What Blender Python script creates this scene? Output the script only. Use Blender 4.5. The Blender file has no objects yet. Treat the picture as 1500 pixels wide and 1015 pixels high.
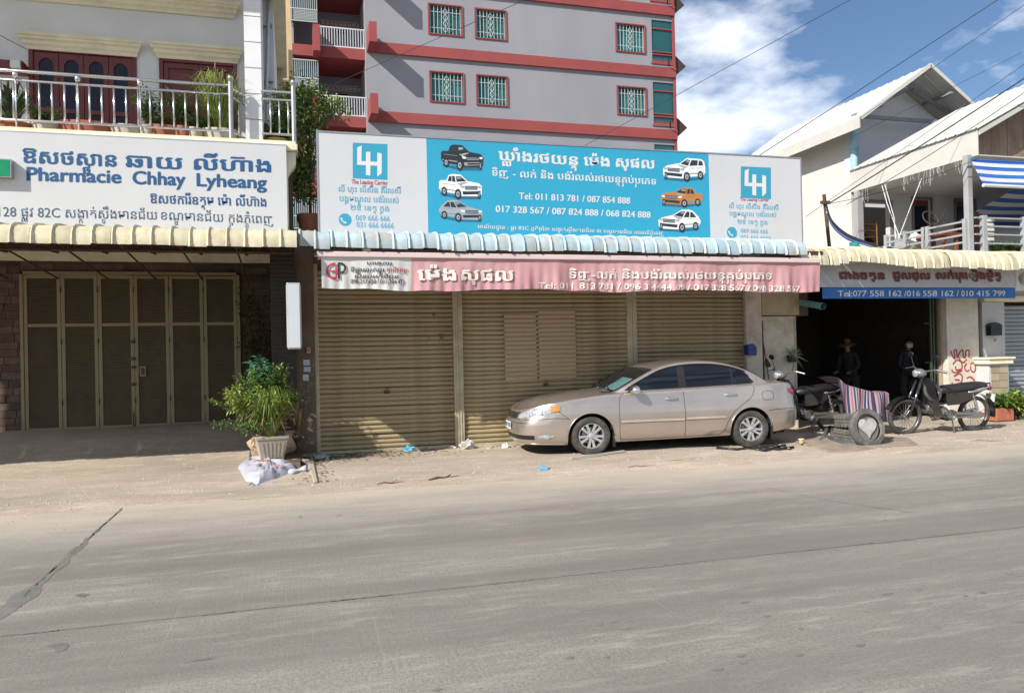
import bpy, bmesh, math, random
from mathutils import Vector, Matrix
from math import sin, cos, pi, radians as R_, sqrt, atan2
random.seed(7)
S = bpy.context.scene
COL = S.collection

# ------------------------------------------------------------------ camera
FPX, CAMH = 1127.0, 1.62
YAW, PITCH, ROLL = R_(15.9), R_(0.4), R_(-1.25)
ff = Vector((sin(YAW)*cos(PITCH), cos(YAW)*cos(PITCH), sin(PITCH)))
r0 = Vector((cos(YAW), -sin(YAW), 0)); u0 = r0.cross(ff)
rr = r0*cos(ROLL) + u0*sin(ROLL); uu = -r0*sin(ROLL) + u0*cos(ROLL)
cd = bpy.data.cameras.new('camera'); cam = bpy.data.objects.new('camera', cd); COL.objects.link(cam)
cd.sensor_width = 36; cd.lens = FPX/1500*36; cd.clip_start = .1; cd.clip_end = 3000
cam.matrix_world = Matrix(((rr.x, uu.x, -ff.x, 0), (rr.y, uu.y, -ff.y, 0), (rr.z, uu.z, -ff.z, CAMH), (0, 0, 0, 1)))
S.camera = cam

def at(px, py, Y):
    d = ff*FPX + rr*(px-750) + uu*(507.5-py)
    return d*(Y/d.y) + Vector((0, 0, CAMH))
def gr(px, py, z=0):
    d = ff*FPX + rr*(px-750) + uu*(507.5-py)
    return d*((z-CAMH)/d.z) + Vector((0, 0, CAMH))

# ------------------------------------------------------------------ light
SUN = Vector((1.2, .70, -1.0)).normalized()          # direction the light travels
sl = bpy.data.lights.new('sun', 'SUN'); so = bpy.data.objects.new('sun', sl); COL.objects.link(so)
sl.energy = 5.0; sl.angle = R_(.55); sl.color = (1, .95, .87)
so.rotation_euler = SUN.to_track_quat('-Z', 'Y').to_euler(); so.location = (-20, -14, 30)
W = bpy.data.worlds.new('World'); S.world = W; W.use_nodes = True
wn = W.node_tree; N = wn.nodes; LK = wn.links
bg = N['Background']; bg.inputs[1].default_value = .08
sky = N.new('ShaderNodeTexSky'); sky.sky_type = 'NISHITA'; sky.sun_disc = False
sky.sun_elevation = math.asin(-SUN.z); sky.sun_rotation = atan2(-SUN.x, -SUN.y)
sky.air_density = 1.0; sky.dust_density = .3; sky.ozone_density = 4.5
tc = N.new('ShaderNodeTexCoord')
mp = N.new('ShaderNodeMapping'); mp.inputs['Scale'].default_value = (1, 1, 2.3); mp.inputs['Location'].default_value = (.37, .15, .05)
LK.new(tc.outputs['Generated'], mp.inputs['Vector'])
nz = N.new('ShaderNodeTexNoise'); nz.inputs['Scale'].default_value = 4.2; nz.inputs['Detail'].default_value = 9; nz.inputs['Roughness'].default_value = .56
LK.new(mp.outputs[0], nz.inputs['Vector'])
cr = N.new('ShaderNodeValToRGB'); cr.color_ramp.elements[0].position = .43; cr.color_ramp.elements[1].position = .60
cr.color_ramp.elements[0].color = (0, 0, 0, 1); cr.color_ramp.elements[1].color = (.92, .92, .92, 1)
LK.new(nz.outputs[0], cr.inputs[0])
mx = N.new('ShaderNodeMix'); mx.data_type = 'RGBA'; mx.inputs[7].default_value = (10.5, 11.0, 12.0, 1)
LK.new(cr.outputs[0], mx.inputs[0]); LK.new(sky.outputs[0], mx.inputs[6]); LK.new(mx.outputs[2], bg.inputs[0])
S.view_settings.view_transform = 'Standard'; S.view_settings.look = 'None'
S.view_settings.exposure = 0.5; S.view_settings.gamma = 1.0; S.view_settings.use_curve_mapping = False
S.cycles.use_denoising = True
S.cycles.max_bounces = 6

# ------------------------------------------------------------------ materials
MATS = {}
def mat(name, col, rough=.65, metal=0, var=.18, scale=2.5, bump=0.0, bscale=40, dirt=None, dscale=1.2, damt=.5, stretch=(1, 1, 1), coat=0, dlo=.45, dhi=.7, spec=.5, rnd=0, alpha=1):
    if name in MATS: return MATS[name]
    m = bpy.data.materials.new(name); m.use_nodes = True; MATS[name] = m
    nt = m.node_tree; n = nt.nodes; l = nt.links; b = n['Principled BSDF']
    b.inputs['Roughness'].default_value = rough; b.inputs['Metallic'].default_value = metal
    b.inputs['Coat Weight'].default_value = coat; b.inputs['Coat Roughness'].default_value = .06
    b.inputs['Specular IOR Level'].default_value = spec
    if alpha < 1: b.inputs['Alpha'].default_value = alpha
    t = n.new('ShaderNodeTexCoord'); mpn = n.new('ShaderNodeMapping'); mpn.inputs['Scale'].default_value = stretch
    l.new(t.outputs['Object'], mpn.inputs[0])
    a = n.new('ShaderNodeTexNoise'); a.inputs['Scale'].default_value = scale; a.inputs['Detail'].default_value = 7; a.inputs['Roughness'].default_value = .62
    l.new(mpn.outputs[0], a.inputs['Vector'])
    r = n.new('ShaderNodeMapRange'); r.inputs[1].default_value = .3; r.inputs[2].default_value = .7
    r.inputs[3].default_value = 1-var; r.inputs[4].default_value = 1+var*.6
    l.new(a.outputs[0], r.inputs[0])
    fac = r.outputs[0]
    if rnd:
        oi = n.new('ShaderNodeObjectInfo'); rm = n.new('ShaderNodeMapRange'); rm.inputs[3].default_value = 1-rnd; rm.inputs[4].default_value = 1+rnd*.6
        l.new(oi.outputs['Random'], rm.inputs[0]); mu = n.new('ShaderNodeMath'); mu.operation = 'MULTIPLY'
        l.new(fac, mu.inputs[0]); l.new(rm.outputs[0], mu.inputs[1]); fac = mu.outputs[0]
    v = n.new('ShaderNodeVectorMath'); v.operation = 'SCALE'; v.inputs[0].default_value = col[:3]
    l.new(fac, v.inputs['Scale']); out = v.outputs[0]
    if dirt:
        d = n.new('ShaderNodeTexNoise'); d.inputs['Scale'].default_value = dscale; d.inputs['Detail'].default_value = 8; d.inputs['Roughness'].default_value = .7
        l.new(mpn.outputs[0], d.inputs['Vector'])
        q = n.new('ShaderNodeMapRange'); q.inputs[1].default_value = dlo; q.inputs[2].default_value = dhi; q.inputs[4].default_value = damt
        l.new(d.outputs[0], q.inputs[0])
        x = n.new('ShaderNodeMix'); x.data_type = 'RGBA'; x.inputs[7].default_value = (*dirt, 1)
        l.new(q.outputs[0], x.inputs[0]); l.new(out, x.inputs[6]); out = x.outputs[2]
    l.new(out, b.inputs['Base Color'])
    if bump:
        bt = n.new('ShaderNodeTexNoise'); bt.inputs['Scale'].default_value = bscale; bt.inputs['Detail'].default_value = 5
        l.new(mpn.outputs[0], bt.inputs['Vector'])
        bn = n.new('ShaderNodeBump'); bn.inputs['Strength'].default_value = bump; bn.inputs['Distance'].default_value = .02
        l.new(bt.outputs[0], bn.inputs['Height']); l.new(bn.outputs[0], b.inputs['Normal'])
    return m

# ------------------------------------------------------------------ mesh builder
class MB:
    def __init__(s): s.v = []; s.f = []; s.mi = []; s.m = 0
    def add(s, vs, fs):
        o = len(s.v); s.v += [tuple(p) for p in vs]
        for f in fs: s.f.append([i+o for i in f]); s.mi.append(s.m)
        return s
    def box(s, x0, x1, y0, y1, z0, z1, T=None):
        vs = [(x, y, z) for z in (z0, z1) for y in (y0, y1) for x in (x0, x1)]
        if T: vs = [T @ Vector(p) for p in vs]
        return s.add(vs, [(0, 2, 3, 1), (4, 5, 7, 6), (0, 1, 5, 4), (2, 6, 7, 3), (0, 4, 6, 2), (1, 3, 7, 5)])
    def cbox(s, c, d, T=None):
        return s.box(c[0]-d[0]/2, c[0]+d[0]/2, c[1]-d[1]/2, c[1]+d[1]/2, c[2]-d[2]/2, c[2]+d[2]/2, T)
    def tube(s, pts, r, n=8, cap=True):
        pts = [Vector(p) for p in pts]; rs = r if isinstance(r, (list, tuple)) else [r]*len(pts)
        vs = []; fs = []; prev = None
        for i, p in enumerate(pts):
            t = (pts[min(i+1, len(pts)-1)] - pts[max(i-1, 0)])
            t = t.normalized() if t.length > 1e-9 else Vector((0, 0, 1))
            if prev is None:
                a = t.orthogonal().normalized()
            else:
                a = (prev - t*prev.dot(t)); a = a.normalized() if a.length > 1e-6 else t.orthogonal().normalized()
            prev = a; b = t.cross(a)
            for k in range(n):
                th = 2*pi*k/n; vs.append(p + (a*cos(th) + b*sin(th))*rs[i])
        for i in range(len(pts)-1):
            for k in range(n):
                fs.append((i*n+k, i*n+(k+1) % n, (i+1)*n+(k+1) % n, (i+1)*n+k))
        if cap: fs.append(tuple(range(n-1, -1, -1))); fs.append(tuple((len(pts)-1)*n+k for k in range(n)))
        return s.add(vs, fs)
    def grid(s, rows, closeu=False):
        n = len(rows[0]); vs = [p for r in rows for p in r]; fs = []
        for i in range(len(rows)-1):
            for j in range(n-1): fs.append((i*n+j, i*n+j+1, (i+1)*n+j+1, (i+1)*n+j))
            if closeu: fs.append((i*n+n-1, i*n, (i+1)*n, (i+1)*n+n-1))
        return s.add(vs, fs)
    def lathe(s, prof, n=32, T=None):          # prof: (radius, height) round the local Z axis
        vs = []; fs = []; k = len(prof)
        for i in range(n):
            a = 2*pi*i/n
            for (r, z) in prof: vs.append(Vector((r*cos(a), r*sin(a), z)))
        if T: vs = [T @ p for p in vs]
        for i in range(n):
            for j in range(k-1): fs.append((i*k+j, ((i+1) % n)*k+j, ((i+1) % n)*k+j+1, i*k+j+1))
        return s.add(vs, fs)
    def prism(s, pts, d0, d1, ax='y', T=None):   # 2D outline (a,b): ax y -> (a,d,b); x -> (d,a,b); z -> (a,b,d)
        f = {'y': lambda a, b, d: (a, d, b), 'x': lambda a, b, d: (d, a, b), 'z': lambda a, b, d: (a, b, d)}[ax]
        n = len(pts); vs = [Vector(f(a, b, d0)) for a, b in pts] + [Vector(f(a, b, d1)) for a, b in pts]
        if T: vs = [T @ p for p in vs]
        fs = [tuple(range(n)), tuple(range(2*n-1, n-1, -1))] + [(i, i+n, (i+1) % n+n, (i+1) % n) for i in range(n)]
        return s.add(vs, fs)
    def build(s, name, m, parent=None, smooth=False, org=None, bevel=0, **kw):
        me = bpy.data.meshes.new(name)
        o3 = Vector(org) if org is not None else (Vector(parent['org']) if parent is not None and 'org' in parent else Vector((0, 0, 0)))
        me.from_pydata([tuple(Vector(p)-o3) for p in s.v], [], s.f)
        ms = m if isinstance(m, (list, tuple)) else [m]
        for x in ms: me.materials.append(x)
        if len(ms) > 1: me.polygons.foreach_set('material_index', s.mi)
        if smooth:
            me.polygons.foreach_set('use_smooth', [True]*len(me.polygons))
            if smooth is not True: me.set_sharp_from_angle(angle=R_(smooth))
        o = bpy.data.objects.new(name, me); COL.objects.link(o)
        if parent is not None: o.parent = parent
        else: o.location = o3
        if bevel:
            b = o.modifiers.new('bevel', 'BEVEL'); b.width = bevel; b.segments = 2; b.limit_method = 'ANGLE'
        if parent is not None and 'org' in parent: o['org'] = tuple(parent['org'])
        for k, val in kw.items(): o[k] = val
        return o
def tag(o, label, cat, group=None):
    o['label'] = label; o['category'] = cat
    if group: o['group'] = group
    return o
ROOTS = []
def thing(name, loc, label, cat, group=None, local=False):
    o = bpy.data.objects.new(name, None); COL.objects.link(o); o.location = loc; o.empty_display_size = .2
    o['org'] = (0., 0., 0.) if local else tuple(float(c) for c in loc)
    ROOTS.append(o)
    return tag(o, label, cat, group)
def struct(name, mb, m, **k):
    o = mb.build(name, m, **k); o['kind'] = 'structure'; return o
def dup(root, loc, rot=None, label=None):
    def rec(o, par):
        c = o.copy(); COL.objects.link(c)
        if par is not None: c.parent = par
        for ch in list(o.children): rec(ch, c)
        return c
    r = rec(root, None); r.location = loc
    if rot is not None: r.rotation_euler = rot
    if label: r['label'] = label
    return r
def bez(p0, p1, sag, n=12):
    p0 = Vector(p0); p1 = Vector(p1)
    return [p0.lerp(p1, i/n) - Vector((0, 0, sag*4*(i/n)*(1-i/n))) for i in range(n+1)]
def lerp(a, b, t): return a+(b-a)*t
def interp(x, pts):
    if x <= pts[0][0]: return pts[0][1]
    for (a, b), (c, d) in zip(pts, pts[1:]):
        if x <= c: return b+(d-b)*(x-a)/(c-a)
    return pts[-1][1]
def smooth_i(x, pts):      # monotone-ish cubic through points
    n = len(pts)
    if x <= pts[0][0]: return pts[0][1]
    if x >= pts[-1][0]: return pts[-1][1]
    for i in range(n-1):
        if x <= pts[i+1][0]: break
    def sl(k):
        if k <= 0: return (pts[1][1]-pts[0][1])/(pts[1][0]-pts[0][0])
        if k >= n-1: return (pts[-1][1]-pts[-2][1])/(pts[-1][0]-pts[-2][0])
        return (pts[k+1][1]-pts[k-1][1])/(pts[k+1][0]-pts[k-1][0])
    h = pts[i+1][0]-pts[i][0]; t = (x-pts[i][0])/h
    return (2*t**3-3*t*t+1)*pts[i][1]+(t**3-2*t*t+t)*h*sl(i)+(-2*t**3+3*t*t)*pts[i+1][1]+(t**3-t*t)*h*sl(i+1)

# ------------------------------------------------------------------ lettering (Khmer subscripts are written {x} after their base letter)
def glyphs(body, bold=0.0, shear=0):
    c = bpy.data.curves.new('lettering', 'FONT'); c.body = body; c.size = 1; c.resolution_u = 3; c.offset = bold; c.shear = shear
    o = bpy.data.objects.new('lettering', c); me = bpy.data.meshes.new_from_object(o)
    vs = [v.co.copy() for v in me.vertices]; fs = [tuple(p.vertices) for p in me.polygons]
    bpy.data.objects.remove(o); bpy.data.curves.remove(c); bpy.data.meshes.remove(me)
    return vs, fs
SUBC = {}
def text2d(txt, bold=0.0, shear=0):
    main = ''; subs = []; i = 0; lastbase = 0
    while i < len(txt):
        if txt[i] == '{':
            subs.append((len(main), txt[i+1])); i += 3; continue
        main += txt[i]; i += 1
    vs, fs = glyphs(main, bold, shear)
    vs = [Vector(v) for v in vs]; fs = list(fs)
    for pos, ch in subs:
        a = glyphs(main[:pos], bold)[0]; bse = glyphs(main[pos-1], bold)[0]
        x1 = max(v.x for v in a); wb = max(v.x for v in bse)-min(v.x for v in bse)
        if ch not in SUBC: SUBC[ch] = glyphs(ch, 0)
        sv, sf = SUBC[ch]; sx0 = min(v.x for v in sv); sx1 = max(v.x for v in sv); sy1 = max(v.y for v in sv)
        k = .58; cx = x1-wb/2; 
        if ch == 'រ': cx = x1-wb*.85
        o = len(vs); vs += [Vector((cx+(v.x-(sx0+sx1)/2)*k, (v.y-sy1)*k-.05, 0)) for v in sv]
        fs += [tuple(q+o for q in f) for f in sf]
    return vs, fs
def write(txt, p0, p1, Y, h, m, parent, name='lettering', bold=0.02, shear=0, surf=None, depth=0):
    """print txt on the vertical plane Y between the plane points under p0 and p1 (baseline), letters of size h"""
    A = at(*p0, Y); B = at(*p1, Y)
    vs, fs = text2d(txt, 0, shear); vs0 = vs; fs0 = list(fs); vs = []; fs = []; zo = []
    cps = [(0, 0)] if bold < .009 else [(0, 0), (1, .25), (.3, 1), (1.3, 1.1), (.65, .6)]
    for ci, (ux, uy) in enumerate(cps):
        o_ = len(vs); vs += [v+Vector((ux*bold*1.5, uy*bold*1.1, 0)) for v in vs0]; zo += [ci*.0004]*len(vs0); fs += [tuple(q+o_ for q in f) for f in fs0]
    x0 = min(v.x for v in vs); x1 = max(v.x for v in vs); k = (B.x-A.x)/(x1-x0)
    mb = MB(); out = []
    for v, zq in zip(vs, zo):
        t = (v.x-x0)*k; X = A.x+t; Z = lerp(A.z, B.z, t/(B.x-A.x))+v.y*h
        yy = Y if surf is None else surf(X, Z)
        out.append((X, yy-.004-zq, Z))
    mb.add(out, fs)
    return mb.build(name, m, parent)
def flat(pts, Y, m, parent, name='print_panel', off=.003):
    """flat printed shape with its corners given on the plane Y"""
    mb = MB(); mb.add([tuple(Vector(at(x, y, Y))-Vector((0, off, 0))) for x, y in pts], [tuple(range(len(pts)))[::-1]])
    return mb.build(name, m, parent)

WHITE = mat('white_print', (.60, .60, .60), .5, var=.04)
BLUEP = mat('blue_print', (.006, .075, .20), .5, var=.05)
CYAN = mat('cyan_print', (.022, .30, .46), .45, var=.05, scale=1.0)
CYAN2 = mat('cyan_logo_print', (.03, .28, .42), .45, var=.04)
STEEL = mat('galvanised_steel', (.42, .43, .44), .4, .8, var=.2)
STAIN = mat('stainless_steel', (.62, .62, .64), .25, .95, var=.1)
BLACK = mat('black_plastic', (.012, .012, .013), .35, var=.2)
RUBBER = mat('tyre_rubber', (.035, .034, .033), .75, var=.25, scale=12, dirt=(.22, .19, .15), damt=.35, dscale=5)
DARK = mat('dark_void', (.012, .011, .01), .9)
RUST = mat('rusty_steel', (.10, .055, .035), .8, .2, var=.5, scale=9, bump=.3)
CREAM = mat('cream_sheet_metal', (.54, .49, .335), .5, .0, var=.14, scale=3, dirt=(.26, .20, .12), damt=.6, dscale=2.6, rnd=.18)
BLUES = mat('pale_blue_sheet_metal', (.35, .47, .53), .5, 0, var=.2, scale=4, dirt=(.36, .29, .19), damt=.75, dscale=2.4, rnd=.25)
# ================================================================== GROUND
def ground_mat(name, col, sand, kind):
    m = bpy.data.materials.new(name); m.use_nodes = True; nt = m.node_tree; n = nt.nodes; l = nt.links; b = n['Principled BSDF']
    b.inputs['Roughness'].default_value = .85; b.inputs['Specular IOR Level'].default_value = .3
    geo = n.new('ShaderNodeNewGeometry')
    def noise(scale, detail=6, rough=.6, st=(1, 1, 1)):
        mp_ = n.new('ShaderNodeMapping'); mp_.inputs['Scale'].default_value = st; l.new(geo.outputs['Position'], mp_.inputs[0])
        q = n.new('ShaderNodeTexNoise'); q.inputs['Scale'].default_value = scale; q.inputs['Detail'].default_value = detail; q.inputs['Roughness'].default_value = rough
        l.new(mp_.outputs[0], q.inputs['Vector']); return q.outputs[0]
    def rng(src, a, b_, c, d):
        r = n.new('ShaderNodeMapRange'); r.inputs[1].default_value = a; r.inputs[2].default_value = b_; r.inputs[3].default_value = c; r.inputs[4].default_value = d
        l.new(src, r.inputs[0]); return r.outputs[0]
    def mix(f, a, c):
        x = n.new('ShaderNodeMix'); x.data_type = 'RGBA'
        l.new(f, x.inputs[0])
        for s_, k in ((a, 6), (c, 7)):
            if isinstance(s_, tuple): x.inputs[k].default_value = (*s_, 1)
            else: l.new(s_, x.inputs[k])
        return x.outputs[2]
    def math_(op, a, c):
        x = n.new('ShaderNodeMath'); x.operation = op; x.use_clamp = False
        for s_, k in ((a, 0), (c, 1)):
            if isinstance(s_, (int, float)): x.inputs[k].default_value = s_
            else: l.new(s_, x.inputs[k])
        return x.outputs[0]
    dark = tuple(c*.72 for c in col); light = tuple(min(1, c*1.25) for c in col)
    c1 = mix(rng(noise(.45, 5, .6, (.5, 1, 1)), .35, .65, 0, 1), dark, light)
    c2 = mix(rng(noise(48, 6, .8), .40, .66, 0, .9), c1, tuple(c*.5 for c in col)); c2 = mix(rng(noise(110, 3, .8), .55, .68, 0, .55), c2, tuple(min(1, c*1.7) for c in col))
    c2 = mix(rng(noise(9, 6, .75, (.22, 1, 1)), .50, .68, 0, .6), c2, tuple(min(1, c*1.4) for c in col))
    if kind == 'road':
        # tyre-polished lanes running along the street, dusty towards the verge, small dark spalls, worn texture lines
        c2 = mix(rng(noise(1.1, 5, .6, (.06, 1.3, 1)), .42, .62, 0, .75), c2, (col[0]*.62, col[1]*.60, col[2]*.60))
        c2 = mix(rng(noise(3.2, 3, .6, (.45, 2.2, 1)), .715, .745, 0, .75), c2, (col[0]*.36, col[1]*.34, col[2]*.32))
        c2 = mix(rng(noise(2.6, 3, .5, (11, .12, 1)), .67, .73, 0, .13), c2, tuple(min(1, c*1.5) for c in col))
        sep = n.new('ShaderNodeSeparateXYZ'); l.new(geo.outputs['Position'], sep.inputs[0])
        e = math_('ADD', sep.outputs[1], math_('MULTIPLY', math_('SUBTRACT', noise(1.4, 6, .65, (.4, 1, 1)), .5), 2.6))
        c2 = mix(rng(e, 7.0, 8.4, 0, .45), c2, (.42, .385, .335)); c2 = mix(rng(e, 8.2, 9.3, 0, .85), c2, sand)
    else:
        c2 = mix(rng(noise(1.7, 6, .7), .45, .68, 0, .5), c2, tuple(c*.74 for c in sand))
        c2 = mix(rng(noise(24, 3, .7), .66, .74, 0, .5), c2, (.10, .085, .07))
    l.new(c2, b.inputs['Base Color'])
    h = math_('ADD', math_('MULTIPLY', noise(35, 5, .7), .6), math_('MULTIPLY', noise(120, 2, .6), .4))
    if kind == 'road':
        h = math_('ADD', h, math_('MULTIPLY', noise(9, 3, .6, (6, .2, 1)), .25))
    bn = n.new('ShaderNodeBump'); bn.inputs['Strength'].default_value = .55; bn.inputs['Distance'].default_value = .012 if kind == 'road' else .03
    l.new(h, bn.inputs['Height']); l.new(bn.outputs[0], b.inputs['Normal'])
    MATS[name] = m; return m
SAND = (.44, .37, .29)
ROADM = ground_mat('worn_concrete', (.248, .224, .196), SAND, 'road')
SANDM = ground_mat('sandy_dirt', (.44, .372, .295), SAND, 'sand')
FLOORM = ground_mat('dusty_forecourt_concrete', (.42, .36, .30), (.34, .29, .24), 'sand')

g = MB(); g.box(-600, 600, -400, 900, -1.0, -.06); struct('ground', g, mat('far_ground', (.22, .2, .16), .9, var=.3))
road = bpy.data.objects.new('road', None); COL.objects.link(road); road['kind'] = 'structure'; road['org'] = (0., 0., 0.)
def slab(x0, x1, y0, y1, seed):
    rnd = random.Random(seed); mb = MB()
    g_ = .009
    def edge(a, b, f, n):        # slightly broken edge
        return [f(lerp(a, b, i/n), (rnd.random()-.3)*.010) for i in range(n)]
    n = 60; m_ = 20
    ring = edge(x0+g_, x1-g_, lambda t, j: (t, y0+g_+max(0, j), 0), n) + edge(y0+g_, y1-g_, lambda t, j: (x1-g_-max(0, j), t, 0), m_) \
        + edge(x1-g_, x0+g_, lambda t, j: (t, y1-g_-max(0, j), 0), n) + edge(y1-g_, y0+g_, lambda t, j: (x0+g_+max(0, j), t, 0), m_)
    k = len(ring); mb.add([Vector(p) for p in ring] + [Vector((p[0], p[1], -.055)) for p in ring], [tuple(range(k))] + [(i, i+k, (i+1) % k+k, (i+1) % k) for i in range(k)])
    o = mb.build('concrete_slab', ROADM, road); return o
xs = [-46, -31, -16.8, -1.83, 13.4, 28.5, 43.5, 60]
for a, b in zip(xs, xs[1:]): slab(a, b, 5.24, 9.75, int(a*7))
xs = [-50, -35, -19, 21, 36, 52]
for a, b in zip(xs, xs[1:]): slab(a, b, 1.0, 5.24, int(a*5)+3); slab(a, b, -3.6, 1.0, int(a*5)+9)
# tar repairs poured along the joints
TAR = mat('road_tar', (.155, .148, .137), .7, var=.3, scale=8, bump=.3)
ZC = [0.0]
def blob(pts, name='tar_patch', m=TAR, z=.004, par=road, jit=.012, sub=5, seed=1):
    rnd = random.Random(seed); out = []
    n = len(pts)
    for i in range(n):
        a = Vector(pts[i]); b = Vector(pts[(i+1) % n])
        for k in range(sub): 
            p = a.lerp(b, k/sub); out.append((p.x+(rnd.random()-.5)*jit*2, p.y+(rnd.random()-.5)*jit*2, z))
    ZC[0] += .00004; out = [(a, b, z+ZC[0]-.002) for a, b, c in out]
    mb = MB(); mb.add(out, [tuple(range(len(out)))])
    nrm = sum((Vector(out[i]).cross(Vector(out[(i+1) % len(out)])).z for i in range(len(out))))
    if nrm < 0: mb.f = [tuple(reversed(mb.f[0]))]
    return mb.build(name, m, par)
def gp(l): return [gr(x, y)[:2]+(0,) if False else (gr(x, y).x, gr(x, y).y, 0) for x, y in l]
blob(gp([(0, 893), (15, 873), (38, 862), (55, 853), (78, 835), (95, 815), (104, 812), (99, 826), (75, 843), (62, 857), (58, 872), (30, 888), (14, 900), (-20, 920), (-40, 905), (-40, 880), (-10, 876)]), seed=2, jit=.01)
blob(gp([(98, 812), (110, 800), (118, 799), (122, 790), (132, 786), (127, 797), (116, 806), (104, 816)]), seed=3)
blob(gp([(68, 946), (86, 941), (101, 943), (97, 951), (84, 955), (78, 948)]), seed=4, jit=.006)
blob(gp([(108, 873), (118, 869), (131, 870), (124, 875)]), seed=5, jit=.004)
rnd = random.Random(5)
for i, (x0, x1, w) in enumerate(((.2, .6, .012), (1.3, 1.6, .02), (1.9, 2.1, .015), (2.45, 2.9, .02), (3.75, 4.0, .012), (4.5, 4.9, .025), (-1.6, -1.4, .015), (-.6, -.4, .018))):
    n = 14; up = [(lerp(x0, x1, k/n), 5.24+w*rnd.random()+.004, 0) for k in range(n+1)]; dn = [(lerp(x1, x0, k/n), 5.24-w*rnd.random()-.004, 0) for k in range(n+1)]
    blob(up+dn, seed=i+20, jit=.001, sub=1)
for i in range(15):
    y = lerp(5.9, 9.3, i/14)+rnd.uniform(-.06, .06); w = rnd.uniform(.004, .02)
    blob([(-1.83-w, y-.08, 0), (-1.83+w*.6, y-.1, 0), (-1.83+w, y+.05, 0), (-1.83-w*.5, y+.1, 0)], seed=i+50, jit=.008)
# scattered small spalls in the near lane
for i, (x, y, w) in enumerate(((898, 910, 9), (916, 920, 14), (1092, 882, 14), (1123, 902, 12), (1174, 920, 8), (1171, 959, 13), (1300, 870, 16), (1347, 864, 8), (1372, 918, 10), (1260, 945, 14), (1090, 970, 10), (1052, 980, 14), (1480, 840, 9), (1440, 868, 8), (1495, 910, 14), (1415, 873, 7), (880, 914, 6), (497, 755, 8), (440, 757, 5), (935, 775, 7), (1296, 762, 6), (640, 1010, 12), (1085, 960, 12), (835, 963, 10), (890, 962, 5))):
    p = gr(x, y); q = gr(x+w, y); hw = (q-p).length*.7
    blob([(p.x-hw, p.y-.008, 0), (p.x, p.y-.02, 0), (p.x+hw, p.y, 0), (p.x+hw*.3, p.y+.018, 0), (p.x-hw*.6, p.y+.012, 0)], name='road_spall', m=mat('spalled_concrete', (.175, .155, .13), .9, var=.3), jit=.003, seed=i+90, z=.003)

# crack running away across the far lane
ck = MB(); pts = [gr(x, y) for x, y in ((1125, 714), (1160, 722), (1205, 731), (1240, 737), (1290, 744), (1345, 752))]
L_ = []
for a, b in zip(pts, pts[1:]):
    for k in range(5): L_.append(a.lerp(b, k/5)+Vector(((rnd.random()-.5)*.03, (rnd.random()-.5)*.05, 0)))
rows = [[(p.x, p.y-.006-.01*rnd.random(), .003) for p in L_], [(p.x, p.y+.006+.01*rnd.random(), .003) for p in L_]]
ck.grid(rows); ck.build('road_crack', TAR, road)

# verge: one uneven sheet that laps onto the concrete and rises to the pharmacy floor
from mathutils import noise as mn
def vz(x, y):
    r = mn.noise(Vector((x*.6, y*1.2, 0)))*.022 + mn.noise(Vector((x*3, y*4, 5)))*.008
    edge = 9.15 + .2*mn.noise(Vector((x*.5, 0, 3))) + .08*mn.noise(Vector((x*3, 0, 7)))
    z = -.02 + .055*max(0, min(1, (y-edge)/.5)) + r*max(0, min(1, (y-edge)/.6))
    if x < .35:
        k = max(0, min(1, (y-12.3)/2.4)); w = max(0, min(1, (.35-x)/.35)); z += .42*k*k*(3-2*k)*w
    return z
mb = MB(); nx = 300; ny = 70
mb.grid([[(lerp(-16, 34, i/nx), lerp(8.6, 15.4, j/ny), vz(lerp(-16, 34, i/nx), lerp(8.6, 15.4, j/ny))) for i in range(nx+1)] for j in range(ny+1)])
struct('dirt_verge', mb, SANDM, smooth=True)
mb = MB(); mb.box(-16, 40, 15.4, 60, -.3, .02); struct('yard_ground', mb, FLOORM)

# loose stones and leaf litter
mb = MB(); rnd = random.Random(11)
def pebble(mb, x, y, z, s):
    vs = [Vector((rnd.uniform(-1, 1), rnd.uniform(-1, 1), rnd.uniform(-.5, .7)))for _ in range(2)]
    o = [(1, 0, 0), (0, 1, 0), (-1, 0, 0), (0, -1, 0), (0, 0, .7), (0, 0, -.5)]
    o = [Vector(p)*rnd.uniform(.6, 1.2)*s+Vector((x, y, z)) for p in o]
    mb.add(o, [(0, 1, 4), (1, 2, 4), (2, 3, 4), (3, 0, 4), (1, 0, 5), (2, 1, 5), (3, 2, 5), (0, 3, 5)])
for _ in range(2600):
    x = rnd.uniform(-6, 20); y = 9.1+abs(rnd.gauss(0, 1.6)); y = min(y, 12.7); pebble(mb, x, y, vz(x, y), rnd.choice((.006, .008, .01, .018)))
for _ in range(1500):
    x = rnd.uniform(-6, 20); y = rnd.gauss(8.9, .5); pebble(mb, x, y, .003, rnd.choice((.004, .006, .009)))
mb.build('loose_gravel', mat('gravel_stone', (.42, .36, .3), .9, var=.4, scale=6), None, kind='stuff')
mb = MB()
def litter(mb, x, y, z, s):
    a = rnd.uniform(0, 6.28); u = Vector((cos(a), sin(a), rnd.uniform(-.2, .4)))*s; w = Vector((-sin(a), cos(a), rnd.uniform(-.3, .3)))*s*.45
    c = Vector((x, y, z+.01)); mb.add([c-u, c-w, c+u, c+w], [(0, 1, 2, 3)])
for _ in range(900):
    x = abs(rnd.gauss(0, 1.1))*rnd.choice((-.25, 1))+.35; y = rnd.gauss(12.35, .28); 
    if y < 12.72: litter(mb, x, y, vz(x, y), rnd.uniform(.015, .045))
for _ in range(260):
    x = rnd.uniform(.5, 9); y = 12.66-abs(rnd.gauss(0, .12)); litter(mb, x, y, vz(x, y), rnd.uniform(.015, .04))
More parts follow.
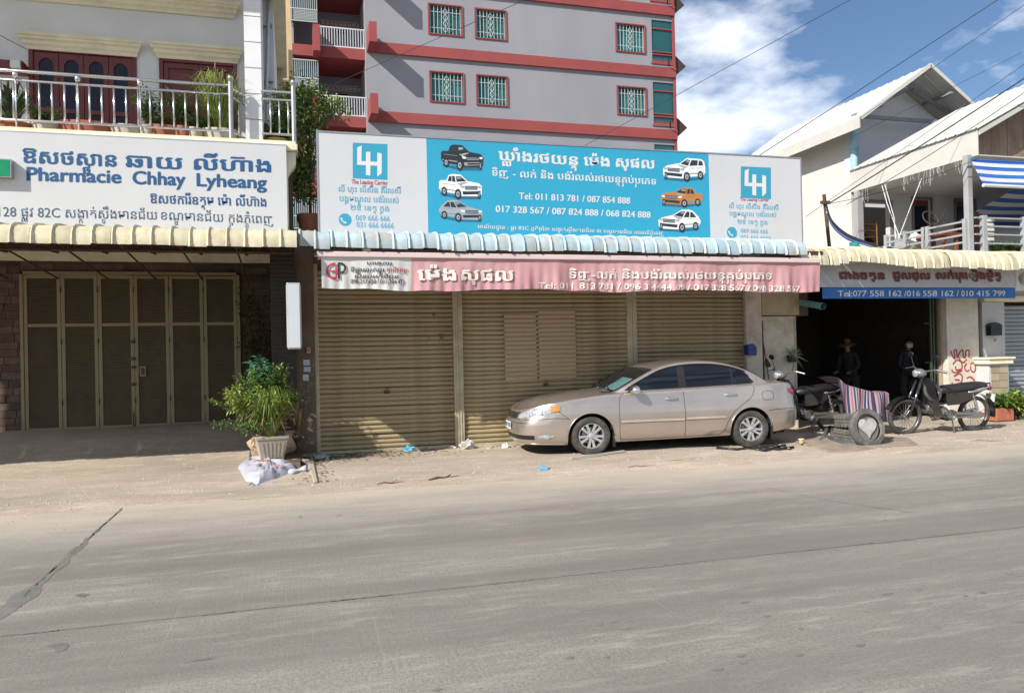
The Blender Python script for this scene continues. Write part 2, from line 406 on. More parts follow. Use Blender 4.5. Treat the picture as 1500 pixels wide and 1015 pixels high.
for _ in range(160):
    x = .3+rnd.gauss(0, .12); y = rnd.uniform(9.9, 12.2); litter(mb, x, y, vz(x, y), rnd.uniform(.01, .04))
mb.build('leaf_litter', mat('dry_leaves', (.17, .115, .07), .85, var=.6, scale=8), None, kind='stuff')

# ================================================================== corrugated canopies
def canopy(name, X0, X1, pitch, prof, m, label, group, wob=0.0, seed=0, dz=None):
    """prof: list of (Y,Z) from the wall to the drip edge; one sheet per rib"""
    rnd = random.Random(seed); n = int(round((X1-X0)/pitch)); p = (X1-X0)/n
    t = thing(name, ((X0+X1)/2, prof[0][0], prof[0][1]), label, 'canopy', group)
    for i in range(n):
        x = X0+i*p; w = rnd.uniform(-wob, wob); e = rnd.uniform(-wob, wob)*.8; mb = MB(); rows = []
        cols = [(0, .0), (.05, .022), (.11, .034), (.17, .022), (.24, .004), (.42, 0), (.60, .008), (.80, .002), (1.0, .0)]
        for k, (y, z) in enumerate(prof):
            q = k/(len(prof)-1)
            # surface normal of the profile
            a = prof[max(k-1, 0)]; b = prof[min(k+1, len(prof)-1)]; dy, dzz = b[0]-a[0], b[1]-a[1]; L = sqrt(dy*dy+dzz*dzz); ny_, nz_ = dzz/L, -dy/L
            ext = (dz(x) if dz else 0)*q
            rows.append([(x+c*p*1.0+.5*e*q, y+ny_*h+w*q*.6, z+nz_*h+w*q+ext) for c, h in cols])
        mb.grid(rows); rows2 = [[(a, b+.0, c-.004) for a, b, c in r][::-1] for r in rows]; mb.grid(rows2)
        mb.build('roof_sheet', m, t, smooth=40)
    return t
CP = [(12.30, 3.50), (12.0, 3.475), (11.6, 3.44), (11.38, 3.405), (11.27, 3.36), (11.22, 3.29), (11.20, 3.20), (11.20, 3.155)]
canopy('corrugated_canopy', -12.9, .08, .232, [(12.4, 3.50)]+[(y-.25, z-.035) for y, z in CP], CREAM, 'cream corrugated metal canopy under the white pharmacy sign', 'corrugated metal canopies over the shopfronts', .012, 1)  # left end extended out of view to keep the forecourt in shade
canopy('corrugated_canopy', .10, 8.42, .218, [(12.4, 3.50)]+[(y-.05, z-.006) for y, z in CP], BLUES, 'pale blue corrugated metal canopy under the turquoise billboard', 'corrugated metal canopies over the shopfronts', .022, 2)
CP2 = [(12.5, 3.42), (12.1, 3.39), (11.75, 3.36), (11.6, 3.33), (11.52, 3.26), (11.48, 3.16), (11.47, 3.06)]
def wav(x): return -.05*sin((x-8.6)*1.1)-.012*(x-8.6)
canopy('corrugated_canopy', 8.5, 11.75, .2, CP2, CREAM, 'bent cream corrugated canopy above the blue and grey telephone banner', 'corrugated metal canopies over the shopfronts', .02, 3, lambda x: .0+.05*sin(x*2.1)-.03)
canopy('corrugated_canopy', 11.72, 16.9, .2, [(y-.05, z-.015) for y, z in CP2], CREAM, 'sagging cream corrugated canopy at the right edge, below the striped awnings', 'corrugated metal canopies over the shopfronts', .02, 4, lambda x: -.02-.05*sin((x-11.7)*1.3))

# ================================================================== PHARMACY BUILDING
PW = mat('white_wall_paint', (.66, .67, .68), .8, var=.07, scale=1.5, dirt=(.42, .40, .36), damt=.25, dscale=.9, bump=.05)
PC = mat('cream_trim_paint', (.74, .68, .50), .75, var=.1, scale=3, dirt=(.34, .30, .24), damt=.35, dscale=2.5)
TAN = mat('tan_wall_paint', (.55, .42, .24), .8, var=.1, dirt=(.3, .25, .18), damt=.3)
REDD = mat('red_brown_painted_wood', (.13, .018, .016), .45, var=.2, scale=5)
STONEM = mat('brown_stone_veneer', (.11, .07, .05), .8, var=.4, scale=6, bump=.4, rnd=.35)
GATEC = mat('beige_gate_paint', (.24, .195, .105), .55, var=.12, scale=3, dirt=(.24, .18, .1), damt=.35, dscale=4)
pb = thing('pharmacy_building', (-2.5, 14.5, 0), 'white pharmacy house with cream cornices, red doors and an upper balcony', 'building')
GY = 15.0
gx0, gx1, gz0, gz1 = -4.42, -.97, .42, 3.13
w = MB(); w.box(-9, gx0-.05, GY, GY+.25, -.2, 4.85); w.box(gx1+.05, .05, GY, GY+.25, -.2, 4.85); w.box(gx0-.05, gx1+.05, GY, GY+.25, gz1+.05, 4.85)
w.box(-9, .05, GY+.26, GY+3.5, -.2, gz0-.02); w.box(-.32, 0.05, 12.55, GY-.003, -.1, 4.6); w.box(-9, .05, GY+3.5, GY+3.7, -.1, 4.8)
w.build('ground_floor_wall', mat('dark_brown_render', (.07, .05, .038), .85, var=.25), pb)
def stones(x0, x1, z0, z1, Y, seed):
    rnd = random.Random(seed); z = z0; k = 0
    while z < z1-.02:
        h = min(.13, z1-z); x = x0-(.15 if k % 2 else 0)
        while x < x1:
            L = rnd.uniform(.22, .34); a = max(x, x0); b = min(x+L, x1)
            if b-a > .04:
                d = rnd.uniform(.012, .03)
                MB().box(a+.004, b-.004, Y-d, Y, z+.004, z+h-.004).build('stone', STONEM, pb)
            x += L
        z += h; k += 1
m_ = MB()
for i in range(44): m_.box(-.318, .045, 12.528, 12.548, .5+i*.066, .5+i*.066+.038)
m_.build('dark_louvres', mat('black_brown_louvre', (.035, .028, .022), .7, var=.3), pb, kind='stuff')
stones(gx1+.06, -.33, gz0, 3.3, GY, 1); stones(-5.6, gx0-.06, gz0, 3.3, GY, 2); stones(gx0-.05, gx1+.05, gz1+.06, 3.4, GY, 3)
MB().box(-6, .05, GY-.12, GY-.035, 3.36, 3.52).build('lintel', PC, pb)
MB().box(-6, -.34, 14.82, GY-.04, .36, .43).build('doorstep', FLOORM, pb)
# canopy steelwork
for x in [-5.4+i*.77 for i in range(8)]:
    m_ = MB(); m_.tube([(x, GY-.13, 3.5), (x, 11.45, 3.30)], .02, 6); m_.tube([(x, GY-.13, 3.05), (x, 11.5, 3.28)], .015, 6)
    m_.tube([(x, 12.2, 3.36), (x, 12.6, 3.2)], .01, 5); m_.build('canopy_bracket', RUST, pb)
m_ = MB(); m_.tube([(-5.6, 11.42, 3.26), (.05, 11.42, 3.26)], .022, 6); m_.tube([(-5.6, 12.2, 3.2), (.05, 12.2, 3.2)], .018, 6)
for i in range(22): x = -5.5+i*.25; m_.tube([(x, 12.2, 3.2), (x+.125, 12.2, 3.36), (x+.25, 12.2, 3.2)], .008, 4)
m_.build('purlin', RUST, pb)
# upper slab and balcony
MB().box(-9, .13, 12.22, 15.2, 4.78, 4.88).build('balcony_slab', PC, pb, bevel=.012)
MB().box(-9, .10, 12.27, 12.36, 4.88, 4.93).build('balcony_kerb', PC, pb)
MB().box(-9, -.02, 12.36, 12.5, 3.5, 4.77).build('balcony_fascia', PW, pb)
for c in (-.12, ): MB().prism([(c-.03, 4.77), (c+.22, 4.77), (c+.22, 4.60), (c+.1, 4.42), (c+.1, 3.62), (c-.03, 3.62)], 12.30, 12.62).build('corner_pier', PC, pb)
UY = 13.6
def U(x, y): p = at(x, y, UY); return p.x, p.z
d1x0, d1z1 = U(42, 68); d1x1, _ = U(200, 78); d2x0, d2z1 = U(233, 84); d2x1, _ = U(347, 88)
wx1 = U(383, 50)[0]
w = MB(); w.box(-9, d1x0, UY, UY+.25, 4.88, 9.5); w.box(d1x1, d2x0, UY, UY+.25, 4.88, 9.5); w.box(d2x1, wx1, UY, UY+.25, 4.88, 9.5)
w.box(d1x0, d1x1, UY, UY+.25, d1z1, 9.5); w.box(d2x0, d2x1, UY, UY+.25, d2z1, 9.5)
w.box(wx1-.25, wx1, UY+.25, UY+5, 4.88, 9.5); w.build('upper_wall', PW, pb)
w = MB(); w.box(-9, wx1+.4, 11.7, UY+5, 8.1, 8.3); w.build('upper_slab', PC, pb)  # unseen overhang, set forward so it shades the upper wall
w = MB(); a = at(357.5, 60, 12.5); b = at(382, 60, 12.5)
for i in range(9): w.box(a.x+.02, b.x-.02, 13.27, UY, 4.9+i*.42, 4.9+i*.42+.42) if False else None
for i in range(9):
    z = 4.9+i*.40; MB().box(a.x, b.x, 12.5, 12.92, z+.008, z+.392).build('pilaster_block', PW, pb)
MB().box(a.x+.012, b.x-.012, 12.512, 12.91, 4.88, 8.09).build('pilaster_core', mat('grey_mortar', (.4, .4, .39), .9), pb)
def cornice(x0, z0, x1, steps=((0, .17, .10), (.04, .10, .065), (.09, 0, .10))):
    # z0 top; stepped moulding, each step narrower and less deep
    m_ = MB(); prof = [(0, 0), (-.16, 0), (-.16, -.045), (-.13, -.06), (-.13, -.09), (-.09, -.115), (-.085, -.16), (-.05, -.19), (-.04, -.235), (0, -.235)]
    L = [(x0, y, z) for y, z in prof]
    def ins(y): return (.16+y)*.9
    rowsA = [(x0+ins(y), UY-.001+y, z0+z) for y, z in prof]; rowsB = [(x1-ins(y), UY-.001+y, z0+z) for y, z in prof]
    n = len(prof); m_.add(rowsA+rowsB, [(i, i+1, n+i+1, n+i) for i in range(n-1)] + [tuple(range(n))[::-1], tuple(range(n, 2*n))])
    return m_.build('cornice', PC, pb, bevel=.004)
cornice(U(27, 52)[0], U(27, 52)[1]+.02, U(212, 66)[0]); cornice(U(219, 65)[0], U(219, 66)[1]+.02, U(358, 77)[0])
cornice(-9, U(140, -6)[1]+.05, U(353, 3)[0])
DGL = mat('dark_blue_glass', (.008, .010, .028), .25, var=.2, spec=.25)
def redoor(x0, x1, z1, leaves, glazed):
    d = MB(); d.box(x0, x0+.06, UY-.03, UY+.1, 4.9, z1); d.box(x1-.06, x1, UY-.03, UY+.1, 4.9, z1); d.box(x0+.06, x1-.06, UY-.03, UY+.1, z1-.07, z1)
    fr = d.build('door_frame', REDD, pb, bevel=.004)
    L = (x1-x0-.12)/leaves
    for i in range(leaves):
        a = x0+.06+i*L; b = a+L; m_ = MB()
        s = .075; zt = z1-.075
        m_.box(a+.004, a+s, UY, UY+.05, 4.92, zt); m_.box(b-s, b-.004, UY, UY+.05, 4.92, zt); m_.box(a+s, b-s, UY, UY+.05, zt-.09, zt)
        m_.box(a+s, b-s, UY, UY+.05, 4.92, 5.0); m_.box(a+s, b-s, UY, UY+.05, 5.55, 5.62)
        lf = m_.build('door_leaf', REDD, fr, bevel=.003)
    # panes sit in the frame
    for i in range(leaves):
        a = x0+.06+i*L+.075; b = x0+.06+(i+1)*L-.075
        for (z0_, z1_, arch) in ((5.0, 5.55, 0), (5.62, z1-.165, 1)):
            m_ = MB(); m_.box(a, b, UY+.025, UY+.04, z0_, z1_)
            m_.build('pane' if glazed else 'door_panel', DGL if glazed else REDD, fr)
            if glazed and arch:      # arched head
                pts = [(a, z1_+.001)]; 
                for k in range(11): th = pi-pi*k/10; pts.append(((a+b)/2+(b-a)/2*cos(th), z1_-.10+.10*sin(th)*(.75+.25*abs(sin(th)))))
                pts.append((b, z1_+.001)); m_ = MB(); m_.prism(pts, UY+.003, UY+.024); m_.build('arch_head', REDD, fr)
            if not glazed:
                m_ = MB(); m_.box(a+.05, b-.05, UY+.012, UY+.024, z0_+.06, z1_-.06); m_.build('raised_panel', REDD, fr, bevel=.006)
redoor(d1x0, d1x1, d1z1, 4, True); redoor(d2x0, d2x1, d2z1, 2, False)
MB().box(d1x0, d2x1, UY+.26, UY+.3, 4.9, 8).build('room_backing', DARK, pb)
# recessed wing and rain pipe on the right of the pilaster
a = at(383, 60, 14.6); b = at(401, 60, 14.6)
MB().box(a.x-.3, b.x, 14.6, 18, 4.0, 10).build('side_wing', PW, pb)
t = thing('rain_pipe', (at(391, 60, 14.5).x, 14.5, 4.9), 'thin grey rain pipe running down beside the lit pilaster', 'pipe')
MB().tube([(at(398, 0, 14.5).x, 14.5, 10), (at(392, 60, 14.5).x, 14.5, 7.2), (at(384, 140, 14.5).x, 14.5, 5.0)], .035, 8).build('pipe', STEEL, t, smooth=True)
for z in (5.6, 6.6, 7.6): MB().box(at(388, 60, 14.5).x-.06, at(394, 60, 14.5).x+.06, 14.49, 14.6, z, z+.04).build('bracket', STEEL, t)
t = thing('tan_house', (at(415, 80, 19).x, 19.5, 0), 'narrow tan wall of a house between the pharmacy and the grey block', 'building')
m_ = MB(); A = [at(400, -10, 19), at(425, -10, 19), at(431, 150, 19), at(408, 150, 19)]
m_.prism([(p.x, p.z) for p in A], 19, 20.5); m_.build('wall', TAN, t)
m_ = MB(); A = [at(396, 95, 18), at(414, 95, 18), at(414, 240, 18), at(396, 240, 18)]; m_.prism([(p.x, p.z) for p in A], 18, 18.8); m_.build('annex_wall', mat('olive_wall', (.42, .36, .2), .85), t)
m_ = MB(); p = at(405, 93, 18); m_.box(p.x-.2, p.x+.18, 17.9, 18.9, p.z, p.z+.12); m_.build('parapet', PC, t)

# railing
rl = thing('balcony_railing', (-2.4, 12.31, 4.9), 'stainless steel balcony railing above the pharmacy sign', 'railing')
RY = 12.31
def RX(px): return at(px, 160, RY).x
zb, zm, zt_ = 5.04, 5.60, 5.73
xl = -5.6; xr = RX(338)
MB().tube([(xl, RY, zt_), (xr, RY, zt_)], .026, 8).build('handrail', STAIN, rl, smooth=True)
MB().tube([(xl, RY, zm), (xr, RY, zm)], .018, 8).build('middle_rail', STAIN, rl, smooth=True)
MB().tube([(xl, RY, zb), (xr, RY, zb)], .018, 8).build('bottom_rail', STAIN, rl, smooth=True)
bm_ = MB().tube([(0, 0, zb-4.9), (0, 0, zm-4.9)], .015, 8)
x = xr-.155; base = None
while x > xl:
    if base is None: base = bm_.build('baluster', STAIN, rl, smooth=True, org=(0, 0, 0)); base.location = (x+2.4, 0, 0)
    else: c = base.copy(); COL.objects.link(c); c.location = (x+2.4, 0, 0)
    x -= .1605
for px in (115, 206, 24, -70):
    X = RX(px); m_ = MB(); m_.tube([(X, RY-.01, 4.9), (X, RY-.01, zm+.05)], .012, 6); m_.lathe([(0, .045), (.03, .035), (.042, 0), (.03, -.035), (0, -.045)], 12, Matrix.Translation((X, RY-.02, zm+.07)))
    m_.build('rail_post', STAIN, rl, smooth=True)
for px in (338, 430):
    X = RX(px); m_ = MB(); m_.tube([(X, RY, 4.88), (X, RY, zt_+.06)], .036, 12); m_.lathe([(0, .10), (.03, .09), (.046, .05), (.03, .01), (.04, 0)], 12, Matrix.Translation((X, RY, zt_+.06)))
    m_.build('corner_post', STEEL, rl, smooth=40)
X2 = RX(384); Xp = RX(430)
for z, r_ in ((zt_-.04, .022), (zm-.03, .018), (zb, .018)):
    MB().tube([(xr, RY, z), (X2-.12, 12.95, z), (X2, 12.95, z), (X2, RY+.02, z), (Xp, RY, z)], r_, 8).build('return_rail', STAIN, rl, smooth=40)
for X, Y in ((xr+.1, RY+.2), (xr+.2, RY+.42), (X2+.0, 12.7), (X2+.12, RY), (X2+.25, RY), (X2+.38, RY)):
    MB().tube([(X, Y, zb), (X, Y, zm-.03)], .013, 6).build('baluster', STAIN, rl, smooth=True)

# ---- folding gate
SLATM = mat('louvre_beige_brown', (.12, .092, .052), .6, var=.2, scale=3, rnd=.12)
fg = thing('folding_gate', (-2.7, GY-.05, gz0), 'closed beige folding gate of six tall louvred leaves in shade', 'gate')
LW = (gx1-gx0)/6
f0 = MB(); f0.box(gx0-.05, gx0, GY-.09, GY-.01, gz0, gz1); f0.box(gx1, gx1+.05, GY-.09, GY-.01, gz0, gz1); f0.box(gx0, gx1, GY-.09, GY-.01, gz1, gz1+.05); f0.build('gate_frame', GATEC, fg)
zc = gz0+(gz1-gz0)*.665
for i in range(6):
    a = gx0+i*LW+.006; b = gx0+(i+1)*LW-.006; s = .055; m_ = MB()
    m_.box(a, a+s, GY-.075, GY-.035, gz0+.01, gz1-.01); m_.box(b-s, b, GY-.075, GY-.035, gz0+.01, gz1-.01)
    for z in (gz0+.01, zc, gz1-.07): m_.box(a+s, b-s, GY-.073, GY-.037, z, z+.055)
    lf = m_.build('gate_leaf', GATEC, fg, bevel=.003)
    m_ = MB()
    for (q0, q1) in ((gz0+.065, zc), (zc+.055, gz1-.07)):
        n = int((q1-q0)/.036)
        for k in range(n):
            z = q0+(k+.5)*(q1-q0)/n; m_.add([(a+s, GY-.066, z-.012), (b-s, GY-.066, z-.012), (b-s, GY-.045, z+.014), (a+s, GY-.045, z+.014), (a+s, GY-.064, z-.016), (b-s, GY-.064, z-.016)], [(0, 1, 2, 3), (4, 5, 1, 0)])
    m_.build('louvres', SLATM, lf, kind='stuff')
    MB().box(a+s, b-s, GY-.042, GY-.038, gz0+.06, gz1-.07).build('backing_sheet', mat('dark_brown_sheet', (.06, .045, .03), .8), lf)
    for z in (gz0+.45, gz0+1.5, gz0+2.4): MB().tube([(b+.006, GY-.08, z), (b+.006, GY-.08, z+.09)], .012, 6).build('hinge', RUST, lf)
X = gx0+3*LW+.13; z = gz0+1.0
MB().box(X-.05, X+.05, GY-.09, GY-.074, z-.09, z+.09).build('lock_plate', GATEC, fg); MB().box(X-.03, X+.03, GY-.097, GY-.09, z-.06, z+.06).build('lock_hole', BLACK, fg)
MB().tube([(gx0+3*LW-.03, GY-.1, gz0), (gx0+3*LW-.03, GY-.1, gz0+.28)], .01, 6).build('drop_bolt', RUST, fg)
for dz_ in (.75, 1.05, 1.2, 1.5): MB().box(gx0+3*LW-.05, gx0+3*LW+.02, GY-.1, GY-.076, gz0+dz_, gz0+dz_+.05).build('latch', RUST, fg)

# ---- pharmacy sign
SY = 12.18
ps = thing('pharmacy_sign', (-2.4, SY, 3.55), 'long white pharmacy sign board with blue Khmer and Latin lettering', 'sign')
SIGNW = mat('sign_white_vinyl', (.51, .515, .53), .4, var=.04, scale=1.3)
a = at(419, 215, SY); lowz = at(420, 336, SY).z
MB().box(-5.8, a.x, SY, SY+.12, lowz-.12, 4.83).build('sign_board', SIGNW, ps)
MB().box(-5.81, a.x+.006, SY+.002, SY+.13, 4.832, 4.85).build('top_edge', STEEL, ps)
write('ឱសថស{ថ}ាន', (33, 239), (171, 245), SY, .275, BLUEP, ps, bold=.028)
write('ឆាយ', (184, 245), (267, 249), SY, .275, BLUEP, ps, bold=.028)
write('លីហ៊ាង', (284, 249), (397, 253), SY, .275, BLUEP, ps, bold=.028)
for s_, a_, b_ in (('Pharmacie', (39, 265), (178, 269)), ('Chhay', (194, 270), (272, 272.5)), ('Lyheang', (288, 273), (391, 277))): write(s_, a_, b_, SY, .27, BLUEP, ps, bold=.03)
GREYB = mat('grey_blue_print', (.04, .08, .14), .5, var=.05)
write('ឱសថការីឧត{ត}ម េម៉ា លីហ៊ាង', (220, 298), (390, 303), SY, .19, BLUEP, ps, bold=.015)
write('128 ផ{ល}ូវ 82C សង{ក}ាត់ស{ទ}ឹងមានជ័យ', (-2, 317), (230, 322), SY, .19, GREYB, ps, bold=.002)
write('ខណ{ឌ}មានជ័យ ក{រ}ុងភ{ន}ំេពញ', (236, 322), (400, 328), SY, .19, GREYB, ps, bold=.002)
t = thing('green_cross_box', tuple(at(0, 246, SY-.1)), 'small green pharmacy light box at the left edge of the white sign', 'light box')
a = at(16, 233, SY-.12); b = at(16, 260, SY-.12)
MB().box(a.x-.5, a.x, SY-.12, SY-.002, b.z, a.z).build('box_body', STEEL, t); MB().box(a.x-.48, a.x-.02, SY-.128, SY-.121, b.z+.015, a.z-.015).build('green_face', mat('green_acrylic', (.0, .22, .09), .3), t)
# ================================================================== SHOP WITH THREE ROLLER SHUTTERS
SHY = 12.75
CONC = mat('dirty_plaster', (.50, .44, .35), .85, var=.2, scale=3, dirt=(.2, .16, .11), damt=.6, dscale=2.6, bump=.15, bscale=20)
SHUT = mat('ochre_brown_shutter', (.33, .262, .148), .5, .0, var=.16, scale=2, dirt=(.15, .11, .065), damt=.7, dscale=1.6, rnd=.07, stretch=(1, 1, 2.5))
SHUT2 = mat('paler_ochre_shutter', (.35, .265, .155), .5, .0, var=.08, scale=2, dirt=(.26, .19, .11), damt=.3, dscale=2, rnd=.05)
RAILM = mat('painted_guide_rail', (.42, .37, .25), .55, var=.15, scale=4, dirt=(.2, .15, .09), damt=.5, dscale=5)
sb_ = thing('shop_house', (4.5, 14, 0), 'low flat-roofed shop house behind the three brown roller shutters', 'building')
MB().box(.052, .34, SHY-.12, SHY+.3, -.05, 3.5).build('corner_post', mat('weathered_brown_post', (.13, .10, .07), .85, var=.3), sb_)
MB().box(.1, 9.2, SHY+.12, SHY+.32, 2.75, 3.52).build('header_wall', mat('brown_header', (.20, .15, .10), .85, var=.25), sb_)
MB().box(.1, 9.2, SHY+.33, 19, 3.5, 3.6).build('flat_roof', FLOORM, sb_)
MB().box(.1, .3, SHY+.33, 19, 0, 3.49).build('left_wall', CONC, sb_)
MB().box(9.0, 9.2, SHY+.33, 19, 0, 3.49).build('right_wall', CONC, sb_)
m_ = MB(); pr0 = at(1090, 440, SHY-.05).x; pr1 = at(1113, 440, SHY-.05).x; pe = at(1163, 440, SHY).x
m_.box(pr0, pr1, SHY-.10, SHY+.3, -.1, 3.5); m_.build('door_pillar', CONC, sb_, bevel=.006)
zl = at(1130, 462, SHY).z
MB().box(pr1+.002, pe, SHY-.02, SHY+.25, -.1, zl-.02).build('infill_wall', mat('pale_patched_plaster', (.58, .51, .40), .85, var=.22, scale=2, dirt=(.2, .16, .12), damt=.6, dscale=2.2, bump=.2), sb_)
MB().box(pr1+.002, pe+.03, SHY-.11, SHY+.25, zl, 3.3).build('lintel_panel', mat('ochre_board', (.40, .32, .19), .8, var=.25), sb_)
MB().box(pe-.03, pe+.01, SHY-.03, SHY-.021, -.1, zl-.02).build('edge_trim', CONC, sb_)
MB().tube([(pr1+.05, SHY-.06, .3), (pr1+.03, SHY-.06, zl-.1)], .018, 6).build('conduit', RUST, sb_)
# roller shutters; every slat is a piece
def shutter(x0, x1, Y, z0, z1, pitch, m, label, group, seed, gauge=.02):
    rnd = random.Random(seed)
    t = thing('roller_shutter', ((x0+x1)/2, Y, z0), label, 'shutter', group)
    n = int((z1-z0-.07)/pitch); base = None; L = x1-x0
    prof = [(.004, 0), (-.010, .10), (-.020, .32), (-.024, .52), (-.020, .72), (-.008, .90), (.010, .97), (.012, 1.0)]
    meshes = []
    for s_ in range(4):
        m_ = MB(); xs_ = [-L/2+L*i/10 for i in range(11)]; ph = rnd.random()*6
        m_.grid([[(x, y*1.0+.005*sin(x*2.1+ph+s_)+.003*sin(x*7+s_*2), z*pitch*1.0+.004*sin(x*1.3+ph)) for x in xs_] for y, z in prof][::-1])
        o = m_.build('slat', m, t, smooth=50, org=(0, 0, 0)); meshes.append(o)
    for i in range(n):
        if i < 4: o = meshes[i]
        else: o = meshes[rnd.randrange(4)].copy(); COL.objects.link(o)
        o.location = (0, rnd.uniform(-.002, .002), .07+i*pitch+rnd.uniform(-.0025, .0025)); o.rotation_euler = (rnd.uniform(-.05, .05), rnd.uniform(-.0008, .0008), 0)
    MB().box(x0, x1, Y-.035, Y+.02, z0, z0+.065).build('bottom_bar', RAILM, t, bevel=.006)
    MB().box(x0, x1, Y+.035, Y+.04, z0+.04, z1).build('shade_liner', DARK, t)
    return t
s1x0 = .40; s1x1 = at(663, 500, SHY).x; s2x0 = at(677, 500, SHY).x; s2x1 = at(917, 470, SHY).x; s3x0 = at(931, 470, SHY).x; s3x1 = pr0-.01
GS = 'brown roller shutters of the closed shop'
A1 = shutter(s1x0, s1x1, SHY, .02, 3.0, .0765, SHUT, 'left brown roller shutter, with dappled sunlight at its foot', GS, 1)
A2 = shutter(s2x0, s2x1, SHY, .02, 3.0, .0765, SHUT, 'middle brown roller shutter with a paler patched section', GS, 2)
A3 = shutter(s3x0, s3x1, SHY, .02, 3.0, .0765, SHUT, 'right brown roller shutter directly behind the parked sedan', GS, 3)
def post(x0, x1, nm):
    m_ = MB(); m_.box(x0, x1, SHY-.06, SHY+.10, -.02, 3.1); o = m_.build('guide_post', RAILM, sb_, bevel=.006)
    m_ = MB(); c = (x0+x1)/2; m_.box(x0+.045, c-.008, SHY-.072, SHY-.06, -.02, 3.1); m_.box(c+.008, x1-.045, SHY-.072, SHY-.06, -.02, 3.1); m_.build('guide_channel', RAILM, o)
    for z in (.6, 1.0, 1.6, 2.1): MB().lathe([(0, -.006), (.012, -.004), (.014, 0)], 8, Matrix.Translation((c-.03, SHY-.072, z)) @ Matrix.Rotation(R_(90), 4, 'X')).build('bolt', RUST, o)
post(s1x1, s2x0, 'a'); post(s2x1, s3x0, 'b'); MB().box(.34, s1x0, SHY-.05, SHY+.05, -.02, 3.1).build('guide_rail', RAILM, sb_)
# patched section of the middle shutter
for (a_, b_, c_, d_) in ((738, 787, 458, 556), (788, 845, 456, 555)):
    p = at(a_, c_, SHY-.03); q = at(b_, d_, SHY-.03); k = int(round((p.z-q.z)/.0765)); m_ = MB(); rows = []
    for i in range(k):
        for y, z in ((.004, 0), (-.012, .15), (-.020, .45), (-.014, .8), (.006, .96)): rows.append([(x, SHY-.022+y, q.z+(i+z)*.0765) for x in (p.x, q.x-.008)])
    m_.grid(rows[::-1]); m_.build('patch_panel', SHUT2, A2, smooth=50)
def small(px, py, w, h, m, par, nm, Y=SHY-.045):
    p = at(px, py, Y); return MB().box(p.x-w/2, p.x+w/2, Y, Y+.035, p.z-h/2, p.z+h/2).build(nm, m, par, bevel=.003)
GRN = mat('green_sticker', (.02, .12, .03), .5)
small(647, 493, .045, .075, GRN, A1, 'sticker'); small(636, 461, .035, .035, GRN, A1, 'sticker'); small(658, 480, .03, .02, GRN, A1, 'sticker'); small(629, 496, .03, .012, GRN, A1, 'sticker')
for (px, py, par) in ((567, 574, A1), (800, 563, A2)):
    small(px, py, .09, .045, RUST, par, 'lock'); p = at(px, py-5, SHY-.05); MB().tube([(p.x-.03, SHY-.05, p.z-.01), (p.x, SHY-.06, p.z+.015), (p.x+.03, SHY-.05, p.z-.01)], .006, 6).build('lock_handle', RUST, par)
# scratches / wire stretched across the middle shutter
p = at(678, 555, SHY-.05); q = at(785, 543, SHY-.05); r = at(845, 548, SHY-.05)
MB().tube([p, at(730, 550, SHY-.05), q, at(812, 552, SHY-.05), r], .004, 4).build('loose_wire', mat('pinkish_twine', (.45, .36, .3), .8), A2)
# blue box, switch and tools on the pillar
t = thing('blue_box', at(1100, 513, SHY-.2), 'small dark blue letter box on the pillar behind the sedan', 'letter box')
p = at(1100, 513, SHY-.2); BLUBX = mat('blue_plastic', (.008, .03, .16), .35)
MB().prism([(p.x-.09, p.z-.09), (p.x+.09, p.z-.1), (p.x+.10, p.z+.06), (p.x+.03, p.z+.12), (p.x-.09, p.z+.10)], SHY-.25, SHY-.105).build('box_body', BLUBX, t, bevel=.01)
MB().box(p.x-.06, p.x+.06, SHY-.256, SHY-.249, p.z+.02, p.z+.035).build('slot', BLACK, t)
t = thing('hanging_broom', at(1118, 520, SHY-.1), 'thin dark broom leaning on the pale wall beside the blue box', 'broom')
p = at(1112, 462, SHY-.05); q = at(1126, 555, SHY-.12); MB().tube([p, q], .011, 6).build('handle', RUST, t); q2 = at(1122, 525, SHY-.1)
MB().tube([q2, q2+Vector((.03, 0, -.1)), q2+Vector((.06, 0, -.15))], [.02, .045, .05], 8).build('bristles', mat('dark_bristle', (.04, .03, .02), .9), t)
t = thing('spiky_plant', at(1163, 515, SHY-.1), 'spiky dry plant hanging at the corner of the pale wall', 'plant')
m_ = MB(); rnd = random.Random(3); c = at(1160, 522, SHY-.12)
for i in range(46):
    a = rnd.uniform(-.9, 2.3); L = rnd.uniform(.12, .32); y = rnd.uniform(-.6, .3)
    d = Vector((cos(a), y, sin(a))).normalized(); m_.tube([c, c+d*L*.6, c+d*L+Vector((0, 0, -.05))], [.007, .005, .001], 4)
m_.build('leaves', mat('grey_green_leaf', (.22, .24, .14), .7, var=.3), t)
MB().lathe([(0, -.09), (.05, -.08), (.075, .03), (.07, .05), (0, .04)], 12, Matrix.Translation(c+Vector((-.03, 0, -.03)))).build('pot', BLACK, t)
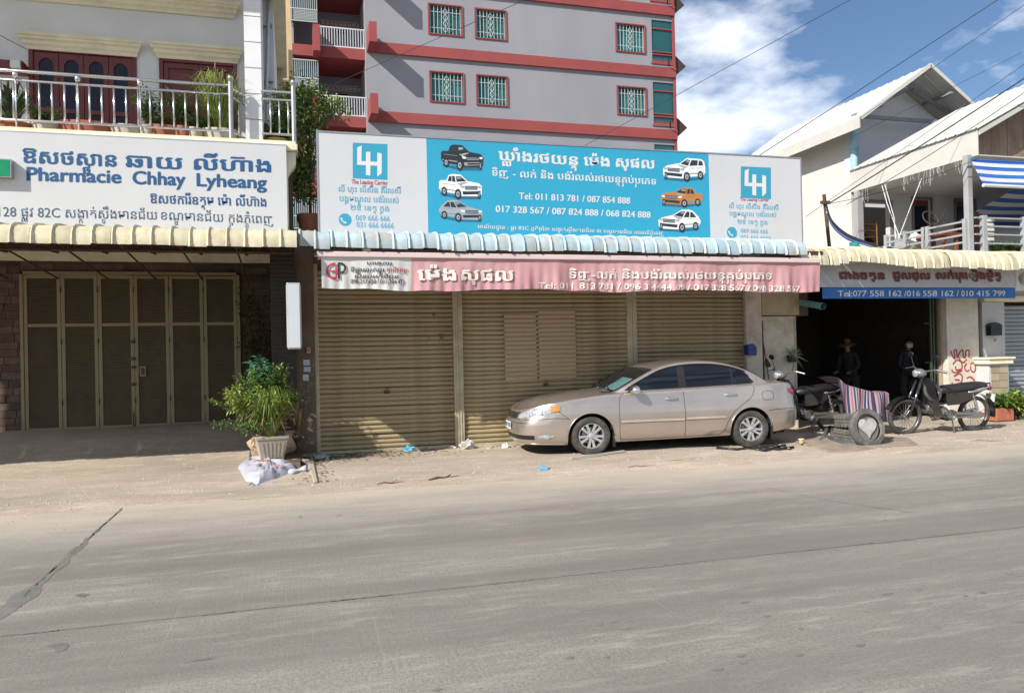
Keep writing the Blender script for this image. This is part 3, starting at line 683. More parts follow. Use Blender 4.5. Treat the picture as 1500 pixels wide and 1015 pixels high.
# door bell / papers on the left post
t = thing('poster_strips', at(448, 545, 12.6), 'torn grey papers pasted on the dark post left of the shutters', 'poster')
for (x, y, w_, h_) in ((449, 531, .10, .09), (450, 541, .11, .08), (448, 553, .09, .10)):
    p = at(x, y, SHY-.125); MB().box(p.x-w_/2, p.x+w_/2, SHY-.128, SHY-.122, p.z-h_/2, p.z+h_/2, Matrix.Identity(4)).build('paper', mat('grey_paper', (.42, .45, .5), .8, var=.3, scale=20), t)
t = thing('yellow_switch_box', at(452, 513, SHY-.14), 'tiny yellow switch box on the post left of the shutters', 'switch')
p = at(452, 513, SHY-.14); MB().box(p.x-.03, p.x+.03, SHY-.16, SHY-.121, p.z-.05, p.z+.05).build('box_body', mat('yellow_plastic', (.42, .26, .05), .5), t, bevel=.004); MB().box(p.x-.01, p.x+.01, SHY-.166, SHY-.16, p.z-.01, p.z+.015).build('button', BLACK, t)

# ================================================================== BILLBOARD
BY = 12.32
bb = thing('billboard', (4.8, BY, 3.6), 'wide turquoise and white billboard with printed cars above the blue canopy', 'billboard')
VIN = mat('white_banner_vinyl', (.51, .515, .53), .4, var=.05, scale=1, dirt=(.5, .5, .5), damt=.2, dscale=1.5)
cor = [at(465.4, 193.2, BY), at(1171.7, 233.8, BY), at(1159.5, 356.6, BY), at(467.6, 336.6, BY)]
bx0 = cor[0].x; bx1 = (cor[1].x); bz0 = cor[3].z-.12; bz1 = (cor[0].z+cor[1].z)/2
def wr(X, Z): return 0
m_ = MB(); m_.box(bx0, bx1, BY+.002, BY+.03, bz0, bz1); m_.build('backing_board', VIN, bb)
def panel(px0, px1, m, nm='vinyl_panel'):
    x0 = bx0 if px0 is None else at(px0, 280, BY).x; x1 = bx1 if px1 is None else at(px1, 280, BY).x
    MB().box(x0, x1, BY-.002, BY+.0015, bz0, bz1).build(nm, m, bb)
panel(None, 626, VIN); panel(626, 1039, CYAN); panel(1039, None, VIN)
m_ = MB(); 
for (x0, x1, z0, z1) in ((bx0-.025, bx0-.001, bz0, bz1+.025), (bx1+.001, bx1+.025, bz0, bz1+.025), (bx0, bx1, bz1+.002, bz1+.026)): m_.box(x0, x1, BY-.01, BY+.05, z0, z1)
m_.build('frame', STEEL, bb)
m_ = MB()
for i in range(7):
    x = lerp(bx0+.1, bx1-.1, i/6); m_.box(x-.02, x+.02, BY+.031, BY+.07, 3.3, bz1); m_.tube([(x, BY+.07, bz1-.15), (x, BY+1.3, 3.6)], .018, 6)
m_.build('support_frame', STEEL, bb)
REDP = mat('red_print', (.42, .03, .04), .5)
def logo(cx, cy, w, h):
    # square with the two joined letters
    def P(a, b): return (cx+(a-.5)*w, cy+(b-.5)*h+(a-.5)*w*.045)
    flat([P(0, 0), P(1, 0), P(1, 1), P(0, 1)], BY, CYAN2, bb, 'logo_square', .0045)
    for pts in ([(.26, .07), (.13, .13), (.12, .62), (.38, .62), (.38, .51), (.25, .51)], [(.38, .24), (.51, .24), (.51, .91), (.38, .89)], [(.51, .51), (.71, .51), (.71, .62), (.51, .62)], [(.71, .25), (.84, .27), (.84, .82), (.71, .93)], ):
        flat([P(*p) for p in pts], BY, WHITE, bb, 'logo_letter', .006)
LKH = mat('light_blue_print', (.12, .36, .50), .5, var=.05)
def leasing(dx, sc, slope, c0, y0, k=1.0):
    pass
logo(542, 236.5, 50.5, 52); logo(1107, 268, 44, 46)
write('The Leasing Carrier', (515, 269.5), (568, 271.5), BY, .10, REDP, bb, bold=.01)
write('លី ហុះ លីស៊ីង គីរីលស៊ី', (496, 281), (587, 284), BY, .125, LKH, bb, bold=.015)
write('បង{រ}ួមណ{ឌ}ល បង់រំលស់', (497, 295), (584, 298), BY, .125, LKH, bb, bold=.015)
write('២៥ េខត{ត} ក{រ}ុង', (513, 308), (570, 310), BY, .125, LKH, bb, bold=.015)
write('069 666 666', (521, 323), (571, 324.5), BY, .125, LKH, bb, bold=.012)
write('031 666 6666', (522, 333), (577, 335), BY, .125, LKH, bb, bold=.012)
write('The Leasing Carrier', (1084, 294.5), (1126, 295.5), BY, .085, REDP, bb, bold=.01)
write('លី ហុះ លីស៊ីង គីរីលស៊ី', (1068, 305), (1140, 308), BY, .115, LKH, bb, bold=.015)
write('បង{រ}ួមណ{ឌ}ល បង់រំលស់', (1068, 316), (1137, 318.5), BY, .115, LKH, bb, bold=.015)
write('២៥ េខត{ត} ក{រ}ុង', (1080, 328), (1124, 329.5), BY, .115, LKH, bb, bold=.015)
write('069 666 666', (1085, 341), (1125, 342.5), BY, .11, LKH, bb, bold=.012)
write('031 666 6666', (1085, 350.5), (1129, 352), BY, .11, LKH, bb, bold=.012)
def phone(px, py, r):
    c = at(px, py, BY); k = (at(px+r, py, BY)-c).length; m_ = MB(); m_.prism([(c.x+k*cos(a*pi/12), c.z+k*sin(a*pi/12)) for a in range(24)], BY-.005, BY-.003); m_.build('phone_disc', CYAN2, bb)
    pts = []; n = 9
    for i in range(n): a = R_(170+i*110/(n-1)); pts.append((c.x+.05*k+k*.62*cos(a), c.z+.15*k+k*.62*sin(a), BY-.007))
    m_ = MB(); rows = [[], []]
    for i, (x, z, y) in enumerate(pts):
        a = R_(170+i*110/(n-1)); wdt = k*(.17 if i in (0, 1, n-1, n-2) else .085); rows[0].append((x+cos(a)*wdt, y, z+sin(a)*wdt)); rows[1].append((x-cos(a)*wdt, y, z-sin(a)*wdt))
    m_.grid(rows); m_.build('phone_handset', WHITE, bb)
phone(505.5, 322, 9.3); phone(1072, 341, 7.4)
write('ឃ{ល}ាំងរថយន{ត}', (730, 235), (847, 243), BY, .245, WHITE, bb, bold=.03)
write('េម៉ង', (855, 243), (893, 245), BY, .245, WHITE, bb, bold=.03); write('សុផល', (902, 245), (959, 248), BY, .245, WHITE, bb, bold=.03)
write('ទិញ - លក់ និង បង់រំលស់រថយន{ត}គ{រ}ប់ប{រ}េភទ', (721, 258), (961, 271), BY, .165, WHITE, bb, bold=.018)
write('Tel: 011 813 781 / 087 854 888', (760, 292), (923, 299), BY, .155, WHITE, bb, bold=.022)
write('017 328 567 / 087 824 888 / 068 824 888', (726, 311), (953, 319.5), BY, .155, WHITE, bb, bold=.022)
write('អាស័យដ{ឋ}ាន : ផ{ល}ូវ 82C ភូមិព{រ}ៃទា សង{ក}ាត់ស{ទ}ឹងមានជ័យ ៣ ខណ{ឌ}មានជ័យ រាជធានីភ{ន}ំេពញ', (700, 334.5), (972, 344.5), BY, .085, WHITE, bb, bold=.012)
# printed cars
PB = {k: mat(k, c, .45, var=.05) for k, c in dict(print_dark=(.02, .022, .026), print_white=(.72, .72, .72), print_silver=(.30, .34, .37), print_orange=(.45, .17, .035), print_glass=(.02, .03, .04), print_grey=(.30, .31, .33), print_shade=(.02, .12, .2), print_shadow=(.22, .23, .25)).items()}
def pcar(x, y, w, h, body, kind, flip=False):
    """three-quarter car picture inside the pixel box x,y,w,h (top left)"""
    def P(a, b): a = 1-a if flip else a; return (x+a*w, y+b*h+(a*w)*.045)
    dk = body == 'print_dark'
    if kind == 'pick':
        bd = [(.0, .36), (.03, .28), (.17, .27), (.22, .06), (.30, .01), (.50, .02), (.66, .27), (.93, .34), (1, .46), (.99, .80), (.90, .87), (.53, .89), (.40, .80), (.06, .74), (0, .62)]
        sw = [[(.20, .30), (.235, .11), (.29, .09), (.285, .31)], [(.30, .31), (.305, .09), (.36, .09), (.385, .33)]]; ws = [(.41, .32), (.385, .10), (.50, .08), (.635, .28)]
    elif kind == 'suv':
        bd = [(.0, .40), (.03, .12), (.10, .03), (.44, .01), (.60, .24), (.90, .36), (1, .50), (.99, .80), (.90, .88), (.53, .90), (.40, .82), (.06, .74), (0, .62)]
        sw = [[(.05, .30), (.08, .12), (.15, .09), (.17, .31)], [(.19, .31), (.18, .09), (.33, .09), (.38, .34)]]; ws = [(.41, .34), (.36, .10), (.44, .07), (.59, .27)]
    else:
        bd = [(.0, .46), (.05, .30), (.18, .06), (.28, .01), (.45, .03), (.64, .27), (.92, .42), (1, .54), (.98, .82), (.88, .90), (.52, .91), (.40, .82), (.06, .74), (0, .60)]
        sw = [[(.10, .34), (.19, .13), (.24, .11), (.25, .35)], [(.27, .35), (.26, .11), (.33, .10), (.40, .36)]]; ws = [(.43, .36), (.36, .10), (.45, .09), (.63, .29)]
    tr = 'print_grey' if dk else 'print_shadow'
    layers = [([(.02, .80), (.5, .88), (.97, .88), (.97, .99), (.45, 1.02), (.05, .88)], 'print_shade', .0035), (bd, body, .0045)]
    for g_ in sw: layers.append((g_, 'print_glass', .006))
    layers.append((ws, 'print_glass', .006)); layers.append(([(ws[1][0]+.02, ws[1][1]+.02), (ws[2][0], ws[2][1]+.02), (ws[2][0]+.03, ws[2][1]+.10), (ws[1][0]+.03, ws[1][1]+.12)], tr, .0075))
    layers.append(([(.42, .39), (.62, .31), (.66, .32), (.50, .46)], 'print_grey' if not dk else 'print_silver', .006))
    layers.append(([(.03, .60), (.38, .66), (.38, .70), (.03, .64)], tr, .006)); layers.append(([(.06, .40), (.38, .44), (.38, .455), (.06, .415)], tr, .006))
    layers.append(([(.60, .47), (.90, .46), (.89, .61), (.61, .63)], 'print_glass', .006)); layers.append(([(.60, .51), (.90, .50), (.90, .525), (.60, .54)], 'print_silver', .0075)); layers.append(([(.61, .57), (.89, .56), (.89, .58), (.61, .595)], 'print_silver', .0075))
    layers.append(([(.49, .45), (.59, .48), (.59, .56), (.51, .55)], 'print_silver' if body == 'print_white' else 'print_white', .0065)); layers.append(([(.91, .46), (.985, .46), (.97, .54), (.91, .54)], 'print_silver' if body == 'print_white' else 'print_white', .0065))
    layers.append(([(.54, .70), (.97, .66), (.95, .78), (.56, .83)], 'print_dark' if not dk else 'print_grey', .006)); layers.append(([(.62, .72), (.90, .70), (.89, .76), (.63, .79)], 'print_glass', .0075))
    m_ = MB(); names = ['print_shade', 'print_dark', 'print_white', 'print_silver', 'print_orange', 'print_glass', 'print_grey', 'print_shadow']
    for pts, mn_, off in layers:
        m_.m = names.index(mn_); v = [tuple(Vector(at(*P(*p), BY))-Vector((0, off, 0))) for p in pts]; f = tuple(range(len(v)))
        m_.add(v, [f[::-1] if not flip else f])
    for (cx, cy, rx, ry) in ((.12, .73, .058, .17), (.44, .82, .068, .19), (.93, .80, .03, .14)):
        for r_, nm, off in ((1.12, 'print_dark', .0085), (.62, 'print_silver', .010), (.45, 'print_grey', .0115), (.2, 'print_dark', .0125)):
            m_.m = names.index(nm); v = [tuple(Vector(at(*P(cx+rx*r_*cos(a*pi/9), cy+ry*r_*sin(a*pi/9)), BY))-Vector((0, off, 0))) for a in range(18)]
            m_.add(v, [tuple(range(18))[::-1]])
    m_.build('printed_car', [PB[n_] for n_ in names], bb)
pcar(646, 211, 62, 37, 'print_dark', 'pick'); pcar(643, 254, 63, 36, 'print_white', 'pick'); pcar(643, 292, 64, 31, 'print_silver', 'sedan')
pcar(971, 230, 62, 34, 'print_white', 'suv', True); pcar(968, 273, 61, 29, 'print_orange', 'pick', True); pcar(964, 305, 62, 33, 'print_white', 'sedan', True)

# ================================================================== PINK AWNING
VY = 11.2
pa = thing('fabric_awning', (4.7, 11.4, 2.6), 'faded pink fabric awning with Khmer letters hanging above the shutters', 'awning')
PINK = mat('faded_pink_canvas', (.48, .25, .265), .75, var=.2, scale=2.2, dirt=(.62, .42, .42), damt=.55, dscale=1.3, stretch=(1, 1, .5))
PINKW = mat('pinkish_white_canvas', (.70, .60, .58), .75, var=.08, scale=2)
WCAN = mat('white_canvas', (.55, .54, .53), .7, var=.08, scale=2, dirt=(.45, .43, .4), damt=.3)
vx0 = at(471, 400, VY).x; vx1 = at(1201.5, 400, VY).x; vz1 = 3.02; vz0 = 2.565
def vy(X, Z):
    k = (vz1-Z)/(vz1-vz0); return VY+.022*k*sin(X*9.3+sin(X*3.1)*1.5)+.004*(k+.2)*sin(X*23+Z*5)+.004*sin(X*5.1-Z*7)+.008*sin(X*41)*k+.02*k
def zb_(X): return vz0+.018*sin(X*2.1+.6)+.007*sin(X*7.3)-.004*X*.8
xsplit = at(603, 400, VY).x
def vgrid(xa, xb, m, nm):
    n = int((xb-xa)/.02); rows = []
    for j in range(17):
        row = []
        for i in range(n+1): X = lerp(xa, xb, i/n); Z = lerp(vz1, zb_(X), j/16); row.append((X, vy(X, Z), Z))
        rows.append(row)
    m_ = MB(); m_.grid(rows[::-1]); return m_.build(nm, m, pa, smooth=True)
vgrid(vx0, xsplit, WCAN, 'white_valance'); vgrid(xsplit, vx1, PINK, 'valance')
m_ = MB(); rows = []
for k in range(9):
    q = k/8; y = lerp(VY, 12.6, q); rows.append([(X, y, lerp(3.07, 3.15, q)-.02*sin(q*pi)+.004*sin(X*5)) for X in [lerp(vx0-.02, vx1+.0, i/60) for i in range(61)]])
m_.grid(rows); m_.build('top_canvas', PINKW, pa, smooth=True)
MB().box(vx0-.06, vx1+.01, VY-.035, VY+.04, 3.02, 3.10).build('front_bar', mat('pink_white_bar', (.60, .47, .46), .5, var=.08), pa, bevel=.012)
m_ = MB(); m_.tube([(vx0-.06, 12.4, 3.2), (vx1, 12.4, 3.2)], .035, 10); m_.build('roller', STEEL, pa, smooth=40)
for X in (.75, 4.2, 8.1): MB().tube([(X, VY+.05, 3.0), (X+.4, 12.1, 3.0), (X, 12.6, 3.05)], .022, 6).build('folding_arm', STEEL, pa)
MB().box(.15, 9.0, 11.5, 11.58, 3.2, 3.27).build('rail', mat('dark_beam', (.05, .03, .025), .8), pa)
S_ = lambda X, Z: vy(X, Z)-.008
CREAMP = mat('cream_print', (.74, .69, .62), .6)
def vw(txt, a_, b_, h, m=CREAMP, **k):
    return write(txt, a_, b_, VY, h, m, pa, surf=S_, **k)
SHP = mat('dark_rose_print', (.30, .10, .11), .7)
vw('េម៉ង', (612, 412.3), (669, 412.7), .26, SHP, bold=.03); vw('សុផល', (676, 412.3), (753, 413), .26, SHP, bold=.03)
def vw2(txt, a_, b_, h, **k):
    return write(txt, a_, b_, VY, h, CREAMP, pa, surf=lambda X, Z: vy(X, Z)-.012, **k)
vw2('េម៉ង', (611, 411), (668, 411.5), .26, bold=.03); vw2('សុផល', (675, 411.5), (752, 412), .26, bold=.03)
vw2('ទិញ-លក់', (834, 408), (903, 408.5), .18, bold=.02); vw2('និងបង់រំលស់រថយន{ត}គ{រ}ប់ប{រ}េភទ', (911, 408.5), (1131, 409.5), .18, bold=.02)
vw2('Tel: 011 813 781 / 096 3 4444 09 / 017 328 567 / 098 328 567', (789, 422.5), (1173, 427), .135, bold=.012)
BLP = mat('black_print', (.02, .02, .02), .5)
for s_, a_, b_, h_ in (('ហាងការ', (537, 388), (574, 388.5), .07), ('ទីផ{ស}ារលក់ដូរ', (514, 398), (563, 398.5), .08), ('សំរាប់អតិថិជន', (520, 407.5), (584, 408), .075)): vw(s_, a_, b_, h_, BLP, bold=.01)
vw('អាជីវកម{ម}', (566, 398), (597, 398.5), .08, REDP, bold=.01); vw('098 213 680 / 011 204 473', (514, 415), (593, 416), .085, BLP, bold=.015)
# round monogram
c = at(492, 396, VY); kk = (at(503, 396, VY)-c).length
def arc(a0, a1, r, w_, m, cx=0, cz=0):
    n = 20; rows = [[], []]
    for i in range(n+1):
        a = R_(lerp(a0, a1, i/n))
        for q, s2 in ((0, r+w_), (1, r-w_)):
            X = c.x+cx+cos(a)*s2; Z = c.z+cz+sin(a)*s2*1.02; rows[q].append((X, vy(X, Z)-.014, Z))
    m_ = MB(); m_.grid(rows); m_.build('monogram', m, pa)
arc(80, 290, kk*.95, kk*.14, REDP, -.02, -.01); arc(-90, 120, kk*.62, kk*.13, BLP, kk*.62, kk*.32)
def bar(x0, z0, x1, z1, m):
    m_ = MB(); Y_ = vy(c.x+x0, c.z)-.016; m_.box(c.x+x0, c.x+x1, Y_, Y_+.001, c.z+z0, c.z+z1); m_.build('monogram', m, pa)
bar(kk*.25, -kk*1.15, kk*.5, kk*.9, BLP); bar(-kk*.75, -kk*.25, kk*.25, -kk*.02, REDP); bar(-kk*.05, -kk*.9, kk*.15, kk*.5, REDP)

# white light box that sticks out from the wall between the two houses; its thin end faces the street
LY = 11.2
LB = thing('light_box_sign', at(430, 462, LY), 'blank white vertical light box sticking out between the two houses', 'light box')
p0 = at(419.5, 414, LY); p1 = at(440.5, 511, LY); xa = p0.x; xb = p1.x+.01
MB().box(xa, xb, LY, 12.5, p1.z, p0.z).build('casing', mat('dull_aluminium', (.45, .45, .45), .4, .5), LB, bevel=.01)
MB().box(xa+.015, xb-.015, LY-.008, LY-.001, p1.z+.02, p0.z-.02).build('end_face', mat('milky_acrylic', (.47, .50, .52), .35, var=.05), LB)
MB().box(xb+.001, xb+.008, LY+.03, 12.45, p1.z+.03, p0.z-.03).build('side_face', mat('milky_acrylic', (.62, .66, .68)), LB)
MB().box(xa-.008, xa-.001, LY+.03, 12.45, p1.z+.03, p0.z-.03).build('side_face', mat('milky_acrylic', (.62, .66, .68)), LB)
m_ = MB(); m_.tube([(xb-.05, 12.4, p0.z-.15), (.15, 12.66, p0.z-.15)], .02, 6); m_.tube([(xb-.05, 12.4, p1.z+.15), (.15, 12.66, p1.z+.15)], .02, 6); m_.build('bracket', STEEL, LB)

# ================================================================== GREY APARTMENT BLOCK
GB = mat('grey_wall_paint', (.255, .255, .285), .85, var=.08, scale=.35, dirt=(.215, .22, .235), damt=.5, dscale=.5, stretch=(1, 1, .35))
RB = mat('brick_red_paint', (.26, .052, .05), .75, var=.12, scale=.8)
TEAL = mat('teal_glazing', (.01, .085, .10), .25, var=.12, scale=.6, spec=.6)
AY = 32.0
ab = thing('apartment_block', (10, AY+4, 0), 'large grey apartment block with brick red floor bands and barred windows', 'building')
ax0, ax1 = 3.16, 17.22; ST = 2.86; F0 = 11.22        # top of lowest band seen; bands every storey
bands = [(F0+ST*k, F0+ST*k+.44) for k in range(-2, 5)]
wins = []
for k in range(-2, 4):
    zb0 = F0+ST*k+1.04
    for (xa, xb) in ((5.78, 7.2), (7.80, 9.14), (14.32, 15.72)): wins.append((xa, xb, zb0, zb0+1.24))
WREC = .14
def wallgrid(mb, x0, x1, z0, z1, Y, holes, th=.3):
    xs_ = sorted({x0, x1, *[h[0] for h in holes], *[h[1] for h in holes]}); zs_ = sorted({z0, z1, *[h[2] for h in holes], *[h[3] for h in holes]})
    for a, b in zip(xs_, xs_[1:]):
        for c_, d in zip(zs_, zs_[1:]):
            cx = (a+b)/2; cz = (c_+d)/2
            if any(h[0] < cx < h[1] and h[2] < cz < h[3] for h in holes): continue
            mb.add([(a, Y, c_), (b, Y, c_), (b, Y, d), (a, Y, d)], [(0, 1, 2, 3)])
    for h in holes:
        a, b, c_, d = h
        mb.add([(a, Y, c_), (b, Y, c_), (b, Y, d), (a, Y, d), (a, Y+th, c_), (b, Y+th, c_), (b, Y+th, d), (a, Y+th, d)], [(0, 4, 5, 1), (1, 5, 6, 2), (2, 6, 7, 3), (3, 7, 4, 0)])
m_ = MB(); wallgrid(m_, ax0, ax1-1.17, 0, 23, AY, wins); m_.box(ax0, ax1, AY+.31, AY+14, 0, 22.9); 
# the stair strip at the right is set between teal panels
strip = [(ax1-1.12, ax1-.06, F0+ST*k+.72, F0+ST*k+2.62) for k in range(-2, 4)]
wallgrid(m_, ax1-1.17, ax1, 0, 23, AY, strip, .1)
m_.build('wall', GB, ab)
for k, (z0, z1) in enumerate(bands):
    MB().box(ax0, ax1+.02, AY-.12, AY-.002, z0, z1).build('floor_band', RB, ab)
    MB().box(ax0-.0, ax0+.30, AY-1.2, AY-.13, z0-.0, z1+.36).build('balcony_end_block', RB, ab)
    MB().box(ax0+.02, ax0+.60, AY-.98, AY-.14, z0-.3, z0-.021).build('end_block_soffit', GB, ab) if False else None
MB().box(ax1-.1, ax1+.03, AY-.06, AY-.003, 0, 22).build('corner_strip', RB, ab)
CURT = mat('teal_curtain', (.02, .17, .18), .6, rnd=.45, var=.35, scale=2, stretch=(9, 1, .3))
BARS = mat('white_window_bars', (.42, .46, .46), .5, var=.05)
wi = 0
for (a, b, c_, d) in wins:
    if c_ < 8.6 : continue
    fr = MB()
    for (x0, x1, z0, z1) in ((a-.04, b+.04, d-.01, d+.04), (a-.04, b+.04, c_-.04, c_+.01), (a-.04, a+.01, c_+.01, d-.01), (b-.01, b+.04, c_+.01, d-.01)): fr.box(x0, x1, AY-.05, AY+.06, z0, z1)
    fo = fr.build('window_frame', RB, ab)
    MB().box(a+.012, b-.012, AY+.16, AY+.2, c_+.012, d-.012).build('pane', CURT, fo)
    g_ = MB(); n = 9
    for i in range(n): 
        x = lerp(a+.06, b-.06, i/(n-1)); g_.box(x-.012, x+.012, AY+.02, AY+.035, c_+.012, d-.012)
    for z in (c_+.28, d-.28): g_.box(a+.012, b-.012, AY+.036, AY+.05, z-.012, z+.012)
    cx = (a+b)/2
    for s in (-1, 1):
        pts = [(cx+s*.10*sin(t_*1.05), AY+.01, lerp(c_+.1, d-.15, t_/12)) for t_ in range(13)]; g_.tube(pts, .014, 4)
    g_.build('window_grille', BARS, fo)
for (a, b, c_, d) in strip:
    MB().box(a, b, AY+.05, AY+.09, c_, d).build('teal_panel', TEAL, ab)
    for z in (c_+.02, c_+.30, c_+.42, d-.42): MB().box(a, b, AY-.01, AY+.045, z, z+.05).build('panel_rail', RB, ab)
    MB().box(a-.06, b+.05, AY-.04, AY-.004, c_-.13, c_-.03).build('panel_sill', RB, ab)
# little tiled eaves on the far right side of the block
TILE = mat('dark_roof_tile', (.05, .025, .025), .7, var=.3)
for k in range(-1, 4):
    z = F0+ST*k+.02-.05
    m_ = MB(); m_.prism([(AY-.2, z+.0+.2), (AY+5, z+.2), (AY+5, z+1.1), (AY-.2, z+1.1)], ax1+.04, ax1+.041, 'x'); m_.v = []; m_.f = []; m_.mi = []
    m_.add([(ax1+.04, AY+.05, z+1.15), (ax1+.04, AY+6, z+1.15), (ax1+.62, AY+.05, z+.66), (ax1+.62, AY+6, z+.66), (ax1+.04, AY+.05, z+.15), (ax1+.04, AY+6, z+.15), (ax1+.56, AY+.05, z+.60), (ax1+.56, AY+6, z+.60)],
           [(0, 2, 3, 1), (0, 4, 6, 2), (4, 5, 7, 6), (2, 6, 7, 3)]); m_.build('tiled_eave', TILE, ab)
for k in range(-1, 4):
    z = F0+ST*k+.48; MB().tube([(ax1-.35, AY-.13, z), (ax1-.52, AY-.45, z+.25)], .03, 6).build('drain_spout', BLACK, ab)
for (x, z) in ((10.9, 11.0), (13.0, 11.0)): MB().box(x, x+.5, AY-.03, AY-.002, 10.62, 10.72).build('air_vent', DARK, ab)
# balcony bay on the left
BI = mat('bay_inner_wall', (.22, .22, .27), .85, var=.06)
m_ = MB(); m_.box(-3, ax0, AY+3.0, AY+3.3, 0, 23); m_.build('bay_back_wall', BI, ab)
m_ = MB(); m_.box(-3, .28, AY+.95, AY+1.1, 0, 23); m_.build('bay_left_wall', GB, ab)
GRL = mat('white_railing_paint', (.55, .57, .6), .5, var=.05)
for k in range(-2, 4):
    z0 = F0+ST*k-.10
    MB().box(-3, ax0-.003, AY+.72, AY+2.99, z0+.05, z0+.5).build('balcony_slab', RB, ab)
    MB().box(1.02, 1.30, AY-.1, AY+.71, z0-.02, z0+1.05).build('balcony_pier', RB, ab)
    rg = MB(); 
    for z in (z0+.54, z0+1.32): rg.box(1.31, ax0-.003, AY+.74, AY+.78, z-.025, z+.025)
    n = 17
    for i in range(n): x = lerp(1.38, ax0-.05, i/(n-1)); rg.box(x-.016, x+.016, AY+.75, AY+.77, z0+.56, z0+1.30)
    rg.build('balcony_railing', GRL, ab)
    # barred window of the left part
    wv = MB(); 
    for i in range(15): x = lerp(.05, 1.22, i/14); wv.box(x-.012, x+.012, AY+.80, AY+.82, z0+1.55, z0+2.75)
    for z in (z0+1.5, z0+2.0, z0+2.75): wv.box(.0, 1.25, AY+.79, AY+.83, z-.02, z+.02)
    for i in range(7): wv.box(.3, 1.2, AY+.80, AY+.82, z0+1.55+i*.06, z0+1.58+i*.06)
    wv.build('barred_window', BARS, ab)
    MB().box(.0, 1.25, AY+.9, AY+.94, z0+1.5, z0+2.78).build('dark_pane', mat('dark_teal_pane', (.02, .06, .08), .3), ab)
    vb = MB()
    for i in range(9): x = 1.5+i*.19; vb.box(x, x+.14, AY+2.95, AY+2.99, z0+2.35, z0+2.47)
    for z in (z0+2.30, z0+2.52): vb.box(1.4, 3.1, AY+2.94, AY+2.99, z-.02, z+.02)
    vb.build('vent_blocks', mat('pale_vent_block', (.5, .45, .42), .8), ab)
    MB().box(2.2, 2.55, AY+2.8, AY+2.99, z0+2.0, z0+2.1).build('wall_lamp', DARK, ab)
# ================================================================== RIGHT-HAND REPAIR SHOP
def atX(px, py, X):
    d = ff*FPX + rr*(px-750) + uu*(507.5-py); return d*(X/d.x) + Vector((0, 0, CAMH))
RYY = 12.75
DW = mat('darkened_interior_wall', (.085, .07, .058), .9, var=.3)  # wall colour darkened to stand for the shade inside the open shop
rs = thing('repair_shop', (11, 14, 0), 'open-fronted dark motorbike repair shop under the telephone banner', 'building')
gx = at(1387, 500, RYY).x
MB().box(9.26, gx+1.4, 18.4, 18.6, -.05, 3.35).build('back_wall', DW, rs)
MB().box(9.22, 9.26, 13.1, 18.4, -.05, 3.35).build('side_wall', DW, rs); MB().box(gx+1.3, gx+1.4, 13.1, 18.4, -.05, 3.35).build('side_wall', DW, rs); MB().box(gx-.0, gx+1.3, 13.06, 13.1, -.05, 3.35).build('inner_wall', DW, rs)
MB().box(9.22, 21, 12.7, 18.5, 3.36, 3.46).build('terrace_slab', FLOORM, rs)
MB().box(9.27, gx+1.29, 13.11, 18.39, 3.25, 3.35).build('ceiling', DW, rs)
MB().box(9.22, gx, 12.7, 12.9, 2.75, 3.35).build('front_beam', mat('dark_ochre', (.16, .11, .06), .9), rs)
p = at(1165, 445, 12.9); 
MB().box(pe+.03, pe+.35, RYY+.05, RYY+.3, 2.2, 3.3).build('wall_stub', DW, rs)
MB().box(9.5, 10.4, 18.0, 18.39, .6, 2.3).build('shelf', mat('dim_shelf', (.16, .12, .09), .9), rs)
MB().box(10.9, 12.0, 18.2, 18.39, .1, 2.2).build('inner_door', mat('dim_panel', (.15, .14, .13), .8), rs)
# pillar with red spray paint
PIL = mat('peeling_white_pillar', (.60, .55, .47), .85, var=.12, scale=3, dirt=(.33, .28, .21), damt=.55, dscale=2.4, bump=.15)
ga = at(1387.5, 500, RYY-.1).x; gb_ = at(1434, 500, RYY-.1).x; gl = at(1373, 500, RYY+.1).x
MB().box(ga, gb_, RYY-.1, RYY+.3, -.05, 3.3).build('front_pillar', PIL, rs, bevel=.008)
MB().box(gl, ga-.002, RYY+.02, RYY+.3, -.05, 3.3).build('door_jamb', mat('tan_jamb', (.33, .26, .18), .85, var=.25), rs)
SPR = mat('red_spray_paint', (.35, .03, .035), .7, var=.35, scale=20)
def spray(strokes, w=.016):
    for st in strokes:
        pts = [at(1150+x/3.383, 380+y/3.383, RYY-.104) for x, y in st]
        n = len(pts); P2 = []
        for i in range(n-1):
            a = pts[max(i-1, 0)]; b = pts[i]; c_ = pts[i+1]; d = pts[min(i+2, n-1)]
            for k in range(5):
                t = k/5; P2.append(.5*((2*b)+(c_-a)*t+(2*a-5*b+4*c_-d)*t*t+(-a+3*b-3*c_+d)*t**3))
        P2.append(pts[-1]); r0_ = []; r1_ = []
        for i, q in enumerate(P2):
            d = (P2[min(i+1, len(P2)-1)]-P2[max(i-1, 0)]).normalized(); nn = Vector((-d.z, 0, d.x))*w*(.8+.4*random.random()); r0_.append(q+nn); r1_.append(q-nn)
        m_ = MB(); m_.grid([r0_, r1_]); m_.build('spray_stroke', SPR, rs)
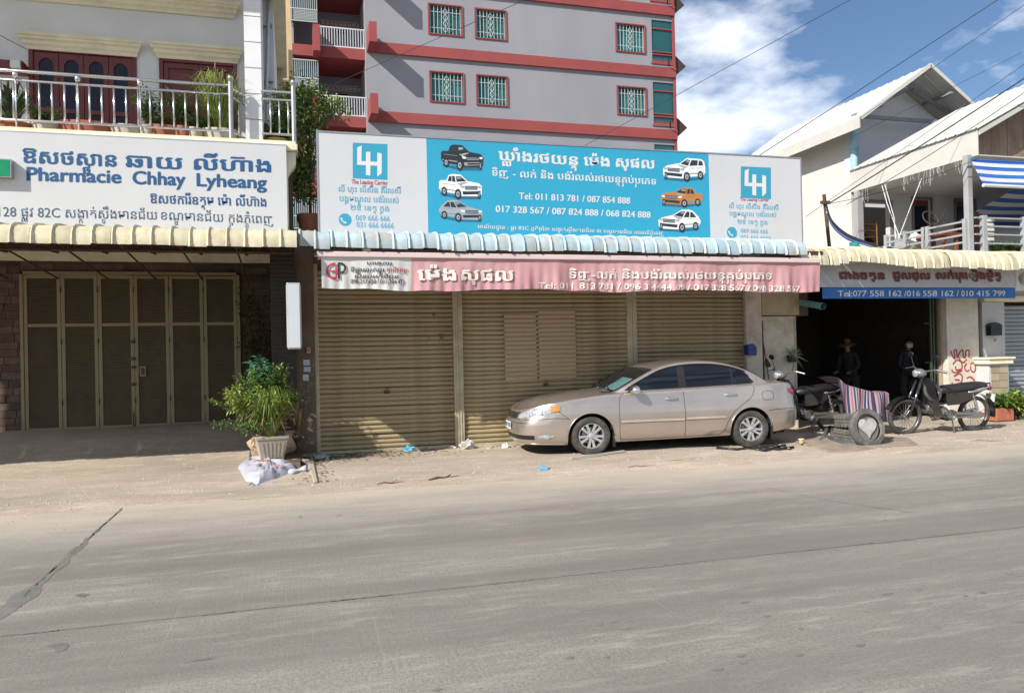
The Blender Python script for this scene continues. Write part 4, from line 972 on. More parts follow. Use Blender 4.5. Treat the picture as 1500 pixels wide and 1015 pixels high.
spray([[(822, 452), (830, 480), (842, 488), (838, 455), (850, 450), (852, 480)], [(855, 490), (866, 460), (880, 450), (884, 480), (894, 485), (896, 455), (912, 452), (910, 485)], [(862, 490), (880, 512), (900, 495)],
       [(832, 520), (850, 500), (872, 508), (876, 540), (850, 548), (845, 530)], [(826, 545), (836, 560), (866, 556), (878, 548)], [(900, 515), (890, 535), (902, 555), (914, 545)], [(918, 520), (934, 512), (944, 535), (938, 558), (922, 550), (920, 528)],
       [(836, 580), (862, 566), (878, 580), (872, 610), (848, 618), (834, 640)], [(842, 596), (866, 598)], [(900, 590), (918, 582), (938, 600), (942, 628), (930, 650)], [(828, 610), (826, 650)], [(870, 620), (862, 652)], [(878, 640), (900, 655), (920, 625), (906, 618), (888, 640)]])
# folding metal gate pushed aside
t = thing('concertina_gate', at(1368, 600, RYY), 'green steel folding gate pushed aside against the graffiti pillar', 'gate')
GG = mat('dark_green_steel', (.05, .075, .05), .6, .3, var=.3)
for i, px in enumerate((1363, 1367.5, 1372.5)):
    X = at(px, 500, RYY+.02+.03*i).x; m_ = MB(); m_.box(X-.014, X+.014, RYY+.0+.04*i, RYY+.035+.04*i, .02, 3.1); m_.build('gate_bar', GG, t)
for z in (.4, 1.2, 2.0, 2.6): MB().box(at(1362, 500, RYY).x, at(1374, 500, RYY).x, RYY+.125, RYY+.135, z, z+.03).build('link', GG, t)
# banner
KY = 12.0
bn_ = thing('shop_banner', (11.5, KY, 2.5), 'white and blue telephone number banner above the open repair shop', 'banner')
GV = mat('grey_white_banner', (.48, .49, .52), .6, var=.08, scale=2, dirt=(.3, .29, .28), damt=.35, dscale=2)
BV = mat('blue_banner', (.014, .13, .40), .5, var=.08)
kx0 = at(1205, 430, KY).x; kx1 = at(1487, 430, KY).x; kz0 = 2.47; kz1 = 3.07; kzm = at(1340, 421, KY).z
def ky(X): return KY+.012*sin(X*5)+.006*sin(X*13)
def strip_(x0, x1, z0, z1, m, nm, off=0):
    n = 80; m_ = MB(); m_.grid([[(lerp(x0, x1, i/n), ky(lerp(x0, x1, i/n))-off, z0) for i in range(n+1)], [(lerp(x0, x1, i/n), ky(lerp(x0, x1, i/n))-off, z1) for i in range(n+1)]]); return m_.build(nm, m, bn_, smooth=True)
strip_(kx0, kx1, kz0, kzm, BV, 'blue_field'); strip_(kx0-.08, kx1, kzm, kz1+.15, GV, 'grey_field'); strip_(kx0, kx1, kzm-.012, kzm-.004, mat('navy_print', (.01, .02, .1), .5), 'rule_line', .003)
MB().tube([(kx0-.1, KY+.02, kz1+.16), (kx1, KY+.02, kz1+.16)], .02, 6).build('top_pole', STEEL, bn_)
def bw(txt, a_, b_, h, m, off=.004, **k): return write(txt, a_, b_, KY, h, m, bn_, surf=lambda X, Z: ky(X)-off, **k)
bw('Tel:077 558 162 /016 558 162 / 010 415 799', (1226, 434.5), (1472, 434), .155, WHITE, bold=.025)
MRN = mat('maroon_print', (.20, .04, .045), .5); BLKP = mat('black_outline_print', (.05, .04, .04), .5)
for off, m, dx in ((.004, BLKP, 1.5), (.007, MRN, 0)):
    bw('ជាងចតុន', (1228+dx, 408+dx), (1295+dx, 408.5+dx), .19, m, off, bold=.03); bw('ជួសជុល', (1306+dx, 408+dx), (1362+dx, 408.5+dx), .19, m, off, bold=.03)
    bw('លក់េគ{រ}ឿងម៉ូតូ', (1370+dx, 408+dx), (1464+dx, 408+dx), .19, m, off, bold=.03)
# blue-green pipe
t = thing('plastic_pipe', at(1190, 447, 12.2), 'pale blue-green plastic pipe end sticking out beside the telephone banner', 'pipe')
a = at(1172, 443, 12.55); b = at(1206, 449, 12.0); PIPE = mat('bluegreen_plastic', (.12, .25, .26), .4)
MB().tube([a, b], .062, 16, cap=False).build('outer_wall', PIPE, t, smooth=True); MB().tube([a, b], .052, 16, cap=False).build('bore', mat('pipe_bore', (.05, .1, .11), .6), t, smooth=True)
d = (b-a).normalized(); MB().tube([b-d*.05, b+d*.004], [.068, .068], 16, cap=False).build('collar', PIPE, t, smooth=True)
# next unit: plastered wall, black letter box, pedestal, grey shutter
nu = thing('corner_unit', (14.5, 13, 0), 'pale plastered shop front with grey roller shutter at the right edge', 'building')
LG = mat('pale_grey_plaster', (.50, .50, .50), .85, var=.1, scale=2, dirt=(.3, .29, .27), damt=.4, dscale=2)
px0 = at(1437.5, 500, RYY).x; px1 = at(1470, 500, RYY).x
MB().box(px0, px1, RYY-.04, RYY+.3, -.05, 2.44).build('wall_pier', LG, nu, bevel=.006)
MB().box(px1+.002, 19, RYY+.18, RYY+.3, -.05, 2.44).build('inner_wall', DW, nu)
MB().box(px0-.02, 19, RYY-.12, RYY+.3, 2.445, 2.56).build('lintel', PC, nu); MB().box(px0-.02, 19, RYY-.02, RYY+.3, 2.565, 3.3).build('upper_wall', LG, nu)
ped = MB(); a = at(1446, 560, 12.35); b = at(1480, 560, 12.35); zt2 = at(1460, 524, 12.35).z
MB().box(a.x+.06, b.x-.04, 12.35, RYY-.05, 0, zt2-.13).build('pedestal_core', LG, nu)
TILC = mat('beige_wall_tile', (.36, .29, .2), .6, var=.15, rnd=.25)
n = 5; H_ = zt2-.16
for r_ in range(7):
    for c_ in range(2):
        x0 = lerp(a.x+.09, b.x-.07, c_/2); x1 = lerp(a.x+.09, b.x-.07, (c_+1)/2); z0 = .06+r_*(H_-.06)/7
        MB().box(x0+.006, x1-.006, 12.335, 12.349, z0+.006, z0+(H_-.06)/7-.006).build('tile', TILC, nu)
m_ = MB(); m_.box(a.x, b.x+.02, 12.28, RYY-.05, zt2-.125, zt2-.03); m_.box(a.x-.03, b.x+.05, 12.25, RYY-.05, zt2-.029, zt2+.01); m_.build('pedestal_cap', PC, nu, bevel=.01)
shutter(px1+.02, 17.5, RYY+.08, 0, 2.43, .085, mat('grey_blue_shutter', (.28, .31, .35), .5, .2, var=.15, rnd=.1), 'grey-blue roller shutter at the right edge of the photo', None, 9)
t = thing('letter_box', at(1457, 483, RYY-.1), 'black house-shaped letter box on the pale pier at right', 'letter box')
c = at(1457, 483, RYY-.12)
MB().prism([(c.x-.155, c.z-.12), (c.x+.14, c.z-.12), (c.x+.15, c.z+.08), (c.x+.17, c.z+.075), (c.x+.1, c.z+.13), (c.x-.0, c.z+.155), (c.x-.1, c.z+.13), (c.x-.18, c.z+.075), (c.x-.15, c.z+.08)], RYY-.17, RYY-.045).build('box_body', BLACK, t, bevel=.006)
MB().box(c.x-.09, c.x+.09, RYY-.176, RYY-.171, c.z+.02, c.z+.035).build('slot', DARK, t); MB().tube([(c.x-.0, RYY-.1, c.z-.19), (c.x+.03, RYY-.12, c.z-.21), (c.x, RYY-.1, c.z-.24)], .01, 5).build('hook', RUST, t)
t = thing('blue_downpipe', at(1435.5, 500, RYY), 'dark blue downpipe between graffiti pillar and grey pier', 'pipe')
X = (gb_+px0)/2; MB().tube([(X, RYY+.02, 0), (X, RYY+.02, 2.44)], .035, 10).build('pipe', mat('dark_blue_pipe', (.03, .07, .12), .5), t, smooth=True)
MB().tube([(X, RYY+.02, .9), (X, RYY+.02, 1.05)], .045, 10).build('socket', mat('dark_blue_pipe', (.03, .07, .12)), t, smooth=40)
# AC box at the edge
t = thing('air_conditioner', at(1494, 410, 12.1), 'white outdoor air conditioner unit hanging at the right edge', 'air conditioner')
a = at(1487, 392, 12.1); b = at(1490, 425, 12.1); WPL = mat('white_plastic', (.62, .62, .6), .5, var=.08)
MB().box(a.x, a.x+.8, 12.1, 12.4, b.z, a.z).build('casing', WPL, t, bevel=.015)
for k in range(5): MB().lathe([(.03+k*.022, 0), (.036+k*.022, -.004), (.03+k*.022, -.006)], 20, Matrix.Translation((a.x+.2, 12.094, (a.z+b.z)/2)) @ Matrix.Rotation(R_(90), 4, 'X')).build('fan_guard', DARK, t)

# ================================================================== TERRACE HOUSE (right)
WSH = mat('white_roof_sheet', (.48, .475, .445), .5, 0, var=.08, scale=1.5, dirt=(.42, .38, .3), damt=.35, dscale=1.3)
GW = mat('grey_white_house_wall', (.52, .53, .55), .85, var=.08, scale=1, dirt=(.4, .4, .4), damt=.3)
BRD = mat('brown_grey_board', (.22, .16, .11), .8, var=.3, scale=4)
GP = mat('grey_painted_post', (.30, .31, .32), .5, var=.12, scale=3)
CW = mat('cream_side_wall', (.55, .525, .49), .85, var=.06, scale=1, dirt=(.45, .38, .3), damt=.4, dscale=1.1, bump=.1)
th_ = thing('terrace_house', (16, 14.5, 3.4), 'upper floor house with white sheet roof, open terrace and grey posts', 'house')
EX = 13.6; FY = 12.5; EZ0 = 5.44; EZ1 = 5.98; RBY = 16.25
WY = 16.1
# roof: fascia sheet, ribbed slope up to the ridge, other slope
m_ = MB(); m_.box(EX-.02, EX, FY, RBY, EZ0, EZ1); m_.build('eave_fascia', WSH, th_)
ridX, ridZ = EX+3.4, EZ1+3.4*.52
def sheet(x0, z0, x1, z1, ya, yb, nm, par, m, pitch=.25):
    n = max(1, int((yb-ya)/pitch)); p_ = (yb-ya)/n; L = sqrt((x1-x0)**2+(z1-z0)**2); nx_, nz_ = -(z1-z0)/L, (x1-x0)/L
    if nz_ < 0: nx_, nz_ = -nx_, -nz_
    for i in range(n):
        y = ya+i*p_; m_ = MB(); cc = [(0, 0), (.08, .018), (.2, .018), (.28, 0), (.62, .004), (1.0, 0)]
        r1 = [(x0+nx_*h, y+c_*p_, z0+nz_*h) for c_, h in cc]; r2 = [(x1+nx_*h, y+c_*p_, z1+nz_*h) for c_, h in cc]
        m_.grid([r1, r2]); m_.grid([[(a, b, c_-.012) for a, b, c_ in r] for r in (r2, r1)]); m_.build(nm, m, par)
sheet(EX-.06, EZ1-.0, ridX, ridZ, FY-.05, RBY+.05, 'roof_sheet', th_, WSH); sheet(ridX, ridZ, ridX+3.4, EZ1, FY-.05, RBY+.05, 'roof_sheet', th_, WSH)
# gable boards with a white verge
bw_ = .22; x = EX+.1
while x < ridX+3.0:
    zt3 = EZ1+.02+min(x+bw_/2-EX, 2*3.4-(x+bw_/2-EX))*.52-.10
    m_ = MB(); m_.box(x+.004, x+bw_-.004, FY+.38+random.random()*.01, FY+.41, EZ0-.05, zt3); m_.build('gable_board', BRD, th_); x += bw_
m_ = MB(); m_.prism([(EX, EZ1-.13), (EX+3.4, ridZ-.13), (EX+3.4, ridZ-.02), (EX, EZ1-.02)], FY-.03, FY-.005); m_.build('verge_board', WSH, th_)
m_ = MB(); m_.box(EX+.02, 20, FY+.3, FY+.42, EZ0-.14, EZ0-.055); m_.build('tie_beam', PC, th_)
MB().box(EX+.0, 20, FY+.02, RBY, EZ0-.0+.0, EZ0+.02).build('ceiling_sheet', GW, th_)
# back wall with doors
def wx(px, Y=WY): return at(px, 300, Y).x
xw0 = wx(1262)-.17
holes = [(wx(1264), wx(1303), 3.46, at(1280, 297, WY).z), (wx(1338), wx(1362), 3.46, at(1350, 293, WY).z), (wx(1400), wx(1426), 3.46, at(1410, 295, WY).z)]
m_ = MB(); wallgrid(m_, xw0, 21, 3.46, 5.44, WY, holes, .15); m_.build('back_wall', GW, th_)
MB().box(xw0-.06, xw0+.10, WY-.14, WY-.01, 3.46, 5.43).build('corner_post', GP, th_)
DR = mat('dark_red_door', (.13, .03, .03), .5, var=.2)
for i, (a, b, c_, d) in enumerate(holes):
    m_ = MB(); 
    for (x0, x1, z0, z1) in ((a-.07, a, c_, d+.07), (b, b+.07, c_, d+.07), (a, b, d, d+.07)): m_.box(x0, x1, WY-.03, WY+.0-.002, z0, z1)
    fo = m_.build('door_frame', mat('dark_grey_frame', (.16, .16, .16), .6), th_)
    if i == 0:
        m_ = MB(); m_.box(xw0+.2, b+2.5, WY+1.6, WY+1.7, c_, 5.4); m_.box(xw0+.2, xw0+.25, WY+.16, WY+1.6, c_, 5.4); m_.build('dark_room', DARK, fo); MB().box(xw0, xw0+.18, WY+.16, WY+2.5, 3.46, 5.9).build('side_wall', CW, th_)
    else: MB().box(a, b, WY+.05, WY+.09, c_, d).build('door_leaf', DR, fo); MB().box(a+.08, b-.08, WY+.035, WY+.049, c_+.5, d-.15).build('door_pane', DGL, fo)
t = thing('wooden_rack', (wx(1285), WY+.5, 3.46), 'orange wooden shelf rack inside the left terrace doorway', 'shelf')
WD = mat('orange_wood', (.32, .15, .05), .6, var=.25)
for X in (wx(1270), wx(1296)): MB().box(X-.02, X+.02, WY+.3, WY+.34, 3.46, 4.75).build('upright', WD, t)
for i in range(8): MB().box(wx(1270)+.021, wx(1296)-.021, WY+.3, WY+.5, 3.55+i*.16, 3.575+i*.16).build('shelf_board', WD, t)
# posts, rails
MB().box(13.30, 13.42, FY-.0, FY+.12, 3.46, EZ0-.002).build('front_post', GP, th_, bevel=.006)
MB().box(EX-.6, EX-.02, RBY-.12, RBY-.02, 3.46, EZ0).build('rear_post', GP, th_) if False else None
tr = thing('terrace_railing', (13.3, 14, 3.46), 'grey steel railing with three bars round the open terrace', 'railing')
RX_ = 13.28
for py0, nm in ((323.5, 'top_rail'), (333, 'bar'), (343, 'bar'), (354, 'bar')):
    z = atX(1418, py0, RX_).z; MB().box(RX_-.02, RX_+.02, 12.55, atX(1296, 352, RX_).y, z-.018, z+.018).build(nm, GP, tr)
for px in (1298, 1326, 1353, 1359, 1414):
    y = atX(px, 340, RX_).y; MB().box(RX_-.035, RX_+.035, y-.04, y+.04, 3.46, atX(1418, 323.5, RX_).z+.05).build('rail_post', GP, tr)
fy2 = 12.5
for py0 in (320, 332, 344, 357): z = at(1460, py0, fy2).z; MB().box(at(1428, 340, fy2).x, 20, fy2-.02, fy2+.02, z-.015, z+.015).build('bar', GP, tr)
for px in (1441, 1500): X = at(px, 340, fy2).x; MB().box(X-.05, X+.05, fy2-.05, fy2+.05, 3.46, at(1460, 318, fy2).z+.02).build('rail_post', GP, tr)
# striped sun blinds
STB = mat('blue_stripe_canvas', (.02, .10, .38), .8, var=.1); STW = mat('white_stripe_canvas', (.48, .50, .52), .8, var=.08)
def striped(x0, x1, pts, label, n=9, wv=.03):
    t = thing('striped_blind', (x0, pts[0][0], pts[0][1]), label, 'awning', 'blue and white striped awning blinds'); m_ = MB()
    for i in range(n):
        a = i/n; b = (i+1)/n; rows = []
        for q in (a, b):
            y = lerp(pts[0][0], pts[1][0], q); z = lerp(pts[0][1], pts[1][1], q); rows.append([(lerp(x0, x1, k/24), y+wv*sin(k*.9)*q, z-.01*sin(k*.5)) for k in range(25)])
        m_ = MB(); m_.grid(rows[::-1]); m_.build('stripe', STB if i % 2 == 0 else STW, t, smooth=True)
    return t
za = at(1440, 233, 12.45).z; zb2 = at(1440, 271, 12.2).z
t = striped(at(1424, 250, 12.4).x, 19, [(12.45, za), (12.15, zb2)], 'blue and white striped blind in sun, hung from the terrace roof', 7)
MB().tube([(at(1424, 250, 12.4).x, 12.15, zb2-.02), (19, 12.15, zb2-.02)], .035, 8).build('bottom_bar', WPL, t)
m_ = MB(); t = striped(at(1452, 300, 14.2).x, 20.5, [(13.6, at(1450, 276, 13.6).z), (15.3, at(1450, 330, 15.3).z)], 'shaded blue and white striped blind lower inside the terrace', 9)
# terrace clutter
t = thing('wooden_bench', at(1388, 350, 13.6), 'reddish brown wooden bench top on the terrace behind the railing', 'bench')
a = at(1362, 349, 13.7); b = at(1414, 334, 13.3); WR_ = mat('red_brown_wood', (.26, .08, .035), .5, var=.2)
MB().box(a.x, b.x-.05, 13.3, 14.1, a.z+.0, a.z+.07).build('bench_top', WR_, t, bevel=.01)
for X in (a.x+.08, b.x-.15): 
    for Y in (13.4, 14.0): MB().box(X-.03, X+.03, Y-.03, Y+.03, 3.46, a.z-.001).build('leg', WR_, t)
t = thing('bicycle_wheel', at(1362, 322, 14.2), 'black bicycle wheel propped above the wooden terrace bench', 'bicycle')
c = at(1363, 320, 14.2)
for k, r_ in enumerate((.17, )):
    pts = [c+Vector((cos(q*pi/9)*r_*1.15, sin(q*pi/9)*.09, sin(q*pi/9)*r_)) for q in range(19)]; MB().tube(pts, .015, 6).build('tyre', RUBBER, t, smooth=True)
MB().tube([c, c+Vector((.22, 0, -.12)), c+Vector((.35, 0, -.02)), c+Vector((.42, 0, .2))], .012, 6).build('frame', BLACK, t)
t = thing('white_sack', at(1341, 355, 14.3), 'white bundle tied up behind the terrace railing', 'sack')
def lump(mb, c, rx, ry, rz, seed, n=12, m=9, amp=.15):
    rows = []
    for i in range(m+1):
        th = pi*i/m; row = []
        for j in range(n):
            ph = 2*pi*j/n; d = Vector((sin(th)*cos(ph), sin(th)*sin(ph), cos(th))); k = 1+amp*mn.noise(d*2.2+Vector((seed, seed*2, 0)))*2
            row.append((c[0]+d.x*rx*k, c[1]+d.y*ry*k, c[2]+d.z*rz*k))
        rows.append(row)
    mb.grid(rows, closeu=True)
m_ = MB(); c = at(1341, 354, 14.3); lump(m_, c, .22, .2, .17, 3); m_.build('sack_body', WPL, t, smooth=True)
m_ = MB(); m_.tube([c+Vector((0, 0, .14)), c+Vector((.02, 0, .24))], [.05, .02], 8); m_.build('tied_neck', WPL, t)
t = thing('rusty_machine', at(1452, 340, 13.2), 'rusty brown machine with a round barrel at the terrace corner', 'machine')
c = at(1427, 330, 12.9); MB().box(c.x-.06, c.x+.08, 12.85, 13.05, 3.46, c.z+.28).build('rusty_plate', RUST, t); MB().tube([(c.x+.1, 12.9, 4.0), (c.x+.25, 12.9, 3.6)], .05, 8).build('barrel', RUST, t)
t = thing('block_stack', at(1448, 345, 13.0), 'stack of white broken blocks behind the terrace corner railing', 'stack')
for i in range(6): c = at(1449, 358-i*7, 13.0); MB().box(c.x-.09+random.uniform(-.02, .02), c.x+.09, 12.95, 13.15, c.z-.035, c.z+.035).build('block', WPL, t, bevel=.01)

# ================================================================== GABLE HOUSE (behind)
gh = thing('gable_house', (17, 20, 3), 'white gabled house with open truss under its roof, behind the terrace', 'house')
CW_ = mat('cream_side_wall', (.66, .60, .53), .85, var=.06, scale=1, dirt=(.45, .38, .3), damt=.4, dscale=1.1, bump=.1)
GFY = 18.0; HX = 15.07; GEY = 16.9
p = at(1260, 172, GEY); ex, ez = p.x, p.z; p = at(1362, 95, GEY); rx_, rz_ = p.x, p.z; sl_ = (rz_-ez)/(rx_-ex)
hw_ = rx_-ex; exr = rx_+hw_*1.05; ezr = rz_-hw_*1.05*sl_; YB = 23.6
XR = 2*rx_-HX
MB().box(HX, HX+.2, GFY+.21, YB-.3, 0, ez+(HX-ex)*sl_-.15).build('side_wall', CW, gh)
pts = [(HX, 0), (XR, 0), (XR, ez+(HX-ex)*sl_-.2), (rx_, rz_-.25), (HX, ez+(HX-ex)*sl_-.2)]
m_ = MB(); m_.prism(pts, GFY, GFY+.2); m_.build('gable_wall', mat('blue_white_gable_wall', (.60, .62, .66), .85, var=.05, scale=1), gh)
MB().box(HX-.03, HX+.12, GFY-.03, GFY+.21, 3, ez+(HX-ex)*sl_-.22).build('corner_column', GW, gh)
sheet(ex, ez, rx_, rz_, GEY, YB, 'roof_sheet', gh, WSH, .3); sheet(rx_, rz_, exr, ezr, GEY, YB, 'roof_sheet', gh, WSH, .3)
MB().box(ex-.03, ex-.0, GEY, YB, ez-.28, ez+.02).build('eave_board', WSH, gh)
# verge flashing and gable truss
def bar2(a, b, y0, y1, w_, nm, m):
    d = Vector((b[0]-a[0], b[1]-a[1])).normalized(); n_ = Vector((-d.y, d.x))*w_/2
    MB().prism([(a[0]-n_.x, a[1]-n_.y), (b[0]-n_.x, b[1]-n_.y), (b[0]+n_.x, b[1]+n_.y), (a[0]+n_.x, a[1]+n_.y)], y0, y1).build(nm, m, gh)
TRS = mat('grey_truss_steel', (.22, .23, .25), .6, .2, var=.15)
bar2((ex, ez-.02), (rx_, rz_-.02), GEY-.05, GEY-.02, .10, 'verge_flashing', WSH); bar2((rx_, rz_-.02), (exr, ezr-.02), GEY-.05, GEY-.02, .10, 'verge_flashing', WSH)
T0 = at(1270, 171, 17.6); T1 = at(1392, 181, 17.6); TP = at(1352, 127, 17.6)
zt4 = ez+.35
bar2((ex+.35, zt4-.1), (exr-.2, zt4-.1), 17.5, 17.56, .10, 'tie_beam', TRS)
bar2((ex+.35, zt4-.1), (rx_-.1, rz_-.45), 17.57, 17.63, .10, 'rafter', TRS); bar2((exr-.35, zt4-.1), (rx_+.05, rz_-.45), 17.57, 17.63, .10, 'rafter', TRS)
for q in (.33, .66):
    a = Vector((lerp(rx_, exr, q), 0, lerp(rz_, ezr, q)-.10)); MB().box(a.x-.05, a.x+.05, GEY+.05, GFY-.01, a.z-.07, a.z).build('purlin', TRS, gh)
    a = Vector((lerp(rx_, ex, q), 0, lerp(rz_, ez, q)-.10)); MB().box(a.x-.05, a.x+.05, GEY+.05, GFY-.01, a.z-.07, a.z).build('purlin', TRS, gh)
# pale panel notch and ledge
m_ = MB(); m_.box(13.0, 15.5, 19.0, 23, 3.47, 4.75); m_.build('rear_ledge', mat('stained_ledge', (.34, .31, .27), .9, var=.3), gh)
t = thing('blue_drainpipe', at(1253, 230, 17.8), 'pale blue plastic drainpipe on the gable house corner', 'pipe')
a = at(1250, 178, 17.85); b = at(1254, 262, 17.85); PBL = mat('pale_blue_plastic', (.30, .50, .60), .4)
MB().tube([(a.x, 17.85, 4.6), (a.x, 17.85, a.z)], .10, 12).build('pipe', PBL, t, smooth=40); MB().tube([(a.x, 17.85, b.z+.8), (a.x, 17.85, b.z+.95)], .125, 12).build('collar', PBL, t, smooth=40)

# ================================================================== WIRES
WIRE = mat('black_cable', (.02, .02, .022), .6)
def wire(a, b, Ya, Yb, r, sag, label, ext=(0, 0)):
    A = at(*a, Ya); B = at(*b, Yb); d = B-A; A2 = A-d*ext[0]; B2 = B+d*ext[1]
    t = thing('overhead_cable', tuple(A2), label, 'cable', 'overhead cables crossing the sky')
    MB().tube(bez(A2, B2, sag, 24), r, 5).build('cable', WIRE, t)
    return t
wire((770, 0), (545, 99), 22, 28, 0.0099, .0, 'thin cable crossing the grey block between its paired windows', (1.2, .3))
wire((1246, 0), (905, 187), 18, 26, 0.0093, .0, 'single thin cable climbing across the open sky beside the grey block', (.6, .8))
wire((1462, 0), (1094, 240), 13, 15, 0.0087, .0, 'cable passing over the white gable roof towards the billboard', (.5, .15))
wire((1500, 8), (1262, 172), 13, 15, 0.0062, .0, 'cable from top right corner down to the gable eave', (.5, .0))
wire((1500, 76), (1290, 180), 13, 14.5, 0.0050, .0, 'very thin cable above the terrace roof ridge', (.5, .2))
wire((1500, 95), (1180, 318), 12, 14, 0.0056, .0, 'thin cable slanting past the terrace roof to the billboard edge', (.5, .0))
wire((1500, 112), (1215, 298), 11.5, 13.0, 0.0136, .05, 'thick black cable slanting across the terrace roof', (.5, .0))
wire((1500, 128), (1240, 300), 11.5, 13.0, 0.0074, .12, 'second black cable beside the thick one over the terrace', (.5, .0))
wire((1434, 232), (1212, 299), 12.4, 13.0, 0.0062, .1, 'cable slung under the terrace eave to the short pole', (0, .0))
wire((0, 50), (38, 72), 12.8, 13.5, 0.0050, .02, 'short cable at the top left beside the red doors', (1, 0))
t = thing('cable_pole', at(1210, 345, 13.2), 'short dark leaning pole carrying cables beside the billboard', 'pole')
a = at(1216, 350, 13.2); b = at(1207, 285, 13.2); MB().tube([a+Vector((0, 0, -.4)), b], .035, 8).build('pole_shaft', RUST, t)
MB().box(b.x-.1, b.x+.1, 13.14, 13.2, b.z-.2, b.z-.14).build('cross_arm', RUST, t)
t = thing('cable_bundle', at(1235, 340, 13.0), 'drooping bundle of black and blue cables running onto the canopy', 'cable')
for i, col in enumerate((WIRE, WIRE, BLUBX, STEEL, BLUBX, WPL)):
    o_ = i*.045; pts = [at(1211, 300+i*2, 13.0), at(1218, 322+i*2, 12.9), at(1238, 341+i*2, 12.7), at(1262, 352+i*1.5, 12.5), at(1290, 362+i, 12.3)]
    P2 = []
    for k in range(len(pts)-1):
        a = pts[max(k-1, 0)]; b = pts[k]; c_ = pts[k+1]; d = pts[min(k+2, len(pts)-1)]
        for q in range(5): tt = q/5; P2.append(.5*((2*b)+(c_-a)*tt+(2*a-5*b+4*c_-d)*tt*tt+(-a+3*b-3*c_+d)*tt**3))
    MB().tube(P2, .013, 5).build('strand', col, t)
t = thing('blue_bucket', at(1251, 362, 12.6), 'small teal bucket on the canopy by the cable bundle', 'bucket')
c = at(1252, 368, 12.6); MB().lathe([(0, 0), (.08, 0), (.10, .17), (.095, .17), (.08, .01)], 14, Matrix.Translation(c)).build('bucket_body', mat('teal_plastic', (.03, .22, .24), .4), t, smooth=40)
MB().tube([c+Vector((-.1, 0, .16)), c+Vector((0, -.03, .1)), c+Vector((.1, 0, .16))], .006, 5).build('handle', STEEL, t)
t = thing('tarpaulin_scrap', at(1280, 358, 12.9), 'crumpled pale blue and white plastic sheet lying on the canopy', 'plastic sheet')
m_ = MB(); rows = []
for j in range(8): rows.append([(lerp(at(1255, 355, 12.8).x, at(1330, 362, 12.8).x, i/20), 12.4+j*.09, 3.47+.10*abs(mn.noise(Vector((i*.4, j*.5, 1))))*3*(1-i/24)) for i in range(21)])
m_.grid(rows); m_.build('sheet', mat('pale_tarp', (.45, .55, .66), .5, var=.4, scale=5), t, smooth=True)
# strings hanging from the eave
t = thing('hanging_strings', (EX, 14.5, 5.4), 'pale strings and dry vines hanging from the terrace eave', 'strings')
rnd = random.Random(4); m_ = MB()
for i in range(34):
    y = rnd.uniform(FY+.2, RBY-.2); L = rnd.uniform(.1, .4); m_.tube([(EX-.02, y, EZ0+.02), (EX-.03+rnd.uniform(-.03, .03), y+rnd.uniform(-.04, .04), EZ0-L*.5), (EX-.02, y+rnd.uniform(-.06, .06), EZ0-L)], .004, 3)
m_.build('short_strings', WPL, t, kind='stuff')
for (a_, b_, c__) in (((1292, 272), (1300, 300), (1318, 348)), ((1350, 262), (1335, 300), (1316, 350)), ((1296, 270), (1310, 320), (1312, 350))):
    MB().tube([at(*a_, 13.4), at(*b_, 13.2), at(*c__, 12.9)], .008, 4).build('string', WPL, t)
# ================================================================== SEDAN
PAINT = mat('champagne_metallic_paint', (.48, .415, .375), .25, .72, var=.04, scale=1.2, dirt=(.30, .235, .18), damt=.35, dscale=1.4, coat=1)
CHROME = mat('chrome', (.75, .75, .76), .12, 1, var=.03)
GLASS = mat('tinted_car_glass', (.006, .008, .013), .05, 0, var=.05, spec=.35)
BTRIM = mat('black_trim', (.014, .013, .013), .45, var=.1)
ALLOY = mat('alloy_rim', (.60, .60, .60), .3, .7, var=.1, dirt=(.3, .25, .2), damt=.35, dscale=5)
LENS = mat('headlight_lens', (.36, .38, .39), .15, .1, var=.6, scale=16, coat=1)
car = thing('parked_sedan', (0, 0, 0), 'champagne metallic four-door sedan parked in front of the brown shutters', 'car', local=True)
YC = .85
plan = [(-1.09, 0), (-1.085, .2), (-1.05, .42), (-.98, .58), (-.86, .69), (-.65, .765), (-.35, .812), (0, .835), (.6, .848), (1.5, .85), (2.3, .846), (2.85, .825), (3.2, .785), (3.42, .72), (3.54, .60), (3.60, .40), (3.625, .2), (3.63, 0)]
arc_ = [0]
for a, b in zip(plan, plan[1:]): arc_.append(arc_[-1]+sqrt((a[0]-b[0])**2+(a[1]-b[1])**2))
PXs = list(zip(arc_, [p[0] for p in plan])); PWs = list(zip(arc_, [p[1] for p in plan])); STOT = arc_[-1]
def pl(s): return smooth_i(s, PXs), max(0, smooth_i(s, PWs))
def s_of_x(x):
    lo, hi = 0, STOT
    for _ in range(40):
        m = (lo+hi)/2
        if pl(m)[0] < x: lo = m
        else: hi = m
    return (lo+hi)/2
ZB = [(-1.09, .705), (-.98, .745), (-.8, .79), (-.5, .845), (-.1, .895), (.3, .935), (.7, .955), (1.5, .975), (2.3, 1.0), (2.8, 1.02), (3.2, 1.035), (3.5, 1.02), (3.63, .99)]
def zb2_(x): return smooth_i(x, ZB)
def off(s, z):
    x = pl(s)[0]
    side = interp(z, [(.17, -.075), (.23, -.03), (.30, -.004), (.42, .008), (.56, .012), (.66, .010), (.80, -.004), (.90, -.022), (1.02, -.045)])
    fr = interp(z, [(.17, -.06), (.24, -.01), (.34, .022), (.50, .030), (.58, .012), (.62, -.012), (.70, -.045), (.78, -.075), (.85, -.09)])
    re = interp(z, [(.22, -.06), (.32, 0), (.45, .025), (.62, .028), (.68, .0), (.80, -.012), (.95, -.03), (1.03, -.05)])
    wf = max(0, min(1, (-.55-x)/.35)); wr = max(0, min(1, (x-3.15)/.3))
    return side*(1-wf-wr)+fr*wf+re*wr
